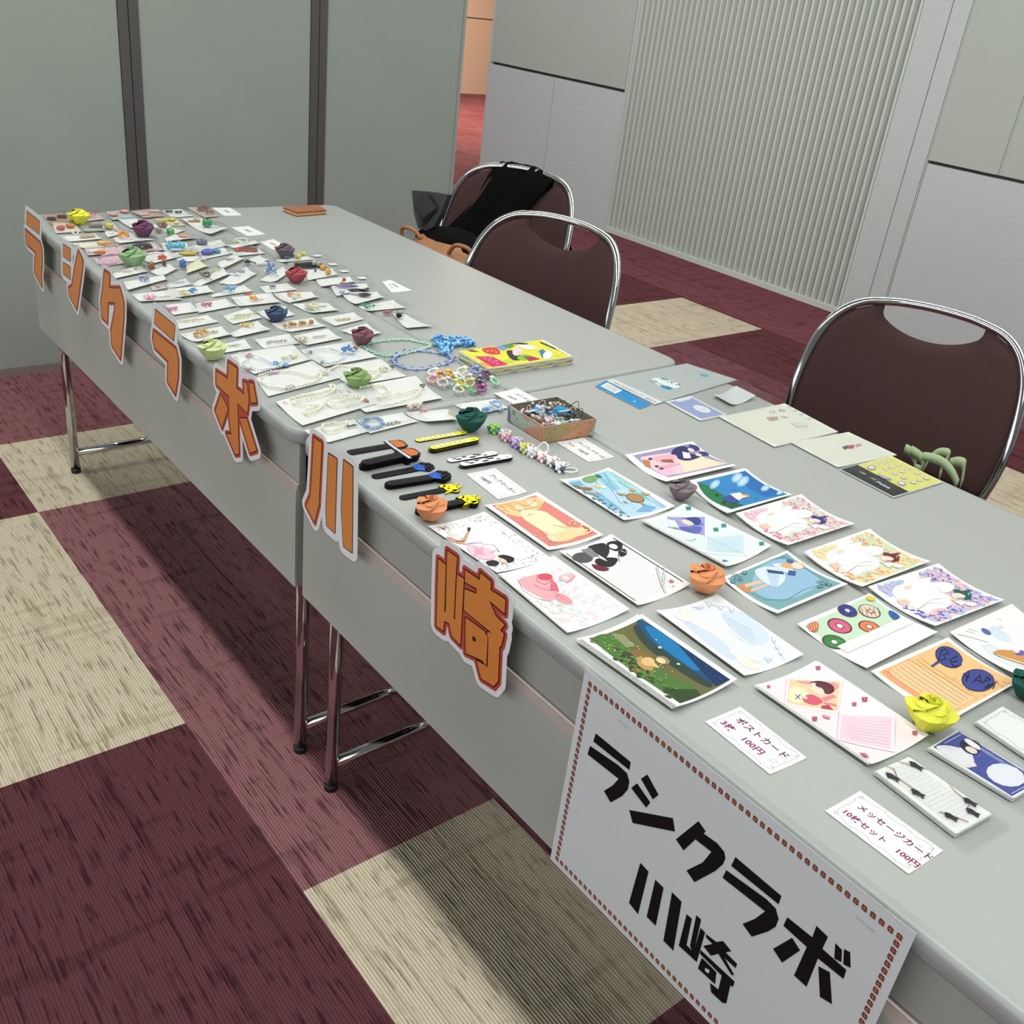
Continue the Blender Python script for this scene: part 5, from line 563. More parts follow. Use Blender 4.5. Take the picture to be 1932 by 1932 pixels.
PK = [
{'q':[[0.0321,0.0414],[0.0102,0.0938],[0.1148,0.0856],[0.1341,0.0335]],'i':[['bar','4a3334',0.0785,0.0487,22,14,6],['bar','54393a',0.0602,0.0801,24,15,6]],'l':'packet with two dark brown bars on a tan card at the far front corner','b':'c09a8c','h':0.003,'c':'u','bag':1,'n':'accessory_packet','cat':'accessory packet','p':1,'g':'bagged accessories on white cards'},
{'q':[[0.1183,0.0395],[0.1271,0.0909],[0.2141,0.0802],[0.2184,0.0186]],'i':[['disc','c8505a',0.1836,0.0403,22,14,10],['disc','d8703a',0.1667,0.0683,22,14,10],['disc','4f6a34',0.1406,0.079,10,8,12]],'l':'cream packet with red and orange sushi-like oval clips near the first letter','b':'f6ead2','h':0.003,'c':'u','bag':1,'n':'accessory_packet','cat':'accessory packet','p':1,'g':'bagged accessories on white cards'},
{'q':[[0.0242,0.1461],[0.0109,0.1806],[0.1008,0.1753],[0.1155,0.1235]],'i':[['cluster','c79c8e',0.0654,0.1505,24,16,16],['cluster','8a6a5c',0.0319,0.1682,18,12,10]],'l':'packet with rosy brown beads directly behind the far yellow paper rose','b':'e4cdc6','h':0.003,'c':'u','bag':1,'n':'accessory_packet','cat':'accessory packet','p':1,'g':'bagged accessories on white cards'},
{'q':[[0.1286,0.0995],[0.1314,0.1489],[0.2197,0.1391],[0.2205,0.0858]],'i':[['bar','8f807c',0.172,0.1289,34,14,6]],'l':'clear packet holding only a smoky brown clip, in front of the yellow rose','b':'b9bdb6','h':0.003,'c':'u','bag':1,'n':'accessory_packet','cat':'accessory packet','p':1,'g':'bagged accessories on white cards'},
{'q':[[0.0208,0.2051],[0.0048,0.2675],[0.1076,0.2532],[0.1149,0.1896]],'i':[['disc','e8a6a6',0.0686,0.2084,24,18,8],['disc','e99a98',0.0379,0.2486,24,18,8],['bar','bcd9dc',0.0969,0.2347,30,7,3]],'l':'packet with two soft pink discs and a pale blue strip at the far edge','b':'c6cdc8','h':0.003,'c':'u','bag':1,'n':'accessory_packet','cat':'accessory packet','p':1,'g':'bagged accessories on white cards'},
{'q':[[0.024,0.2692],[0.0079,0.3336],[0.0908,0.3386],[0.1056,0.278]],'i':[['bar','dcd6d0',0.0686,0.2875,30,20,4],['bar','cfd3ce',0.0376,0.3312,28,18,4]],'l':'packet with two pale square clips on a pink card at the far edge','b':'d8aea2','h':0.003,'c':'u','bag':1,'n':'accessory_packet','cat':'accessory packet','p':1,'g':'bagged accessories on white cards'},
{'q':[[0.024,0.3557],[0.013,0.4146],[0.0969,0.4167],[0.1062,0.3575]],'i':[['bow','3f454c',0.0493,0.3668,20],['bow','4a5056',0.0591,0.3899,20]],'l':'white packet with two small dark bows at the far edge','b':'eef1ef','h':0.003,'c':'u','bag':1,'n':'accessory_packet','cat':'accessory packet','p':1,'g':'bagged accessories on white cards'},
{'q':[[-0.0033,0.4397],[0.0098,0.486],[0.1139,0.4846],[0.1198,0.442]],'i':[['cluster','8a5f54',0.0446,0.4664,34,22,22],['cluster','a07468',0.0775,0.4694,26,16,14]],'l':'packet with a tangle of dark brown beads at the far edge','b':'d9c4bd','h':0.003,'c':'u','bag':1,'n':'accessory_packet','cat':'accessory packet','p':1,'g':'bagged accessories on white cards'},
{'q':[[0.2548,0.0164],[0.2404,0.1049],[0.2935,0.1051],[0.304,0.0307]],'i':[['bar','d9b88c',0.2658,0.0776,38,11,5],['ring','e8e2da',0.2403,0.0556,22,3]],'l':'long white packet with a beige barrette above the second letter','b':'f9f8f4','h':0.003,'c':'u','bag':1,'n':'accessory_packet','cat':'accessory packet','p':1,'g':'bagged accessories on white cards'},
{'q':[[0.1813,0.1415],[0.1427,0.1814],[0.2529,0.1697],[0.2861,0.1204]],'i':[['disc','c2b45c',0.1987,0.1529,22,26,16],['cluster','d8a8b0',0.2278,0.16,16,12,8],['cluster','f4f2ee',0.2518,0.1426,14,10,6]],'l':'packet with an olive yellow stone and pink crumbs on a narrow card','b':'f9f8f4','h':0.003,'c':'u','bag':1,'n':'accessory_packet','cat':'accessory packet','p':1,'g':'bagged accessories on white cards'},
{'q':[[0.2932,0.1295],[0.2504,0.1851],[0.3276,0.2206],[0.3449,0.1282]],'i':[['cluster','ee9422',0.2969,0.1542,26,22,30],['cluster','e8dfc8',0.3198,0.1629,14,10,8],['bar','c9cbc6',0.3338,0.18,26,4,2]],'l':'packet with a bright orange bead ball on a curved white card','b':'f9f8f4','h':0.003,'c':'u','bag':1,'n':'accessory_packet','cat':'accessory packet','p':1,'g':'bagged accessories on white cards'},
{'q':[[0.1117,0.2058],[0.108,0.2559],[0.2144,0.261],[0.2045,0.207]],'i':[['cluster','f6f5f2',0.1759,0.2147,18,10,10]],'l':'pale card tucked behind the far plum paper rose','b':'f9f8f4','h':0.003,'c':'u','bag':1,'n':'accessory_packet','cat':'accessory packet','p':1,'g':'bagged accessories on white cards'},
{'q':[[0.1093,0.3009],[0.1125,0.358],[0.1964,0.3547],[0.1935,0.3056]],'i':[['bar','e2d070',0.1352,0.3213,34,16,5],['disc','dcc668',0.144,0.3381,18,14,9],['disc','efe7c0',0.1739,0.3378,18,9,6]],'l':'packet with buttery yellow bars and tokens behind the brown banded hair clip','b':'efe9b8','h':0.003,'c':'u','bag':1,'n':'accessory_packet','cat':'accessory packet','p':1,'g':'bagged accessories on white cards'},
{'q':[[0.1763,0.2588],[0.1962,0.306],[0.2473,0.3325],[0.2843,0.2894]],'i':[['ring','7a5a54',0.2221,0.2804,26,7],['disc','a48f88',0.2521,0.2591,16,16,12]],'l':'packet with a brown and white banded hair clip with pointed tips','b':'f9f8f4','h':0.005,'c':'u','bag':1,'n':'accessory_packet','cat':'accessory packet','p':1,'g':'bagged accessories on white cards'},
{'q':[[0.1456,0.364],[0.1417,0.4162],[0.2611,0.4435],[0.3167,0.372]],'i':[['bar','a88a4a',0.1705,0.3875,34,10,4],['bar','b5815f',0.1496,0.4081,30,9,4],['disc','1f8a48',0.221,0.403,26,22,20],['cluster','e6e4e0',0.2362,0.4216,10,8,6]],'l':'curled packet with two brown bars and a big green stone','b':'f9f8f4','h':0.009,'c':'u','bag':1,'n':'accessory_packet','cat':'accessory packet','p':1,'g':'bagged accessories on white cards'},
{'q':[[0.3289,0.2457],[0.2935,0.2871],[0.3368,0.3391],[0.3556,0.246]],'i':[['disc','4fa04e',0.2887,0.2764,20,20,18],['bar','e6a786',0.3101,0.3011,24,12,6]],'l':'curved white card with a green stone and coral scrap','b':'f9f8f4','h':0.006,'c':'u','bag':1,'n':'accessory_packet','cat':'accessory packet','p':1,'g':'bagged accessories on white cards'},
{'q':[[0.3227,0.0237],[0.3245,0.1048],[0.3677,0.1164],[0.375,0.0362]],'i':[['disc','d8ad62',0.3461,0.0913,34,14,9]],'l':'cream packet with an oval golden barrette behind the second letter','b':'faf3dc','h':0.003,'c':'u','bag':1,'n':'accessory_packet','cat':'accessory packet','p':1,'g':'bagged accessories on white cards'},
{'q':[[0.3702,0.0366],[0.3739,0.1218],[0.4318,0.1151],[0.4347,0.0242]],'i':[['bar','e4e4e6',0.4098,0.0443,26,9,6],['bar','d07a3c',0.4265,0.0545,24,9,6],['arc','d88a7a',0.3999,0.0867,30,3]],'l':'pink packet with a silver and orange hinged clip','b':'eccdd2','h':0.003,'c':'u','bag':1,'n':'accessory_packet','cat':'accessory packet','p':1,'g':'bagged accessories on white cards'},
{'q':[[0.459,0.0281],[0.442,0.0966],[0.5092,0.0826],[0.5265,0.0245]],'i':[['arc','d9a2b4',0.475,0.0598,46,5],['bar','f2c7d6',0.508,0.0438,40,7,5]],'l':'pink packet with a glossy pink curved hair clip beside the third letter','b':'e9cdd6','h':0.003,'c':'u','bag':1,'n':'accessory_packet','cat':'accessory packet','p':1,'g':'bagged accessories on white cards'},
{'q':[[0.3597,0.2229],[0.3623,0.2853],[0.4371,0.2706],[0.4328,0.2063]],'i':[['crown','3fa3c4',0.4136,0.2389,42,16]],'l':'packet with a turquoise crown-shaped bead clip','b':'f9f8f4','h':0.003,'c':'u','bag':1,'n':'accessory_packet','cat':'accessory packet','p':1,'g':'bagged accessories on white cards'},
{'q':[[0.3652,0.1516],[0.3569,0.2094],[0.4236,0.2099],[0.4286,0.1438]],'i':[['bar','55565a',0.3877,0.1666,44,13,9],['bar','2c2d30',0.4086,0.1704,28,8,8]],'l':'pink packet with a folded dark grey barrette','b':'e6cfd8','h':0.003,'c':'u','bag':1,'n':'accessory_packet','cat':'accessory packet','p':1,'g':'bagged accessories on white cards'},
{'q':[[0.4073,0.2749],[0.3601,0.3786],[0.4186,0.3752],[0.4664,0.2664]],'i':[['disc','6c6a88',0.3937,0.3148,30,18,15]],'l':'white card with a glossy slate purple stone','b':'f9f8f4','h':0.003,'c':'u','bag':1,'n':'accessory_packet','cat':'accessory packet','p':1,'g':'bagged accessories on white cards'},
{'q':[[0.4132,0.3748],[0.3882,0.4617],[0.4115,0.4683],[0.4459,0.3797]],'i':[['ring','dcdedb',0.3993,0.417,40,4],['cluster','e6e46a',0.3968,0.4051,12,9,8]],'l':'white packet with a clear oval clip holding yellow beads','b':'f9f8f4','h':0.003,'c':'u','bag':1,'n':'accessory_packet','cat':'accessory packet','p':1,'g':'bagged accessories on white cards'},
{'q':[[0.4737,0.1297],[0.439,0.2117],[0.4873,0.2288],[0.5356,0.1338]],'i':[['arc','f2ebe8',0.493,0.155,48,5],['bar','dd5a50',0.5018,0.1718,20,9,8],['arc','d8a58e',0.465,0.1581,30,3]],'l':'packet with white curved clip ending red, right of the sage paper rose','b':'f9f8f4','h':0.003,'c':'u','bag':1,'n':'accessory_packet','cat':'accessory packet','p':1,'g':'bagged accessories on white cards'},
{'q':[[0.4538,0.2111],[0.4355,0.2633],[0.5263,0.2702],[0.5295,0.2039]],'i':[['disc','c9b048',0.4754,0.2455,44,18,9]],'l':'packet with a gold and olive oval clip','b':'f9f8f4','h':0.003,'c':'u','bag':1,'n':'accessory_packet','cat':'accessory packet','p':1,'g':'bagged accessories on white cards'},
{'q':[[0.4297,0.2832],[0.405,0.3615],[0.4857,0.3504],[0.5205,0.2661]],'i':[['disc','5560b8',0.4767,0.2943,36,22,12],['disc','3a9cc0',0.4726,0.3205,18,14,9]],'l':'packet with a violet blue oval clip with a teal end','b':'f9f8f4','h':0.003,'c':'u','bag':1,'n':'accessory_packet','cat':'accessory packet','p':1,'g':'bagged accessories on white cards'},
{'q':[[0.4709,0.3529],[0.4531,0.4365],[0.5049,0.4344],[0.5128,0.3588]],'i':[['bar','9a4c44',0.4746,0.3976,54,10,9],['disc','c8503c',0.4738,0.3712,14,9,8]],'l':'packet with a long rusty red bar clip','b':'f9f8f4','h':0.003,'c':'u','bag':1,'n':'accessory_packet','cat':'accessory packet','p':1,'g':'bagged accessories on white cards'},
{'q':[[0.5812,0.1982],[0.528,0.2499],[0.5856,0.2526],[0.6346,0.1775]],'i':[['disc','3c66b8',0.5808,0.1895,16,14,20],['disc','e8e8f2',0.5593,0.1957,12,12,16]],'l':'pale yellow card with a blue and white droplet charm','b':'f6f4d2','h':0.006,'c':'u','bag':1,'n':'accessory_packet','cat':'accessory packet','p':1,'g':'bagged accessories on white cards'},
{'q':[[0.5727,0.2765],[0.5031,0.3536],[0.5449,0.3618],[0.6148,0.2762]],'i':[['wire','c78a86',0.5458,0.3151,30,10]],'l':'tilted white card with tiny red flowers left of the black oval clip','b':'f9f8f4','h':0.006,'c':'u','bag':1,'n':'accessory_packet','cat':'accessory packet','p':1,'g':'bagged accessories on white cards'},
{'q':[[0.5494,0.3666],[0.5243,0.4079],[0.5656,0.4132],[0.5907,0.3758]],'i':[['disc','17181b',0.5828,0.3481,16,12,8],['bar','f2f2f2',0.5996,0.3771,30,5,5]],'l':'small white card with a black oval clip and white stick','b':'f9f8f4','h':0.003,'c':'u','bag':1,'n':'accessory_packet','cat':'accessory packet','p':1,'g':'bagged accessories on white cards'},
{'q':[[0.5651,0.4318],[0.5516,0.5247],[0.5845,0.5338],[0.5862,0.4369]],'i':[['disc','2f6a82',0.5612,0.4625,14,9,9],['disc','3a7080',0.5507,0.4824,14,9,9],['disc','e2dc3a',0.5634,0.4933,13,11,11],['disc','e2dc3a',0.5436,0.5185,12,10,10],['label','fbfbf8',0.5563,0.5506,22,12]],'l':'clear bag with teal and yellow stud beads in front of the mauve grey paper rose','b':'f9f8f4','h':0.003,'c':'u','bag':1,'n':'accessory_packet','cat':'accessory packet','p':1,'g':'long clear bags with a white price label'},
{'q':[[0.6021,0.4616],[0.604,0.5306],[0.6567,0.5237],[0.6454,0.4405]],'i':[['disc','b9b8ae',0.6348,0.4992,12,12,13],['disc','a9a8a0',0.6459,0.5047,12,12,13],['label','fbfbf8',0.6373,0.5493,22,12]],'l':'clear bag with silver balls on a black card','b':'151512','h':0.003,'c':'u','bag':1,'n':'accessory_packet','cat':'accessory packet','p':0,'g':'long clear bags with a white price label'},
{'q':[[0.6727,0.4544],[0.6721,0.5268],[0.7222,0.5175],[0.7474,0.423]],'i':[['disc','dd9a2c',0.6782,0.4986,14,13,14],['disc','dd9a2c',0.7146,0.4929,14,13,14],['disc','4a4a52',0.6862,0.4742,6,6,6],['label','fbfbf8',0.7001,0.5462,22,12]],'l':'clear bag with two orange balls on a white card','b':'f9f8f4','h':0.003,'c':'u','bag':1,'n':'accessory_packet','cat':'accessory packet','p':1,'g':'long clear bags with a white price label'},
{'q':[[0.7551,0.4382],[0.7526,0.5305],[0.7923,0.5247],[0.8052,0.4274]],'i':[['disc','a0522e',0.7806,0.4985,10,8,9],['disc','d8b45c',0.7947,0.4847,8,6,6],['label','fbfbf8',0.7644,0.5572,22,12]],'l':'clear bag with one tiny red and gold charm on a white card','b':'f9f8f4','h':0.004,'c':'u','bag':1,'n':'accessory_packet','cat':'accessory packet','p':1,'g':'long clear bags with a white price label'},
{'q':[[0.8079,0.4493],[0.8113,0.5409],[0.8404,0.5334],[0.8813,0.423]],'i':[['leaf','7c6a96',0.8282,0.4781,58,9],['disc','cfc6dc',0.8621,0.4462,12,14,10]],'l':'white packet with an iridescent purple to green shell bow','b':'f9f8f4','h':0.003,'c':'u','bag':1,'n':'accessory_packet','cat':'accessory packet','p':1,'g':'bagged accessories on white cards'},
{'q':[[0.8837,0.4365],[0.881,0.5287],[0.922,0.5232],[0.9515,0.4309]],'i':[['leaf','16161c',0.8691,0.485,50,10],['leaf','c9c9d6',0.8922,0.4769,56,8],['leaf','1b1b22',0.9022,0.4821,30,9]],'l':'white packet with a black and silver marbled ribbon clip','b':'f9f8f4','h':0.005,'c':'u','bag':1,'n':'accessory_packet','cat':'accessory packet','p':1,'g':'bagged accessories on white cards'},
{'q':[[0.9569,0.4331],[0.939,0.5353],[0.9995,0.5319],[0.9946,0.4401]],'i':[['tassel','1fa06a',0.9623,0.4637,26,22]],'l':'white packet with emerald green tassel earrings','b':'f9f8f4','h':0.004,'c':'u','bag':1,'n':'accessory_packet','cat':'accessory packet','p':1,'g':'bagged accessories on white cards'},
{'q':[[1.0284,0.4772],[1.0472,0.4994],[1.1312,0.5135],[1.1251,0.4515]],'i':[['spiky','3a2a2c',1.059,0.4728,30,24],['cluster','b0605c',1.0227,0.4673,24,14,10]],'l':'white packet with a dark metallic spiky flower at the back right','b':'f9f8f4','h':0.006,'c':'u','bag':1,'n':'accessory_packet','cat':'accessory packet','p':1,'g':'bagged accessories on white cards'},
{'q':[[0.5951,0.0245],[0.5364,0.1068],[0.5905,0.1071],[0.6249,0.0245]],'i':[['wire','cfc98c',0.5814,0.0524,40,14],['disc','b9b9c0',0.5679,0.0855,6,6,5]],'l':'wavy white card with fine yellow florals right of the third letter','b':'f9f8f4','h':0.005,'c':'u','bag':1,'n':'accessory_packet','cat':'accessory packet','p':1,'g':'bagged accessories on white cards'},
{'q':[[0.5994,0.1074],[0.5478,0.1714],[0.586,0.1774],[0.631,0.1277]],'i':[['disc','8a5a24',0.5763,0.1185,16,14,18],['disc','5c4244',0.5625,0.1531,9,12,16],['cluster','dfe6d0',0.5759,0.1344,12,8,6]],'l':'white card with an amber brown bead and dark twisted bead','b':'f9f8f4','h':0.005,'c':'u','bag':1,'n':'accessory_packet','cat':'accessory packet','p':1,'g':'bagged accessories on white cards'},
{'q':[[0.6628,0.0259],[0.6343,0.124],[0.6642,0.123],[0.7204,0.0155]],'i':[['cluster','8f97c2',0.6553,0.0722,20,18,14],['cluster','d8dae6',0.6349,0.0751,12,8,8]],'l':'long white card with pale violet crystal beads and red print','b':'f9f8f4','h':0.005,'c':'u','bag':1,'n':'accessory_packet','cat':'accessory packet','p':1,'g':'bagged accessories on white cards'},
{'q':[[0.7149,0.1565],[0.6139,0.2727],[0.6633,0.2699],[0.7253,0.1787]],'i':[['ring','6a5a5c',0.6736,0.2032,26,5],['cluster','e8e08a',0.633,0.2512,16,10,6]],'l':'white card with a dark metal ring charm and pale yellow flowers','b':'f9f8f4','h':0.006,'c':'u','bag':1,'n':'accessory_packet','cat':'accessory packet','p':1,'g':'bagged accessories on white cards'},
{'q':[[0.6905,0.1067],[0.6594,0.1635],[0.7051,0.1592],[0.7228,0.1045]],'i':[['wire','d4d6d8',0.686,0.1382,30,12]],'l':'crumpled clear bag with a silver white ribbon','b':'f0f1f2','h':0.003,'c':'u','bag':1,'n':'accessory_packet','cat':'accessory packet','p':1,'g':'bagged accessories on white cards'},
{'q':[[0.7006,0.0691],[0.6922,0.0978],[0.718,0.1018],[0.7279,0.0656]],'i':[['cluster','d9a4a2',0.7081,0.0835,14,9,8]],'l':'tiny bag with a rose pink charm in the fourth row','b':'d9d5d2','h':0.003,'c':'u','bag':1,'n':'accessory_packet','cat':'accessory packet','p':1,'g':'bagged accessories on white cards'},
{'q':[[0.7187,0.2159],[0.6142,0.3294],[0.6702,0.3308],[0.7314,0.2617]],'i':[['bow','b2aecb',0.6504,0.3005,20],['bow','ecebf2',0.6712,0.2766,26]],'l':'white card with lavender ribbon and white lace bow','b':'f9f8f4','h':0.006,'c':'u','bag':1,'n':'accessory_packet','cat':'accessory packet','p':1,'g':'bagged accessories on white cards'},
{'q':[[0.7241,0.3115],[0.6326,0.4176],[0.682,0.4076],[0.7348,0.351]],'i':[['cluster','6f9ac8',0.6843,0.3601,26,24,44],['disc','e9eef0',0.6608,0.3582,12,7,4]],'l':'white card with a ball of light blue faceted beads left of the red paper rose','b':'f9f8f4','h':0.005,'c':'u','bag':1,'n':'accessory_packet','cat':'accessory packet','p':1,'g':'bagged accessories on white cards'},
{'q':[[0.7481,0.0132],[0.7404,0.0952],[0.8079,0.0969],[0.7979,0.0136]],'i':[['flower','eba9c0',0.7818,0.0373,26,8],['wire','d8d0a0',0.783,0.0671,26,8]],'l':'white card with a large pink ribbon flower beside the fourth letter top','b':'f9f8f4','h':0.003,'c':'u','bag':1,'n':'accessory_packet','cat':'accessory packet','p':1,'g':'bagged accessories on white cards'},
{'q':[[0.732,0.0939],[0.7289,0.1843],[0.7769,0.1793],[0.7945,0.0909]],'i':[['cluster','5a9cc4',0.7673,0.1346,20,10,14],['ring','dcb878',0.7761,0.1099,20,2.5],['cluster','ecdc9c',0.7817,0.1157,14,10,10]],'l':'white card with blue and gold bead hair ring','b':'f9f8f4','h':0.003,'c':'u','bag':1,'n':'accessory_packet','cat':'accessory packet','p':1,'g':'bagged accessories on white cards'},
{'q':[[0.7893,0.1667],[0.7393,0.2668],[0.7893,0.2648],[0.8056,0.1679]],'i':[['cluster','8ec4e2',0.7818,0.2124,34,16,26]],'l':'white card with a row of sky blue beads','b':'f9f8f4','h':0.003,'c':'u','bag':1,'n':'accessory_packet','cat':'accessory packet','p':1,'g':'bagged accessories on white cards'},
{'q':[[0.7636,0.2924],[0.7537,0.3654],[0.8052,0.3641],[0.8122,0.2866]],'i':[['cluster','7f8ea8',0.7818,0.3144,16,10,12]],'l':'white card with a small steel blue bead bunch below the red paper rose','b':'f9f8f4','h':0.003,'c':'u','bag':1,'n':'accessory_packet','cat':'accessory packet','p':1,'g':'bagged accessories on white cards'},
{'q':[[0.8316,0.0503],[0.8295,0.1052],[0.8878,0.1001],[0.8949,0.0429]],'i':[['bow','e58aa8',0.8651,0.0526,22]],'l':'white card with a pink bead bow, left of its twin','b':'f9f8f4','h':0.003,'c':'u','bag':1,'n':'accessory_packet','cat':'accessory packet','p':1,'g':'bagged accessories on white cards'},
{'q':[[0.8421,0.1091],[0.8296,0.1823],[0.8778,0.1879],[0.9,0.0927]],'i':[['bow','d4718a',0.8586,0.1274,24]],'l':'white card with a deep rose bead bow, right of its paler twin','b':'f9f8f4','h':0.003,'c':'u','bag':1,'n':'accessory_packet','cat':'accessory packet','p':1,'g':'bagged accessories on white cards'},
{'q':[[0.8262,0.1971],[0.8181,0.2926],[0.8839,0.2837],[0.8857,0.1889]],'i':[['cluster','c94438',0.8179,0.2388,14,12,8],['cluster','e8a21e',0.8527,0.2346,18,14,14],['wire','f0c090',0.8565,0.2475,14,6]],'l':'white card with red and golden orange beads','b':'f9f8f4','h':0.003,'c':'u','bag':1,'n':'accessory_packet','cat':'accessory packet','p':1,'g':'bagged accessories on white cards'},
{'q':[[0.8263,0.2949],[0.8392,0.3819],[0.8765,0.3816],[0.8989,0.2961]],'i':[['cluster','f0a07c',0.8475,0.3252,16,12,10],['cluster','e6c25c',0.8592,0.3372,14,12,10],['cluster','a9dcc4',0.8782,0.3195,12,9,8]],'l':'white card with peach, yellow and mint flower beads','b':'f9f8f4','h':0.004,'c':'u','bag':1,'n':'accessory_packet','cat':'accessory packet','p':1,'g':'bagged accessories on white cards'},
{'q':[[0.9298,0.0311],[0.9149,0.1054],[0.9624,0.1093],[0.9806,0.0203]],'i':[['wire','c8c884',0.9395,0.0618,50,14]],'l':'white card with pale yellow letter-shaped beading right of the fourth letter','b':'f9f8f4','h':0.003,'c':'u','bag':1,'n':'accessory_packet','cat':'accessory packet','p':1,'g':'bagged accessories on white cards'},
{'q':[[0.9305,0.1314],[0.8972,0.2014],[0.9644,0.2025],[0.983,0.1292]],'i':[['wire','cfcc8a',0.9402,0.1742,50,16],['wire','d8d69c',0.9559,0.1553,40,8]],'l':'white card with a mesh of pale yellow bead chain left of the navy rose','b':'f9f8f4','h':0.003,'c':'u','bag':1,'n':'accessory_packet','cat':'accessory packet','p':1,'g':'bagged accessories on white cards'},
{'q':[[0.9253,0.2071],[0.9099,0.2793],[0.9689,0.2736],[0.9839,0.2071]],'i':[['disc','33405c',0.9369,0.2692,8,5,4]],'l':'white card lying under the navy paper rose','b':'f9f8f4','h':0.003,'c':'u','bag':1,'n':'accessory_packet','cat':'accessory packet','p':1,'g':'bagged accessories on white cards'},
{'q':[[0.9072,0.2994],[0.923,0.3769],[0.9741,0.3769],[0.9735,0.3146]],'i':[['ring','d6d6a8',0.9439,0.3281,24,5],['ring','c9cab8',0.9448,0.3187,20,4],['wire','b9b9b4',0.9404,0.3543,20,4]],'l':'curved white card with clear yellow ring beads right of the navy rose','b':'f9f8f4','h':0.005,'c':'u','bag':1,'n':'accessory_packet','cat':'accessory packet','p':1,'g':'bagged accessories on white cards'},
{'q':[[1.0184,0.0071],[0.9994,0.0974],[1.0472,0.1],[1.0654,0.0229]],'i':[['cluster','d3a860',1.0306,0.0418,28,18,18],['wire','d8cf88',1.023,0.0674,24,10]],'l':'white card with golden crystal bunch above the pale green paper rose','b':'f9f8f4','h':0.005,'c':'u','bag':1,'n':'accessory_packet','cat':'accessory packet','p':1,'g':'bagged accessories on white cards'},
{'q':[[1.0396,0.0958],[0.9859,0.1804],[1.0421,0.1819],[1.0622,0.104]],'i':[['cluster','dcc468',1.0122,0.145,30,8,12]],'l':'white card with a short line of tiny gold beads in the ninth row','b':'f9f8f4','h':0.003,'c':'u','bag':1,'n':'accessory_packet','cat':'accessory packet','p':1,'g':'bagged accessories on white cards'},
{'q':[[1.0064,0.2007],[0.999,0.2996],[1.0571,0.2998],[1.0663,0.2136]],'i':[['chainballs','c9a05a',1.0356,0.2461,60,9]],'l':'white card with a chain of large golden brown pearls','b':'f9f8f4','h':0.004,'c':'u','bag':1,'n':'accessory_packet','cat':'accessory packet','p':1,'g':'bagged accessories on white cards'},
{'q':[[1.0046,0.3152],[0.991,0.4024],[1.0392,0.3988],[1.0601,0.318]],'i':[['wire','d2b86a',1.0313,0.3532,34,14]],'l':'white card with a golden wire flower left of the second black marbled clip','b':'f9f8f4','h':0.003,'c':'u','bag':1,'n':'accessory_packet','cat':'accessory packet','p':1,'g':'bagged accessories on white cards'},
{'q':[[1.0947,0.0341],[1.0745,0.1114],[1.1252,0.1016],[1.1319,0.0354]],'i':[['wire','c6c8bc',1.1028,0.0746,30,8]],'l':'white card half covered by the pale green paper rose','b':'f9f8f4','h':0.003,'c':'u','bag':1,'n':'accessory_packet','cat':'accessory packet','p':1,'g':'bagged accessories on white cards'},
{'q':[[1.0864,0.1266],[1.0768,0.2036],[1.1315,0.1993],[1.1359,0.1224]],'i':[['wire','a9a9a4',1.1109,0.1601,44,18]],'l':'white card with grey wire outlines in the tenth row','b':'f9f8f4','h':0.003,'c':'u','bag':1,'n':'accessory_packet','cat':'accessory packet','p':1,'g':'bagged accessories on white cards'},
{'q':[[1.0941,0.2051],[1.076,0.2918],[1.1347,0.2927],[1.1472,0.207]],'i':[['cluster','e2dcc0',1.1227,0.2119,26,14,14],['wire','c9c9c6',1.1134,0.2519,30,8]],'l':'white card with pale gold crystals and silver wire in the tenth row','b':'f9f8f4','h':0.003,'c':'u','bag':1,'n':'accessory_packet','cat':'accessory packet','p':1,'g':'bagged accessories on white cards'},
{'q':[[1.0936,0.3125],[1.0718,0.3857],[1.1319,0.3837],[1.1475,0.339]],'i':[],'l':'white card lying under the old rose coloured paper rose','b':'f9f8f4','h':0.003,'c':'u','bag':1,'n':'accessory_packet','cat':'accessory packet','p':1,'g':'bagged accessories on white cards'},
{'q':[[1.1471,0.0441],[1.1264,0.1849],[1.2179,0.1781],[1.2495,0.0476]],'i':[['strand','d7d9e4',1.1995,0.1051,0,'blue',[[1.149,0.066],[1.1779,0.0871],[1.222,0.1024],[1.2016,0.1428],[1.2351,0.1064],[1.241,0.0619],[1.2063,0.0457],[1.1855,0.0678]]],['cluster','2c9fd8',1.2171,0.1049,12,10,6],['cluster','7aa2d8',1.2337,0.1177,12,7,6],['cluster','e8a9ae',1.1627,0.0785,14,10,8],['cluster','e9b2b4',1.2248,0.0492,12,8,6],['bow','e3e0b8',1.1961,0.1445,34]],'l':'large white card with pastel bead bracelet and cream ribbon behind the fifth letter','b':'f9f8f4','h':0.003,'c':'u','bag':1,'n':'necklace_packet','cat':'necklace packet','p':2,'g':'large white cards with bracelets and necklaces'},
{'q':[[1.1638,0.1823],[1.1519,0.3033],[1.2485,0.302],[1.2608,0.1813]],'i':[['strand','a9c8cc',1.2092,0.2131,0,'blue',[[1.1939,0.1798],[1.1815,0.2056],[1.1875,0.2309],[1.2076,0.2427],[1.2342,0.239],[1.2508,0.2181],[1.2544,0.1959],[1.2492,0.1821]]],['cluster','5a93dc',1.2155,0.2556,30,18,26],['ring','6a6058',1.2025,0.2808,9,2.5],['disc','6aa0a4',1.2446,0.1857,7,6,6],['disc','6a9498',1.1889,0.1915,7,6,6]],'l':'large white card with a mint bracelet and blue bead flower','b':'f9f8f4','h':0.003,'c':'u','bag':1,'n':'necklace_packet','cat':'necklace packet','p':2,'g':'large white cards with bracelets and necklaces'},
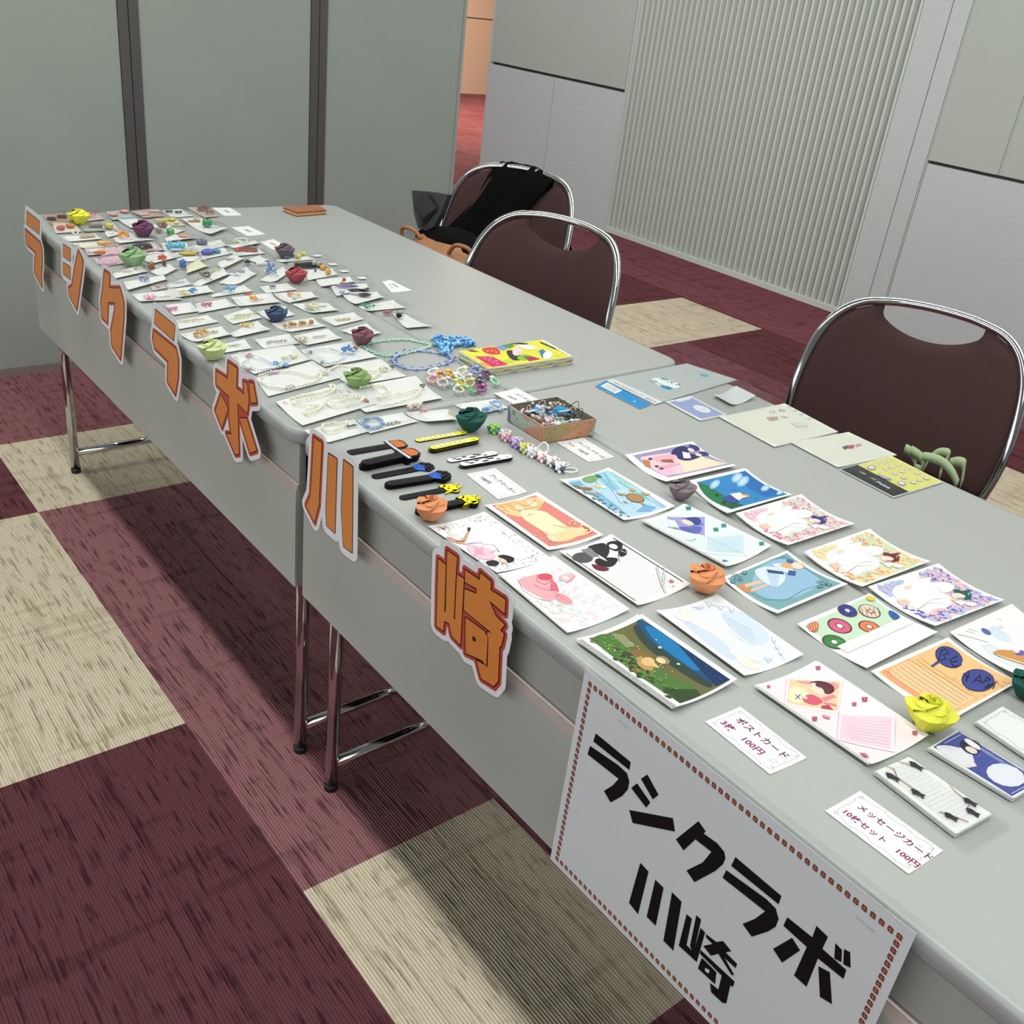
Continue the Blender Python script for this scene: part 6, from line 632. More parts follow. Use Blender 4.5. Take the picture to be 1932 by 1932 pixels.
{'q':[[1.2665,0.0416],[1.2261,0.1759],[1.3196,0.1844],[1.3518,0.0239]],'i':[['strand','dcdcb8',1.2859,0.0911,0,'pearl',[[1.2645,0.0506],[1.2581,0.0844],[1.2746,0.1125],[1.3052,0.1332],[1.2917,0.1566],[1.3207,0.1375],[1.3334,0.1076],[1.3374,0.0647],[1.3208,0.0431],[1.292,0.0373]]],['cluster','d9b2cc',1.2618,0.0794,26,5,8],['cluster','d4aecb',1.3341,0.0695,26,5,8],['cluster','efefe0',1.2942,0.1628,18,12,12]],'l':'large white card with a looped cream and lilac bracelet beside the fifth letter','b':'f9f8f4','h':0.003,'c':'u','bag':1,'n':'necklace_packet','cat':'necklace packet','p':2,'g':'large white cards with bracelets and necklaces'},
{'q':[[1.2736,0.1764],[1.2637,0.301],[1.3589,0.2996],[1.3621,0.1795]],'i':[['strand','e9e8cc',1.3097,0.2403,0,'pearl',[[1.2858,0.1783],[1.2753,0.2042],[1.2889,0.2244],[1.3121,0.2389],[1.3327,0.2548],[1.3499,0.233],[1.3649,0.2072]]],['ring','6a6a60',1.3177,0.2919,8,2.5],['cluster','e2e2c4',1.3211,0.27,24,10,14]],'l':'large white card with cream pearls under the moss green paper rose','b':'f9f8f4','h':0.003,'c':'u','bag':1,'n':'necklace_packet','cat':'necklace packet','p':2,'g':'large white cards with bracelets and necklaces'},
{'q':[[1.3815,0.0228],[1.3469,0.1829],[1.4507,0.1833],[1.4843,0.0186]],'i':[['strand','f1f0d0',1.4105,0.0864,0,'pearl',[[1.3833,0.0511],[1.3782,0.0757],[1.3793,0.1035],[1.3729,0.1329],[1.3544,0.14],[1.3622,0.1462],[1.3825,0.1306],[1.394,0.0955],[1.397,0.0539],[1.4055,0.0445],[1.4233,0.0695],[1.4241,0.089],[1.4426,0.0689],[1.4515,0.0446],[1.4378,0.0461],[1.4307,0.0754],[1.4242,0.1194],[1.4181,0.1541],[1.4337,0.1607],[1.4436,0.1237],[1.4353,0.0979],[1.4115,0.101],[1.4011,0.1378],[1.4174,0.1651]]],['disc','b5763a',1.4358,0.1657,6,14,4]],'l':'largest white card with a long tangled pearl necklace by the seam of the front tables','b':'f9f8f4','h':0.003,'c':'u','bag':1,'n':'necklace_packet','cat':'necklace packet','p':2,'g':'large white cards with bracelets and necklaces'},
{'q':[[1.3759,0.1469],[1.3671,0.313],[1.4772,0.2977],[1.4794,0.1386]],'i':[['strand','f0eec8',1.421,0.2059,0,'pearl',[[1.3855,0.184],[1.3856,0.2112],[1.3971,0.2262],[1.42,0.2229],[1.4273,0.202],[1.437,0.1874],[1.4366,0.218],[1.4347,0.2524],[1.432,0.2791],[1.4548,0.2561],[1.4686,0.214],[1.47,0.1808],[1.46,0.169]]],['ring','5f5a4c',1.4227,0.2899,9,2.5]],'l':'large white card with a pearl necklace ending in a metal clasp at the right','b':'f9f8f4','h':0.003,'c':'u','bag':1,'n':'necklace_packet','cat':'necklace packet','p':2,'g':'large white cards with bracelets and necklaces'},
{'q':[[1.5,0.0131],[1.4929,0.1082],[1.5449,0.1102],[1.5561,0.0256]],'i':[['strand','eceadd',1.5241,0.0625,0,'pearl',[[1.4975,0.0486],[1.4987,0.0672],[1.5049,0.0813],[1.5017,0.0901],[1.5148,0.0776],[1.5243,0.0577],[1.5221,0.0426],[1.5079,0.041],[1.4975,0.0486]]],['wire','5a5a5c',1.5159,0.0907,16,6]],'l':'small white card with a pearl ring bridging the seam of the front tables','b':'f9f8f4','h':0.003,'c':'u','bag':1,'n':'accessory_packet','cat':'accessory packet','p':0,'g':'bagged accessories on white cards'},
{'q':[[1.4991,0.1116],[1.5001,0.1991],[1.5432,0.203],[1.5528,0.1024]],'i':[['strand','7f9cc8',1.5245,0.1266,0,'crystal',[[1.5132,0.1112],[1.5079,0.1265],[1.512,0.1413],[1.5285,0.1413],[1.54,0.1302],[1.5428,0.1154],[1.5328,0.1085],[1.5132,0.1112]]],['wire','b4b49c',1.5355,0.1575,30,14]],'l':'white card with a ring of blue faceted crystals right of the small pearl card','b':'f9f8f4','h':0.003,'c':'u','bag':1,'n':'accessory_packet','cat':'accessory packet','p':1,'g':'bagged accessories on white cards'},
{'q':[[1.5094,0.197],[1.5272,0.2747],[1.5707,0.2661],[1.5587,0.2156]],'i':[['cluster','d8c0b4',1.4975,0.2224,30,12,14],['cluster','e6a6b4',1.5164,0.2316,20,6,8],['cluster','d8d070',1.5407,0.2712,8,6,5],['bow','dcdfd4',1.489,0.2323,30]],'l':'strongly curled white card with pink and cream beads left of the dark green rose','b':'f9f8f4','h':0.008,'c':'u','bag':1,'n':'accessory_packet','cat':'accessory packet','p':1,'g':'bagged accessories on white cards'},
{'q':[[1.508,0.3024],[1.5139,0.3866],[1.5562,0.3864],[1.5611,0.3074]],'i':[['cluster','3a7fd8',1.5648,0.316,12,10,6],['cluster','7ab0e4',1.5585,0.337,22,8,14],['ring','8fb0dc',1.5463,0.3628,22,4],['cluster','b4d0ee',1.5637,0.3613,14,8,8]],'l':'white card with blue flower beads and ring between the dark green rose and strap box','b':'f9f8f4','h':0.003,'c':'u','bag':1,'n':'accessory_packet','cat':'accessory packet','p':1,'g':'bagged accessories on white cards'}]
ROSE = [[0.1329,0.0997,0.049,'e9e64e','bright yellow paper rose at the far front corner',10],[0.2868,0.2076,0.053,'6e4760','plum purple paper rose in the second row of packets',60],[0.5345,0.0927,0.0559,'8fb082','sage green paper rose behind the third letter',35],[0.5468,0.464,0.0448,'6f5f68','mauve grey paper rose at the back of the packets, by a white price card',80],[0.7502,0.3899,0.0464,'a8505a','brick red paper rose at the centre of the far table',20],[0.9918,0.2185,0.0409,'46536f','navy blue paper rose among the earring packets',0],[1.1499,0.0137,0.0469,'c9d79a','pale green paper rose by the front edge, between fourth and fifth letters',15],[1.1738,0.3138,0.0453,'7f5560','old rose coloured paper rose left of the mint bead chain',50],[1.3699,0.186,0.0461,'88a36c','moss green paper rose lying on the pearl packets',70],[1.6051,0.2651,0.0497,'28574f','dark green paper rose behind the yellow striped bookmarks',25],[1.8301,0.0317,0.0439,'dc9468','salmon orange paper rose beside the chick bookmarks',40],[1.949,0.4139,0.0394,'85777b','grey paper rose between the sky and sunset postcards',5],[2.1486,0.2435,0.0475,'dd9668','salmon orange paper rose in the middle of the postcards',30],[2.4635,0.2535,0.0496,'dfdc50','yellow paper rose on the corner of the balloon postcard',55],[2.4984,0.415,0.0421,'1f5148','dark green paper rose cut by the right edge of the photo',10]]
RING = [[1.3692,0.3496,'f4f3e2','cream white beaded ring at the far left of the ring pile',0],[1.4034,0.3262,'f0b4bc','soft pink beaded ring at the front left of the ring pile',47],[1.3935,0.3521,'e8924a','two-tone orange beaded ring at the left part of the ring pile',94],[1.396,0.3734,'f2b828','golden yellow beaded ring at the rear left of the ring pile',141],[1.385,0.4059,'f3f2dc','ivory beaded ring at the rear middle of the ring pile',8],[1.3972,0.4297,'9aa6dc','periwinkle beaded ring at the rear of the ring pile beside the booklets',55],[1.424,0.4374,'7a4a78','plum beaded ring at the rear right of the ring pile beside the booklets',102],[1.4111,0.3822,'f6f6ec','pure white beaded ring at the centre of the ring pile',149],[1.4205,0.3913,'d8e0d0','milky sea green beaded ring at the centre right of the ring pile',16],[1.4281,0.3316,'d5d1cc','grey white beaded ring at the front left edge of the ring pile',63],[1.4271,0.3502,'c4d8e4','white and aqua beaded ring at the front of the ring pile between grey and yellow',110],[1.4404,0.3623,'d6d84a','lime yellow beaded ring at the front centre of the ring pile',157],[1.4428,0.3824,'e2d684','straw yellow beaded ring, right of the lime ring',24],[1.4389,0.4087,'857a92','smoky lilac beaded ring, right half of the ring pile',71],[1.4598,0.3967,'4a3f58','dark violet beaded ring, right half, just behind the magenta ring',118],[1.472,0.3646,'7fc88f','leaf green beaded ring at the frontmost of the ring pile',165],[1.4741,0.3836,'b04ca0','magenta beaded ring at the front right of the ring pile',32],[1.4651,0.3409,'dcdccc','clear crystal beaded ring, front edge left of the green ring',79],[1.4584,0.4289,'b4e4c0','mint beaded ring at the far right of the ring pile',126]]
UMB = [[1.6276,0.2973,'2f8f8a','9ad04a','teal and lime beaded umbrella marker, farthest of its row'],[1.6597,0.2959,'cf8a9c','e8c8d0','rose pink beaded umbrella marker second in its row'],[1.6874,0.2964,'9a7ab8','c8b4dc','lilac beaded umbrella marker in the row before the box'],[1.7093,0.2955,'4a6ab8','e2dc6a','blue and yellow beaded umbrella marker in the middle of its row'],[1.7277,0.2972,'d4d4d8','eeeef0','clear beaded umbrella marker behind the pink one'],[1.7472,0.302,'dc8c90','fdf6f2','pink umbrella marker topped with white pearls'],[1.7674,0.304,'9a9494','fbf8f4','grey umbrella marker topped with white pearls'],[1.7898,0.3025,'2e2858','fbf8fc','navy umbrella marker topped with white pearls, nearest of its row']]
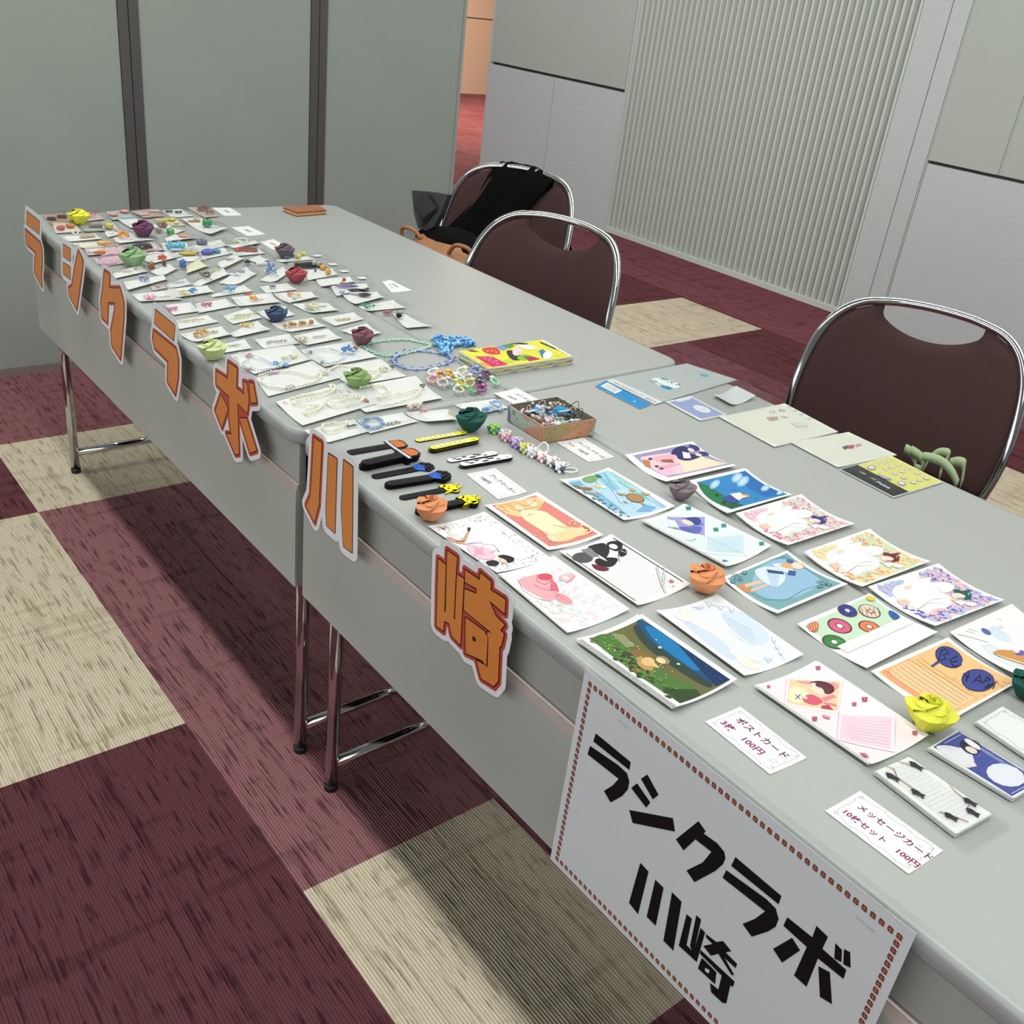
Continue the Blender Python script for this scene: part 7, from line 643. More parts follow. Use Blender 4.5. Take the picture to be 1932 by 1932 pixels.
LETD = [['katakana_letter','farthest orange cutout letter, a short bar above a bent leg',[[[978,7578],[2025,7579],[1872,7224],[792,7230]],[[639,7028],[1906,7011],[1967,6898],[1829,6466],[1669,6201],[1594,5842],[1045,6058],[1196,6395],[1412,6660],[594,6675],[573,6838]]],[[1584,5778],[1020,5998],[998,6013],[983,6037],[984,6080],[1139,6427],[1275,6595],[588,6610],[561,6619],[541,6637],[529,6667],[510,6853],[584,7063],[618,7090],[660,7093],[1908,7076],[1935,7069],[1957,7051],[2026,6925],[2032,6901],[2029,6877],[1888,6439],[1730,6175],[1653,5815],[1626,5785]],[[[972,7209],[792,7210],[777,7217],[772,7229],[959,7584],[972,7597],[1847,7599],[2027,7599],[2038,7594],[2045,7579],[1882,7207]],[[1578,5827],[1038,6039],[1026,6052],[1027,6067],[1178,6404],[1367,6637],[583,6658],[574,6672],[553,6842],[628,7045],[1903,7031],[1923,7022],[1985,6907],[1986,6892],[1847,6457],[1688,6192],[1613,5836],[1598,5822]]],[[1552,5703],[988,5925],[941,5957],[916,5992],[901,6041],[907,6101],[1067,6461],[1102,6509],[1096,6520],[568,6532],[532,6544],[496,6568],[474,6593],[456,6629],[429,6821],[429,6857],[506,7085],[532,7126],[568,7154],[604,7169],[652,7175],[647,7241],[660,7289],[852,7649],[895,7697],[954,7721],[2032,7724],[2080,7713],[2116,7692],[2145,7661],[2162,7625],[2170,7577],[2161,7529],[2006,7169],[1985,7133],[2031,7085],[2101,6953],[2112,6905],[2102,6845],[1964,6413],[1807,6149],[1736,5813],[1724,5777],[1696,5739],[1648,5707],[1600,5697]],[[1548,5663],[972,5888],[924,5918],[888,5960],[869,6001],[861,6037],[867,6109],[1032,6481],[552,6495],[504,6513],[466,6541],[437,6577],[416,6625],[389,6817],[390,6865],[471,7105],[493,7141],[528,7176],[606,7213],[610,7261],[625,7309],[833,7693],[864,7724],[900,7746],[936,7758],[984,7763],[2052,7762],[2100,7748],[2148,7717],[2184,7673],[2205,7621],[2209,7561],[2198,7513],[2038,7141],[2065,7105],[2136,6973],[2148,6937],[2152,6889],[2143,6841],[2005,6409],[1989,6373],[1844,6133],[1773,5797],[1752,5746],[1716,5703],[1668,5672],[1608,5658]]],['katakana_letter','second orange cutout letter from the far end, two squares and a slanted stroke',[[[3796,7466],[4336,7489],[4246,7189],[3700,7160]],[[3652,7005],[4201,7036],[4109,6728],[3558,6706]],[[4929,7591],[5190,7460],[5012,7118],[4381,6100],[3897,6287],[3897,6452],[4186,6584],[4485,7037]]],[[4371,6036],[3855,6237],[3838,6259],[3832,6283],[3834,6469],[3847,6493],[3867,6510],[4143,6637],[4432,7075],[4817,7555],[4893,7645],[4917,7655],[4947,7653],[5228,7513],[5251,7483],[5252,7441],[5067,7083],[4437,6067],[4407,6040]],[[[3690,7143],[3681,7165],[3776,7470],[3785,7483],[4335,7509],[4348,7505],[4355,7483],[4266,7185],[4255,7171]],[[3548,6689],[3539,6711],[3633,7011],[3643,7023],[4198,7056],[4213,7052],[4220,7031],[4128,6722],[4118,6710]],[[4367,6084],[3887,6270],[3877,6285],[3879,6460],[3888,6470],[4172,6600],[4470,7050],[4832,7502],[4915,7605],[4932,7611],[5197,7479],[5207,7470],[5209,7455],[5027,7105],[4398,6090],[4387,6081]]],[[4345,5960],[3841,6153],[3805,6175],[3765,6227],[3752,6287],[3755,6479],[3773,6527],[3804,6563],[3793,6570],[3553,6561],[3505,6571],[3469,6592],[3439,6623],[3421,6659],[3413,6707],[3418,6743],[3516,7055],[3535,7091],[3558,7115],[3555,7163],[3560,7199],[3658,7511],[3685,7559],[3733,7597],[3793,7611],[4333,7634],[4381,7627],[4417,7609],[4463,7559],[4477,7523],[4481,7487],[4476,7451],[4397,7187],[4390,7163],[4393,7155],[4405,7169],[4824,7691],[4849,7712],[4885,7729],[4933,7736],[4981,7726],[5269,7582],[5296,7559],[5321,7523],[5332,7487],[5335,7451],[5318,7391],[5136,7043],[4504,6023],[4472,5987],[4429,5963],[4393,5956]],[[4329,5922],[3825,6117],[3777,6146],[3734,6199],[3714,6259],[3712,6463],[3724,6523],[3717,6527],[3537,6522],[3465,6546],[3420,6583],[3393,6622],[3375,6679],[3374,6727],[3476,7063],[3517,7135],[3521,7207],[3623,7531],[3657,7588],[3705,7627],[3741,7643],[3789,7651],[4329,7674],[4401,7662],[4437,7644],[4473,7613],[4498,7579],[4516,7531],[4519,7459],[4492,7351],[4485,7342],[4485,7337],[4497,7348],[4797,7721],[4845,7756],[4905,7774],[4953,7774],[5001,7761],[5301,7608],[5337,7572],[5361,7531],[5374,7483],[5373,7435],[5354,7375],[5173,7027],[4533,5995],[4485,5947],[4437,5924],[4389,5915]]],['katakana_letter','third orange cutout letter from the far end, with an open arch at its lower middle',[[[6620,7603],[6941,7618],[6828,7298],[7523,7491],[7689,7250],[7634,6970],[7205,5851],[6708,5986],[6730,6322],[7110,6913],[7147,7089],[6683,6950],[6525,6443],[6180,6459],[6193,6774],[6401,7140]]],[[7191,5788],[6687,5924],[6657,5946],[6643,5980],[6670,6346],[7046,6934],[7059,6995],[6735,6897],[6587,6424],[6578,6406],[6560,6388],[6525,6378],[6177,6394],[6147,6403],[6125,6424],[6115,6460],[6130,6790],[6357,7199],[6564,7636],[6585,7658],[6615,7668],[6939,7683],[6963,7679],[6985,7666],[7003,7636],[7005,7606],[6933,7395],[7509,7554],[7545,7552],[7575,7530],[7746,7282],[7753,7240],[7694,6946],[7264,5824],[7233,5792]],[[[7185,5836],[6705,5966],[6695,5971],[6688,5986],[6712,6331],[7090,6919],[7119,7056],[6700,6934],[6544,6436],[6535,6426],[6175,6440],[6165,6446],[6160,6461],[6174,6781],[6385,7153],[6602,7611],[6620,7623],[6940,7638],[6956,7631],[6960,7611],[6863,7336],[6865,7329],[7525,7511],[7540,7501],[7706,7261],[7709,7246],[7652,6961],[7224,5846],[7210,5832]]],[[7159,5713],[6667,5847],[6631,5863],[6607,5882],[6574,5930],[6563,5978],[6583,6303],[6523,6298],[6151,6317],[6115,6329],[6079,6355],[6055,6386],[6037,6434],[6048,6782],[6055,6818],[6271,7205],[6498,7682],[6535,7720],[6583,7743],[6823,7758],[6967,7761],[7015,7743],[7046,7718],[7071,7682],[7085,7634],[7082,7586],[7063,7514],[7495,7633],[7543,7635],[7585,7622],[7615,7603],[7642,7574],[7815,7322],[7832,7274],[7832,7226],[7772,6926],[7339,5796],[7309,5750],[7267,5720],[7219,5707]],[[7155,5673],[6651,5810],[6603,5834],[6550,5890],[6525,5962],[6540,6250],[6531,6258],[6171,6274],[6123,6283],[6075,6307],[6039,6339],[6012,6382],[5997,6430],[6008,6778],[6019,6838],[6235,7222],[6459,7694],[6507,7749],[6567,7780],[6603,7787],[6807,7797],[6963,7802],[7011,7789],[7047,7770],[7083,7737],[7111,7690],[7124,7642],[7123,7582],[7131,7574],[7491,7673],[7551,7674],[7599,7660],[7635,7638],[7671,7602],[7849,7342],[7871,7282],[7872,7222],[7809,6910],[7371,5770],[7335,5719],[7275,5680],[7215,5666]]],['katakana_letter','fourth orange cutout letter, bar above bent leg, left of the pale green rose',[[[9467,7630],[10432,7621],[10340,7296],[9372,7326]],[[9326,7158],[10423,7161],[10517,7003],[10457,6595],[10275,6188],[9912,6311],[10005,6770],[9310,6814],[9247,6963]]],[[10264,6124],[9887,6251],[9856,6278],[9848,6299],[9848,6323],[9925,6701],[9922,6710],[9304,6749],[9280,6756],[9260,6773],[9186,6941],[9185,6983],[9265,7181],[9280,7204],[9316,7222],[9418,7223],[10426,7226],[10450,7220],[10474,7201],[10572,7037],[10582,7007],[10520,6581],[10331,6155],[10300,6128]],[[[10182,7281],[9362,7309],[9353,7331],[9450,7641],[9467,7650],[9622,7649],[10442,7638],[10451,7616],[10357,7286],[10342,7276]],[[10257,6173],[9907,6292],[9894,6303],[9977,6752],[9312,6794],[9293,6803],[9228,6968],[9312,7172],[9327,7178],[9422,7178],[10422,7181],[10439,7173],[10537,7003],[10477,6593],[10292,6178],[10277,6168]]],[[10238,6048],[9854,6178],[9818,6201],[9794,6227],[9774,6267],[9767,6315],[9828,6627],[9818,6637],[9302,6669],[9254,6680],[9218,6702],[9188,6735],[9115,6903],[9102,6951],[9107,6999],[9194,7218],[9236,7275],[9228,7311],[9231,7359],[9337,7695],[9363,7731],[9410,7763],[9458,7775],[9542,7774],[10442,7766],[10478,7758],[10514,7741],[10549,7707],[10568,7671],[10576,7635],[10573,7587],[10492,7299],[10495,7287],[10526,7263],[10545,7239],[10645,7071],[10661,7023],[10661,6987],[10599,6567],[10394,6105],[10366,6075],[10322,6051],[10286,6043]],[[10222,6011],[9838,6141],[9796,6167],[9762,6203],[9733,6263],[9727,6323],[9778,6599],[9298,6629],[9238,6644],[9190,6673],[9154,6715],[9073,6899],[9062,6959],[9070,7017],[9158,7235],[9190,7283],[9192,7367],[9303,7715],[9338,7763],[9394,7800],[9454,7815],[9550,7814],[10450,7805],[10498,7794],[10546,7767],[10582,7729],[10606,7684],[10617,7631],[10613,7583],[10537,7307],[10580,7259],[10673,7103],[10700,7031],[10701,6983],[10637,6551],[10447,6119],[10418,6071],[10378,6034],[10330,6011],[10282,6003]]],['katakana_letter','fifth orange cutout letter, cross shaped with dots, at the near end of the far table',[[[12267,7366],[12742,7395],[12779,7708],[13112,7717],[13067,7354],[13387,7355],[13360,7571],[13486,7598],[13553,7309],[13484,7053],[13100,7095],[13130,6140],[12971,6060],[12619,6319],[12827,6384],[12751,6680],[12771,7091],[12251,7113]],[[12427,6992],[12714,6832],[12437,6362],[12169,6576]],[[13178,6840],[13459,6943],[13827,6504],[13571,6352]],[[13582,7633],[13726,7677],[13842,7391],[13636,7302]]],[[12958,5996],[12934,6007],[12580,6267],[12558,6297],[12557,6339],[12580,6371],[12748,6429],[12688,6660],[12492,6327],[12472,6307],[12448,6298],[12424,6298],[12399,6309],[12113,6543],[12104,6573],[12113,6609],[12384,7041],[12238,7049],[12214,7060],[12193,7083],[12186,7113],[12203,7377],[12220,7411],[12256,7430],[12682,7457],[12716,7725],[12736,7757],[12772,7773],[13114,7782],[13153,7767],[13172,7743],[13177,7713],[13145,7455],[13144,7419],[13312,7422],[13295,7575],[13305,7605],[13324,7625],[13474,7662],[13516,7656],[13540,7683],[13558,7693],[13714,7741],[13750,7737],[13776,7719],[13903,7413],[13904,7371],[13890,7347],[13870,7332],[13666,7244],[13636,7237],[13606,7244],[13544,7029],[13507,6987],[13879,6543],[13890,6519],[13891,6495],[13879,6465],[13858,6447],[13600,6294],[13576,6287],[13552,6290],[13522,6309],[13180,6734],[13193,6123],[13180,6099],[13162,6083],[12994,5999]],[[[12961,6043],[12611,6300],[12599,6315],[12601,6327],[12611,6337],[12802,6400],[12731,6680],[12749,7070],[12251,7093],[12236,7100],[12231,7115],[12247,7365],[12256,7383],[12721,7414],[12763,7720],[12781,7728],[13016,7734],[13116,7737],[13132,7720],[13091,7374],[13361,7375],[13342,7580],[13356,7591],[13491,7617],[13506,7600],[13573,7310],[13504,7050],[13492,7035],[13121,7070],[13149,6135],[13141,6123],[12981,6043]],[[12424,6347],[12159,6558],[12149,6577],[12410,7002],[12429,7012],[12450,7002],[12724,6849],[12734,6832],[12454,6352],[12439,6342]],[[13558,6337],[13158,6837],[13162,6852],[13173,6859],[13448,6960],[13463,6963],[13473,6957],[13847,6507],[13838,6487],[13583,6336],[13568,6332]],[[13627,7284],[13617,7297],[13562,7637],[13577,7652],[13722,7697],[13742,7689],[13757,7654],[13862,7387],[13847,7371],[13642,7283]]],[[12932,5920],[12884,5944],[12500,6231],[12464,6220],[12428,6217],[12392,6224],[12356,6242],[12078,6463],[12039,6511],[12024,6571],[12035,6631],[12239,6967],[12188,6982],[12157,7003],[12128,7036],[12111,7075],[12106,7123],[12122,7375],[12129,7411],[12147,7447],[12167,7471],[12200,7495],[12236,7508],[12608,7533],[12644,7761],[12680,7814],[12704,7832],[12740,7848],[13112,7862],[13160,7854],[13208,7826],[13241,7783],[13256,7735],[13256,7672],[13280,7692],[13316,7709],[13472,7742],[13484,7743],[13532,7769],[13700,7820],[13748,7820],[13796,7804],[13832,7776],[13856,7741],[13976,7447],[13986,7411],[13986,7375],[13977,7339],[13957,7303],[13934,7279],[13904,7260],[13664,7160],[13615,6991],[13618,6979],[13949,6583],[13971,6523],[13966,6463],[13941,6415],[13904,6381],[13640,6224],[13604,6211],[13568,6207],[13520,6216],[13471,6247],[13268,6496],[13264,6487],[13275,6139],[13270,6103],[13255,6067],[13208,6018],[13028,5927],[12980,5915]],[[12928,5880],[12867,5907],[12496,6181],[12412,6179],[12376,6187],[12336,6207],[12049,6435],[12009,6483],[11985,6555],[11986,6603],[11995,6639],[12176,6939],[12105,6999],[12083,7035],[12068,7083],[12066,7119],[12082,7371],[12090,7419],[12105,7455],[12136,7497],[12172,7525],[12208,7541],[12256,7551],[12568,7570],[12576,7575],[12597,7743],[12614,7791],[12637,7827],[12664,7853],[12700,7875],[12736,7888],[13144,7899],[13192,7884],[13240,7851],[13269,7815],[13300,7747],[13456,7781],[13528,7810],[13672,7854],[13744,7861],[13792,7850],[13840,7823],[13876,7785],[13899,7743],[14020,7443],[14027,7383],[14018,7335],[13995,7287],[13947,7239],[13696,7124],[13661,6999],[13664,6987],[13983,6603],[14001,6567],[14010,6531],[14006,6459],[13979,6399],[13936,6355],[13660,6190],[13588,6168],[13516,6175],[13456,6207],[13312,6379],[13308,6363],[13314,6123],[13303,6075],[13276,6027],[13228,5983],[13048,5892],[12988,5876]]],['kanji_letter','orange cutout kanji of three long vertical strokes on the near table',[[[15788,7563],[16031,7575],[16028,7501],[15995,6743],[15988,6510],[15863,6135],[15588,6296],[15723,6537],[15758,7013]],[[16238,7492],[16487,7511],[16496,6270],[16242,6266],[16210,6559]],[[16681,7579],[16937,7582],[17017,6196],[16767,6175],[16665,6764]]],[[15849,6072],[15549,6244],[15531,6265],[15523,6294],[15529,6324],[15659,6558],[15693,7020],[15724,7572],[15741,7608],[15777,7627],[16041,7639],[16078,7620],[16090,7602],[16096,7578],[16052,6498],[15922,6108],[15891,6076]],[[[15853,6118],[15578,6279],[15568,6295],[15704,6545],[15738,7015],[15768,7565],[15778,7580],[16033,7595],[16044,7590],[16051,7575],[16007,6505],[15882,6130],[15873,6118]],[[16230,6250],[16222,6266],[16190,6561],[16218,7496],[16235,7512],[16480,7531],[16500,7526],[16507,7511],[16516,6266],[16510,6256],[16495,6250]],[[16755,6159],[16747,6175],[16645,6765],[16661,7580],[16669,7595],[16680,7599],[16930,7602],[16946,7600],[16957,7585],[17037,6195],[17030,6181],[17020,6176],[16770,6155]]],[[15823,5996],[15787,6011],[15499,6182],[15461,6226],[15443,6286],[15445,6322],[15457,6358],[15581,6586],[15613,7018],[15643,7570],[15650,7606],[15667,7643],[15703,7680],[15763,7706],[16027,7720],[16075,7713],[16111,7696],[16144,7666],[16171,7622],[16219,7636],[16471,7655],[16507,7655],[16543,7645],[16603,7701],[16663,7723],[16951,7726],[16987,7718],[17023,7699],[17063,7654],[17082,7594],[17162,6202],[17156,6154],[17139,6118],[17095,6074],[17047,6054],[16771,6030],[16711,6041],[16663,6074],[16634,6118],[16615,6187],[16567,6144],[16519,6127],[16243,6121],[16207,6125],[16150,6154],[16112,6202],[16100,6238],[16087,6347],[15998,6082],[15977,6046],[15943,6014],[15907,5997],[15871,5990]],[[15819,5955],[15771,5975],[15474,6150],[15431,6198],[15414,6234],[15405,6270],[15404,6318],[15417,6366],[15542,6594],[15573,7026],[15604,7578],[15614,7626],[15632,7662],[15662,7698],[15694,7722],[15735,7740],[15771,7747],[16059,7758],[16095,7749],[16131,7731],[16157,7710],[16191,7671],[16479,7696],[16527,7692],[16599,7745],[16659,7763],[16899,7767],[16983,7761],[17043,7734],[17091,7684],[17119,7614],[17202,6198],[17196,6150],[17176,6102],[17127,6047],[17067,6018],[16755,5990],[16707,6000],[16659,6025],[16627,6054],[16587,6109],[16551,6093],[16503,6085],[16215,6083],[16179,6092],[16143,6110],[16108,6138],[16083,6172],[16071,6174],[16029,6054],[15983,5994],[15946,5970],[15903,5954],[15855,5950]]],['kanji_letter','large complex orange cutout kanji nearest the white sign',[[[19147,7235],[19315,7237],[19379,6552],[19413,6554],[19353,7111],[19317,7450],[19531,7465],[19542,7217],[19594,6560],[19620,6566],[19566,7230],[19715,7247],[19747,6769],[19785,6266],[19588,6284],[19508,6437],[19399,6413],[19398,6245],[19244,6231],[19185,6786]],[[19717,7380],[20020,7401],[20027,7509],[20240,7500],[20250,7387],[20540,7416],[20560,7224],[20247,7233],[20405,7098],[20587,7077],[20519,6958],[20595,6950],[20573,6825],[19783,6813],[19767,6917],[19752,7112],[19994,7184],[19982,7255],[19742,7218]],[[19829,6726],[20219,6760],[20303,6722],[20345,6289],[20261,6326],[19909,6214]],[[20279,6775],[20595,6950],[20578,6762],[20547,6719],[20603,6229],[20534,6099],[20275,6052],[20146,6251],[20375,6297],[20320,6710]]],[[20260,5989],[20223,6013],[20098,6205],[19906,6149],[19878,6157],[19858,6174],[19847,6193],[19840,6231],[19816,6209],[19786,6201],[19570,6222],[19535,6247],[19474,6361],[19464,6355],[19461,6229],[19449,6205],[19427,6187],[19402,6180],[19240,6166],[19204,6180],[19184,6205],[19120,6781],[19082,7231],[19085,7255],[19102,7282],[19132,7298],[19266,7303],[19253,7459],[19270,7495],[19300,7513],[19528,7530],[19558,7524],[19581,7507],[19593,7483],[19600,7381],[19603,7303],[19660,7307],[19652,7387],[19660,7411],[19678,7432],[19708,7444],[19954,7462],[19972,7544],[19996,7566],[20026,7574],[20266,7560],[20284,7548],[20300,7525],[20313,7459],[20542,7481],[20578,7469],[20600,7441],[20625,7231],[20618,7195],[20598,7171],[20572,7160],[20443,7159],[20608,7139],[20633,7123],[20650,7093],[20649,7057],[20624,7009],[20653,6979],[20660,6943],[20642,6751],[20615,6697],[20667,6217],[20591,6067],[20566,6042],[20290,5989]],[[[19232,6215],[19224,6231],[19165,6781],[19128,7241],[19147,7255],[19317,7261],[19297,7451],[19307,7467],[19532,7485],[19543,7481],[19551,7466],[19561,7251],[19627,7257],[19717,7267],[19735,7251],[19804,6261],[19797,6250],[19782,6246],[19580,6266],[19497,6413],[19420,6396],[19418,6246],[19412,6231],[19402,6225],[19247,6211]],[[19772,6796],[19764,6808],[19747,6913],[19735,7123],[19747,7131],[19967,7197],[19971,7203],[19962,7232],[19747,7199],[19732,7201],[19722,7218],[19697,7378],[19702,7393],[19717,7400],[19997,7419],[20007,7513],[20013,7523],[20027,7529],[20247,7519],[20260,7503],[20272,7409],[20482,7430],[20542,7436],[20559,7423],[20580,7228],[20577,7213],[20562,7204],[20307,7208],[20412,7118],[20592,7096],[20604,7088],[20605,7068],[20553,6978],[20602,6969],[20615,6953],[20587,6811],[20572,6805]],[[19899,6197],[19889,6214],[19809,6724],[19814,6739],[19829,6746],[20219,6780],[20281,6754],[20314,6739],[20323,6724],[20362,6279],[20354,6271],[20339,6270],[20259,6304],[19914,6195]],[[20266,6034],[20131,6237],[20127,6257],[20141,6270],[20351,6314],[20301,6702],[20259,6777],[20271,6793],[20486,6912],[20591,6970],[20606,6967],[20615,6952],[20597,6757],[20568,6712],[20622,6222],[20544,6082]]],[[20234,5913],[20198,5929],[20162,5961],[20066,6108],[19946,6074],[19898,6069],[19850,6082],[19790,6121],[19574,6140],[19514,6158],[19478,6124],[19430,6104],[19238,6086],[19190,6096],[19154,6117],[19129,6143],[19109,6179],[19100,6215],[19040,6779],[19002,7223],[19010,7283],[19034,7326],[19070,7358],[19118,7377],[19166,7380],[19177,7391],[19172,7451],[19181,7499],[19209,7547],[19250,7579],[19298,7594],[19526,7610],[19562,7607],[19598,7594],[19634,7567],[19670,7517],[19706,7525],[19874,7536],[19886,7543],[19902,7583],[19933,7619],[19958,7636],[19994,7650],[20030,7654],[20258,7644],[20294,7635],[20330,7614],[20359,7583],[20378,7546],[20534,7561],[20594,7551],[20642,7519],[20677,7463],[20705,7235],[20696,7175],[20718,7139],[20730,7103],[20732,7067],[20722,7019],[20740,6959],[20722,6743],[20698,6671],[20748,6239],[20743,6191],[20657,6023],[20639,5999],[20606,5973],[20558,5956],[20294,5908]],[[20230,5873],[20182,5892],[20142,5923],[20050,6059],[20038,6061],[19942,6032],[19894,6030],[19834,6045],[19774,6081],[19522,6108],[19486,6082],[19438,6064],[19222,6047],[19174,6060],[19126,6089],[19091,6127],[19068,6175],[19001,6763],[18963,7219],[18965,7267],[18975,7303],[18994,7339],[19030,7378],[19078,7407],[19132,7423],[19135,7483],[19151,7531],[19186,7581],[19234,7615],[19294,7634],[19522,7650],[19570,7646],[19618,7628],[19654,7603],[19690,7563],[19846,7574],[19906,7649],[19942,7673],[19978,7687],[20026,7694],[20266,7683],[20302,7674],[20338,7657],[20410,7589],[20542,7601],[20614,7586],[20675,7543],[20701,7507],[20717,7471],[20744,7243],[20740,7183],[20769,7111],[20771,7063],[20765,7027],[20780,6955],[20762,6739],[20739,6667],[20787,6247],[20780,6175],[20687,5995],[20662,5965],[20626,5939],[20578,5919],[20302,5869]]]]
SIGN = [[[22333,6686],[22889,6701],[22895,6591],[22320,6559]],[[22286,6468],[22718,6533],[22871,6530],[22929,6452],[22932,6342],[22876,6196],[22739,5985],[22612,6054],[22715,6220],[22778,6371],[22274,6333]],[[23068,6607],[23137,6725],[23335,6599],[23278,6486]],[[22970,6395],[23033,6514],[23257,6424],[23220,6317]],[[23010,6104],[23577,6473],[23641,6336],[23095,5981]],[[23675,6256],[23876,6693],[23985,6647],[23971,6603],[24145,6626],[24246,6598],[24279,6535],[24271,6447],[24211,6295],[24022,5951],[23894,6002],[24050,6267],[24110,6473],[23898,6456],[23799,6206]],[[24376,6647],[24940,6655],[24940,6542],[24361,6510]],[[24323,6415],[24808,6483],[24927,6471],[24988,6385],[24986,6276],[24930,6150],[24792,5928],[24660,5978],[24762,6154],[24838,6340],[24309,6293]],[[25060,6486],[25342,6504],[25341,6659],[25472,6647],[25464,6477],[25726,6476],[25733,6360],[25459,6338],[25455,5931],[25309,5931],[25327,6355],[25053,6359]],[[25033,6011],[25169,6314],[25281,6256],[25161,5950]],[[25487,6262],[25602,6305],[25724,5995],[25601,5956]],[[25551,6648],[25626,6639],[25662,6509],[25593,6485]],[[25639,6665],[25699,6685],[25753,6532],[25683,6507]],[[23316,5573],[23448,5560],[23451,4882],[23296,4915]],[[23556,5539],[23682,5536],[23710,4961],[23568,4962]],[[23797,5581],[23939,5574],[24004,4866],[23852,4867]],[[24036,5482],[24111,5487],[24137,5090],[24308,5017],[24049,4998]],[[24148,5580],[24216,5582],[24242,5108],[24222,5096],[24178,5133]],[[24236,5475],[24301,5475],[24308,5017],[24240,5007]],[[24049,4998],[24138,5101],[24228,5103],[24303,5195],[24308,5017]],[[24313,5464],[24452,5489],[24518,5574],[24637,5547],[24584,5469],[24740,5463],[24736,5397],[24588,5392],[24745,5305],[24720,5268],[24512,5371],[24442,5263],[24324,5290],[24417,5421],[24333,5424]],[[24308,5211],[24773,5228],[24773,5146],[24742,5131],[24762,4869],[24719,4829],[24565,4821],[24522,4921],[24633,4942],[24620,5149],[24314,5155]],[[24349,5130],[24554,5126],[24580,4966],[24341,4952]]]
SHOLE = [[24418,5048],[24477,5072],[24474,5016],[24429,5008]]
MISC = {'BM':[['lens',[1.5979,0.0345],[1.6042,0.136],1,17],['lens',[1.6598,0.0234],[1.6584,0.1224],6,18],['shirt',[1.6851,0.026],[1.6909,0.1311],1,15],['shirt',[1.725,0.0254],[1.7379,0.1291],4,16],['chick',[1.7595,0.0264],[1.7676,0.1271],1,14],['chick',[1.8107,0.0218],[1.8198,0.1228],4,14],['stripe',[1.6044,0.1562],[1.6104,0.2545],1,13],['stripe',[1.6505,0.153],[1.6511,0.2476],4,14],['spot',[1.6879,0.1601],[1.6961,0.2522],1,14],['spot',[1.7151,0.1644],[1.7238,0.2602],3,15]],'NECK':[['mint',[[1.1875,0.3112],[1.1754,0.3331],[1.1723,0.3624],[1.1751,0.3896],[1.1835,0.4136],[1.1981,0.426],[1.2165,0.4396],[1.23,0.4396],[1.2401,0.4211],[1.2433,0.4024],[1.2483,0.3802],[1.2521,0.3554],[1.2518,0.3287],[1.2368,0.3139],[1.2158,0.3087],[1.199,0.3068]]],['blue',[[1.2722,0.3243],[1.2528,0.3488],[1.2412,0.3786],[1.2504,0.404],[1.2676,0.4243],[1.2899,0.4409],[1.3107,0.4365],[1.3269,0.4123],[1.3337,0.3814],[1.3376,0.3518],[1.3284,0.3277],[1.3098,0.3183],[1.2907,0.3162]]]],'PILE':[[1.2013,0.4669],[1.1938,0.4854],[1.2172,0.4825],[1.2077,0.5053],[1.2234,0.5103],[1.2224,0.5274],[1.2402,0.5282],[1.2534,0.5266],[1.257,0.5078],[1.247,0.4988],[1.2498,0.4782],[1.2352,0.4752],[1.2423,0.4571],[1.2189,0.468],[1.2545,0.4538],[1.2752,0.4471],[1.2841,0.4357],[1.2583,0.4643],[1.2249,0.4559],[1.2322,0.496],[1.2403,0.509],[1.2636,0.4423]],'BOXR':[[1.598,0.3479],[1.6026,0.4561],[1.7085,0.4538],[1.6983,0.3449]],'BOXB':[[1.599,0.3496],[1.6021,0.4578],[1.7085,0.4523],[1.7009,0.3489]],'WOOD':[[0.0752,0.6997],[0.0633,0.8189],[0.1303,0.8117],[0.1442,0.7076]],'BAGH':[[1.5346,0.6174],[1.5212,0.6588],[1.6497,0.6542],[1.6565,0.6183]],'BAG':[[1.5212,0.6588],[1.512,0.9039],[1.6258,0.935],[1.6528,0.6618]],'ZIP':[[1.6509,0.7677],[1.6282,0.9308],[1.7355,0.9236],[1.7531,0.7572]]}
LHOLE = [[20011,6550],[20079,6563],[20088,6506],[20021,6487]]

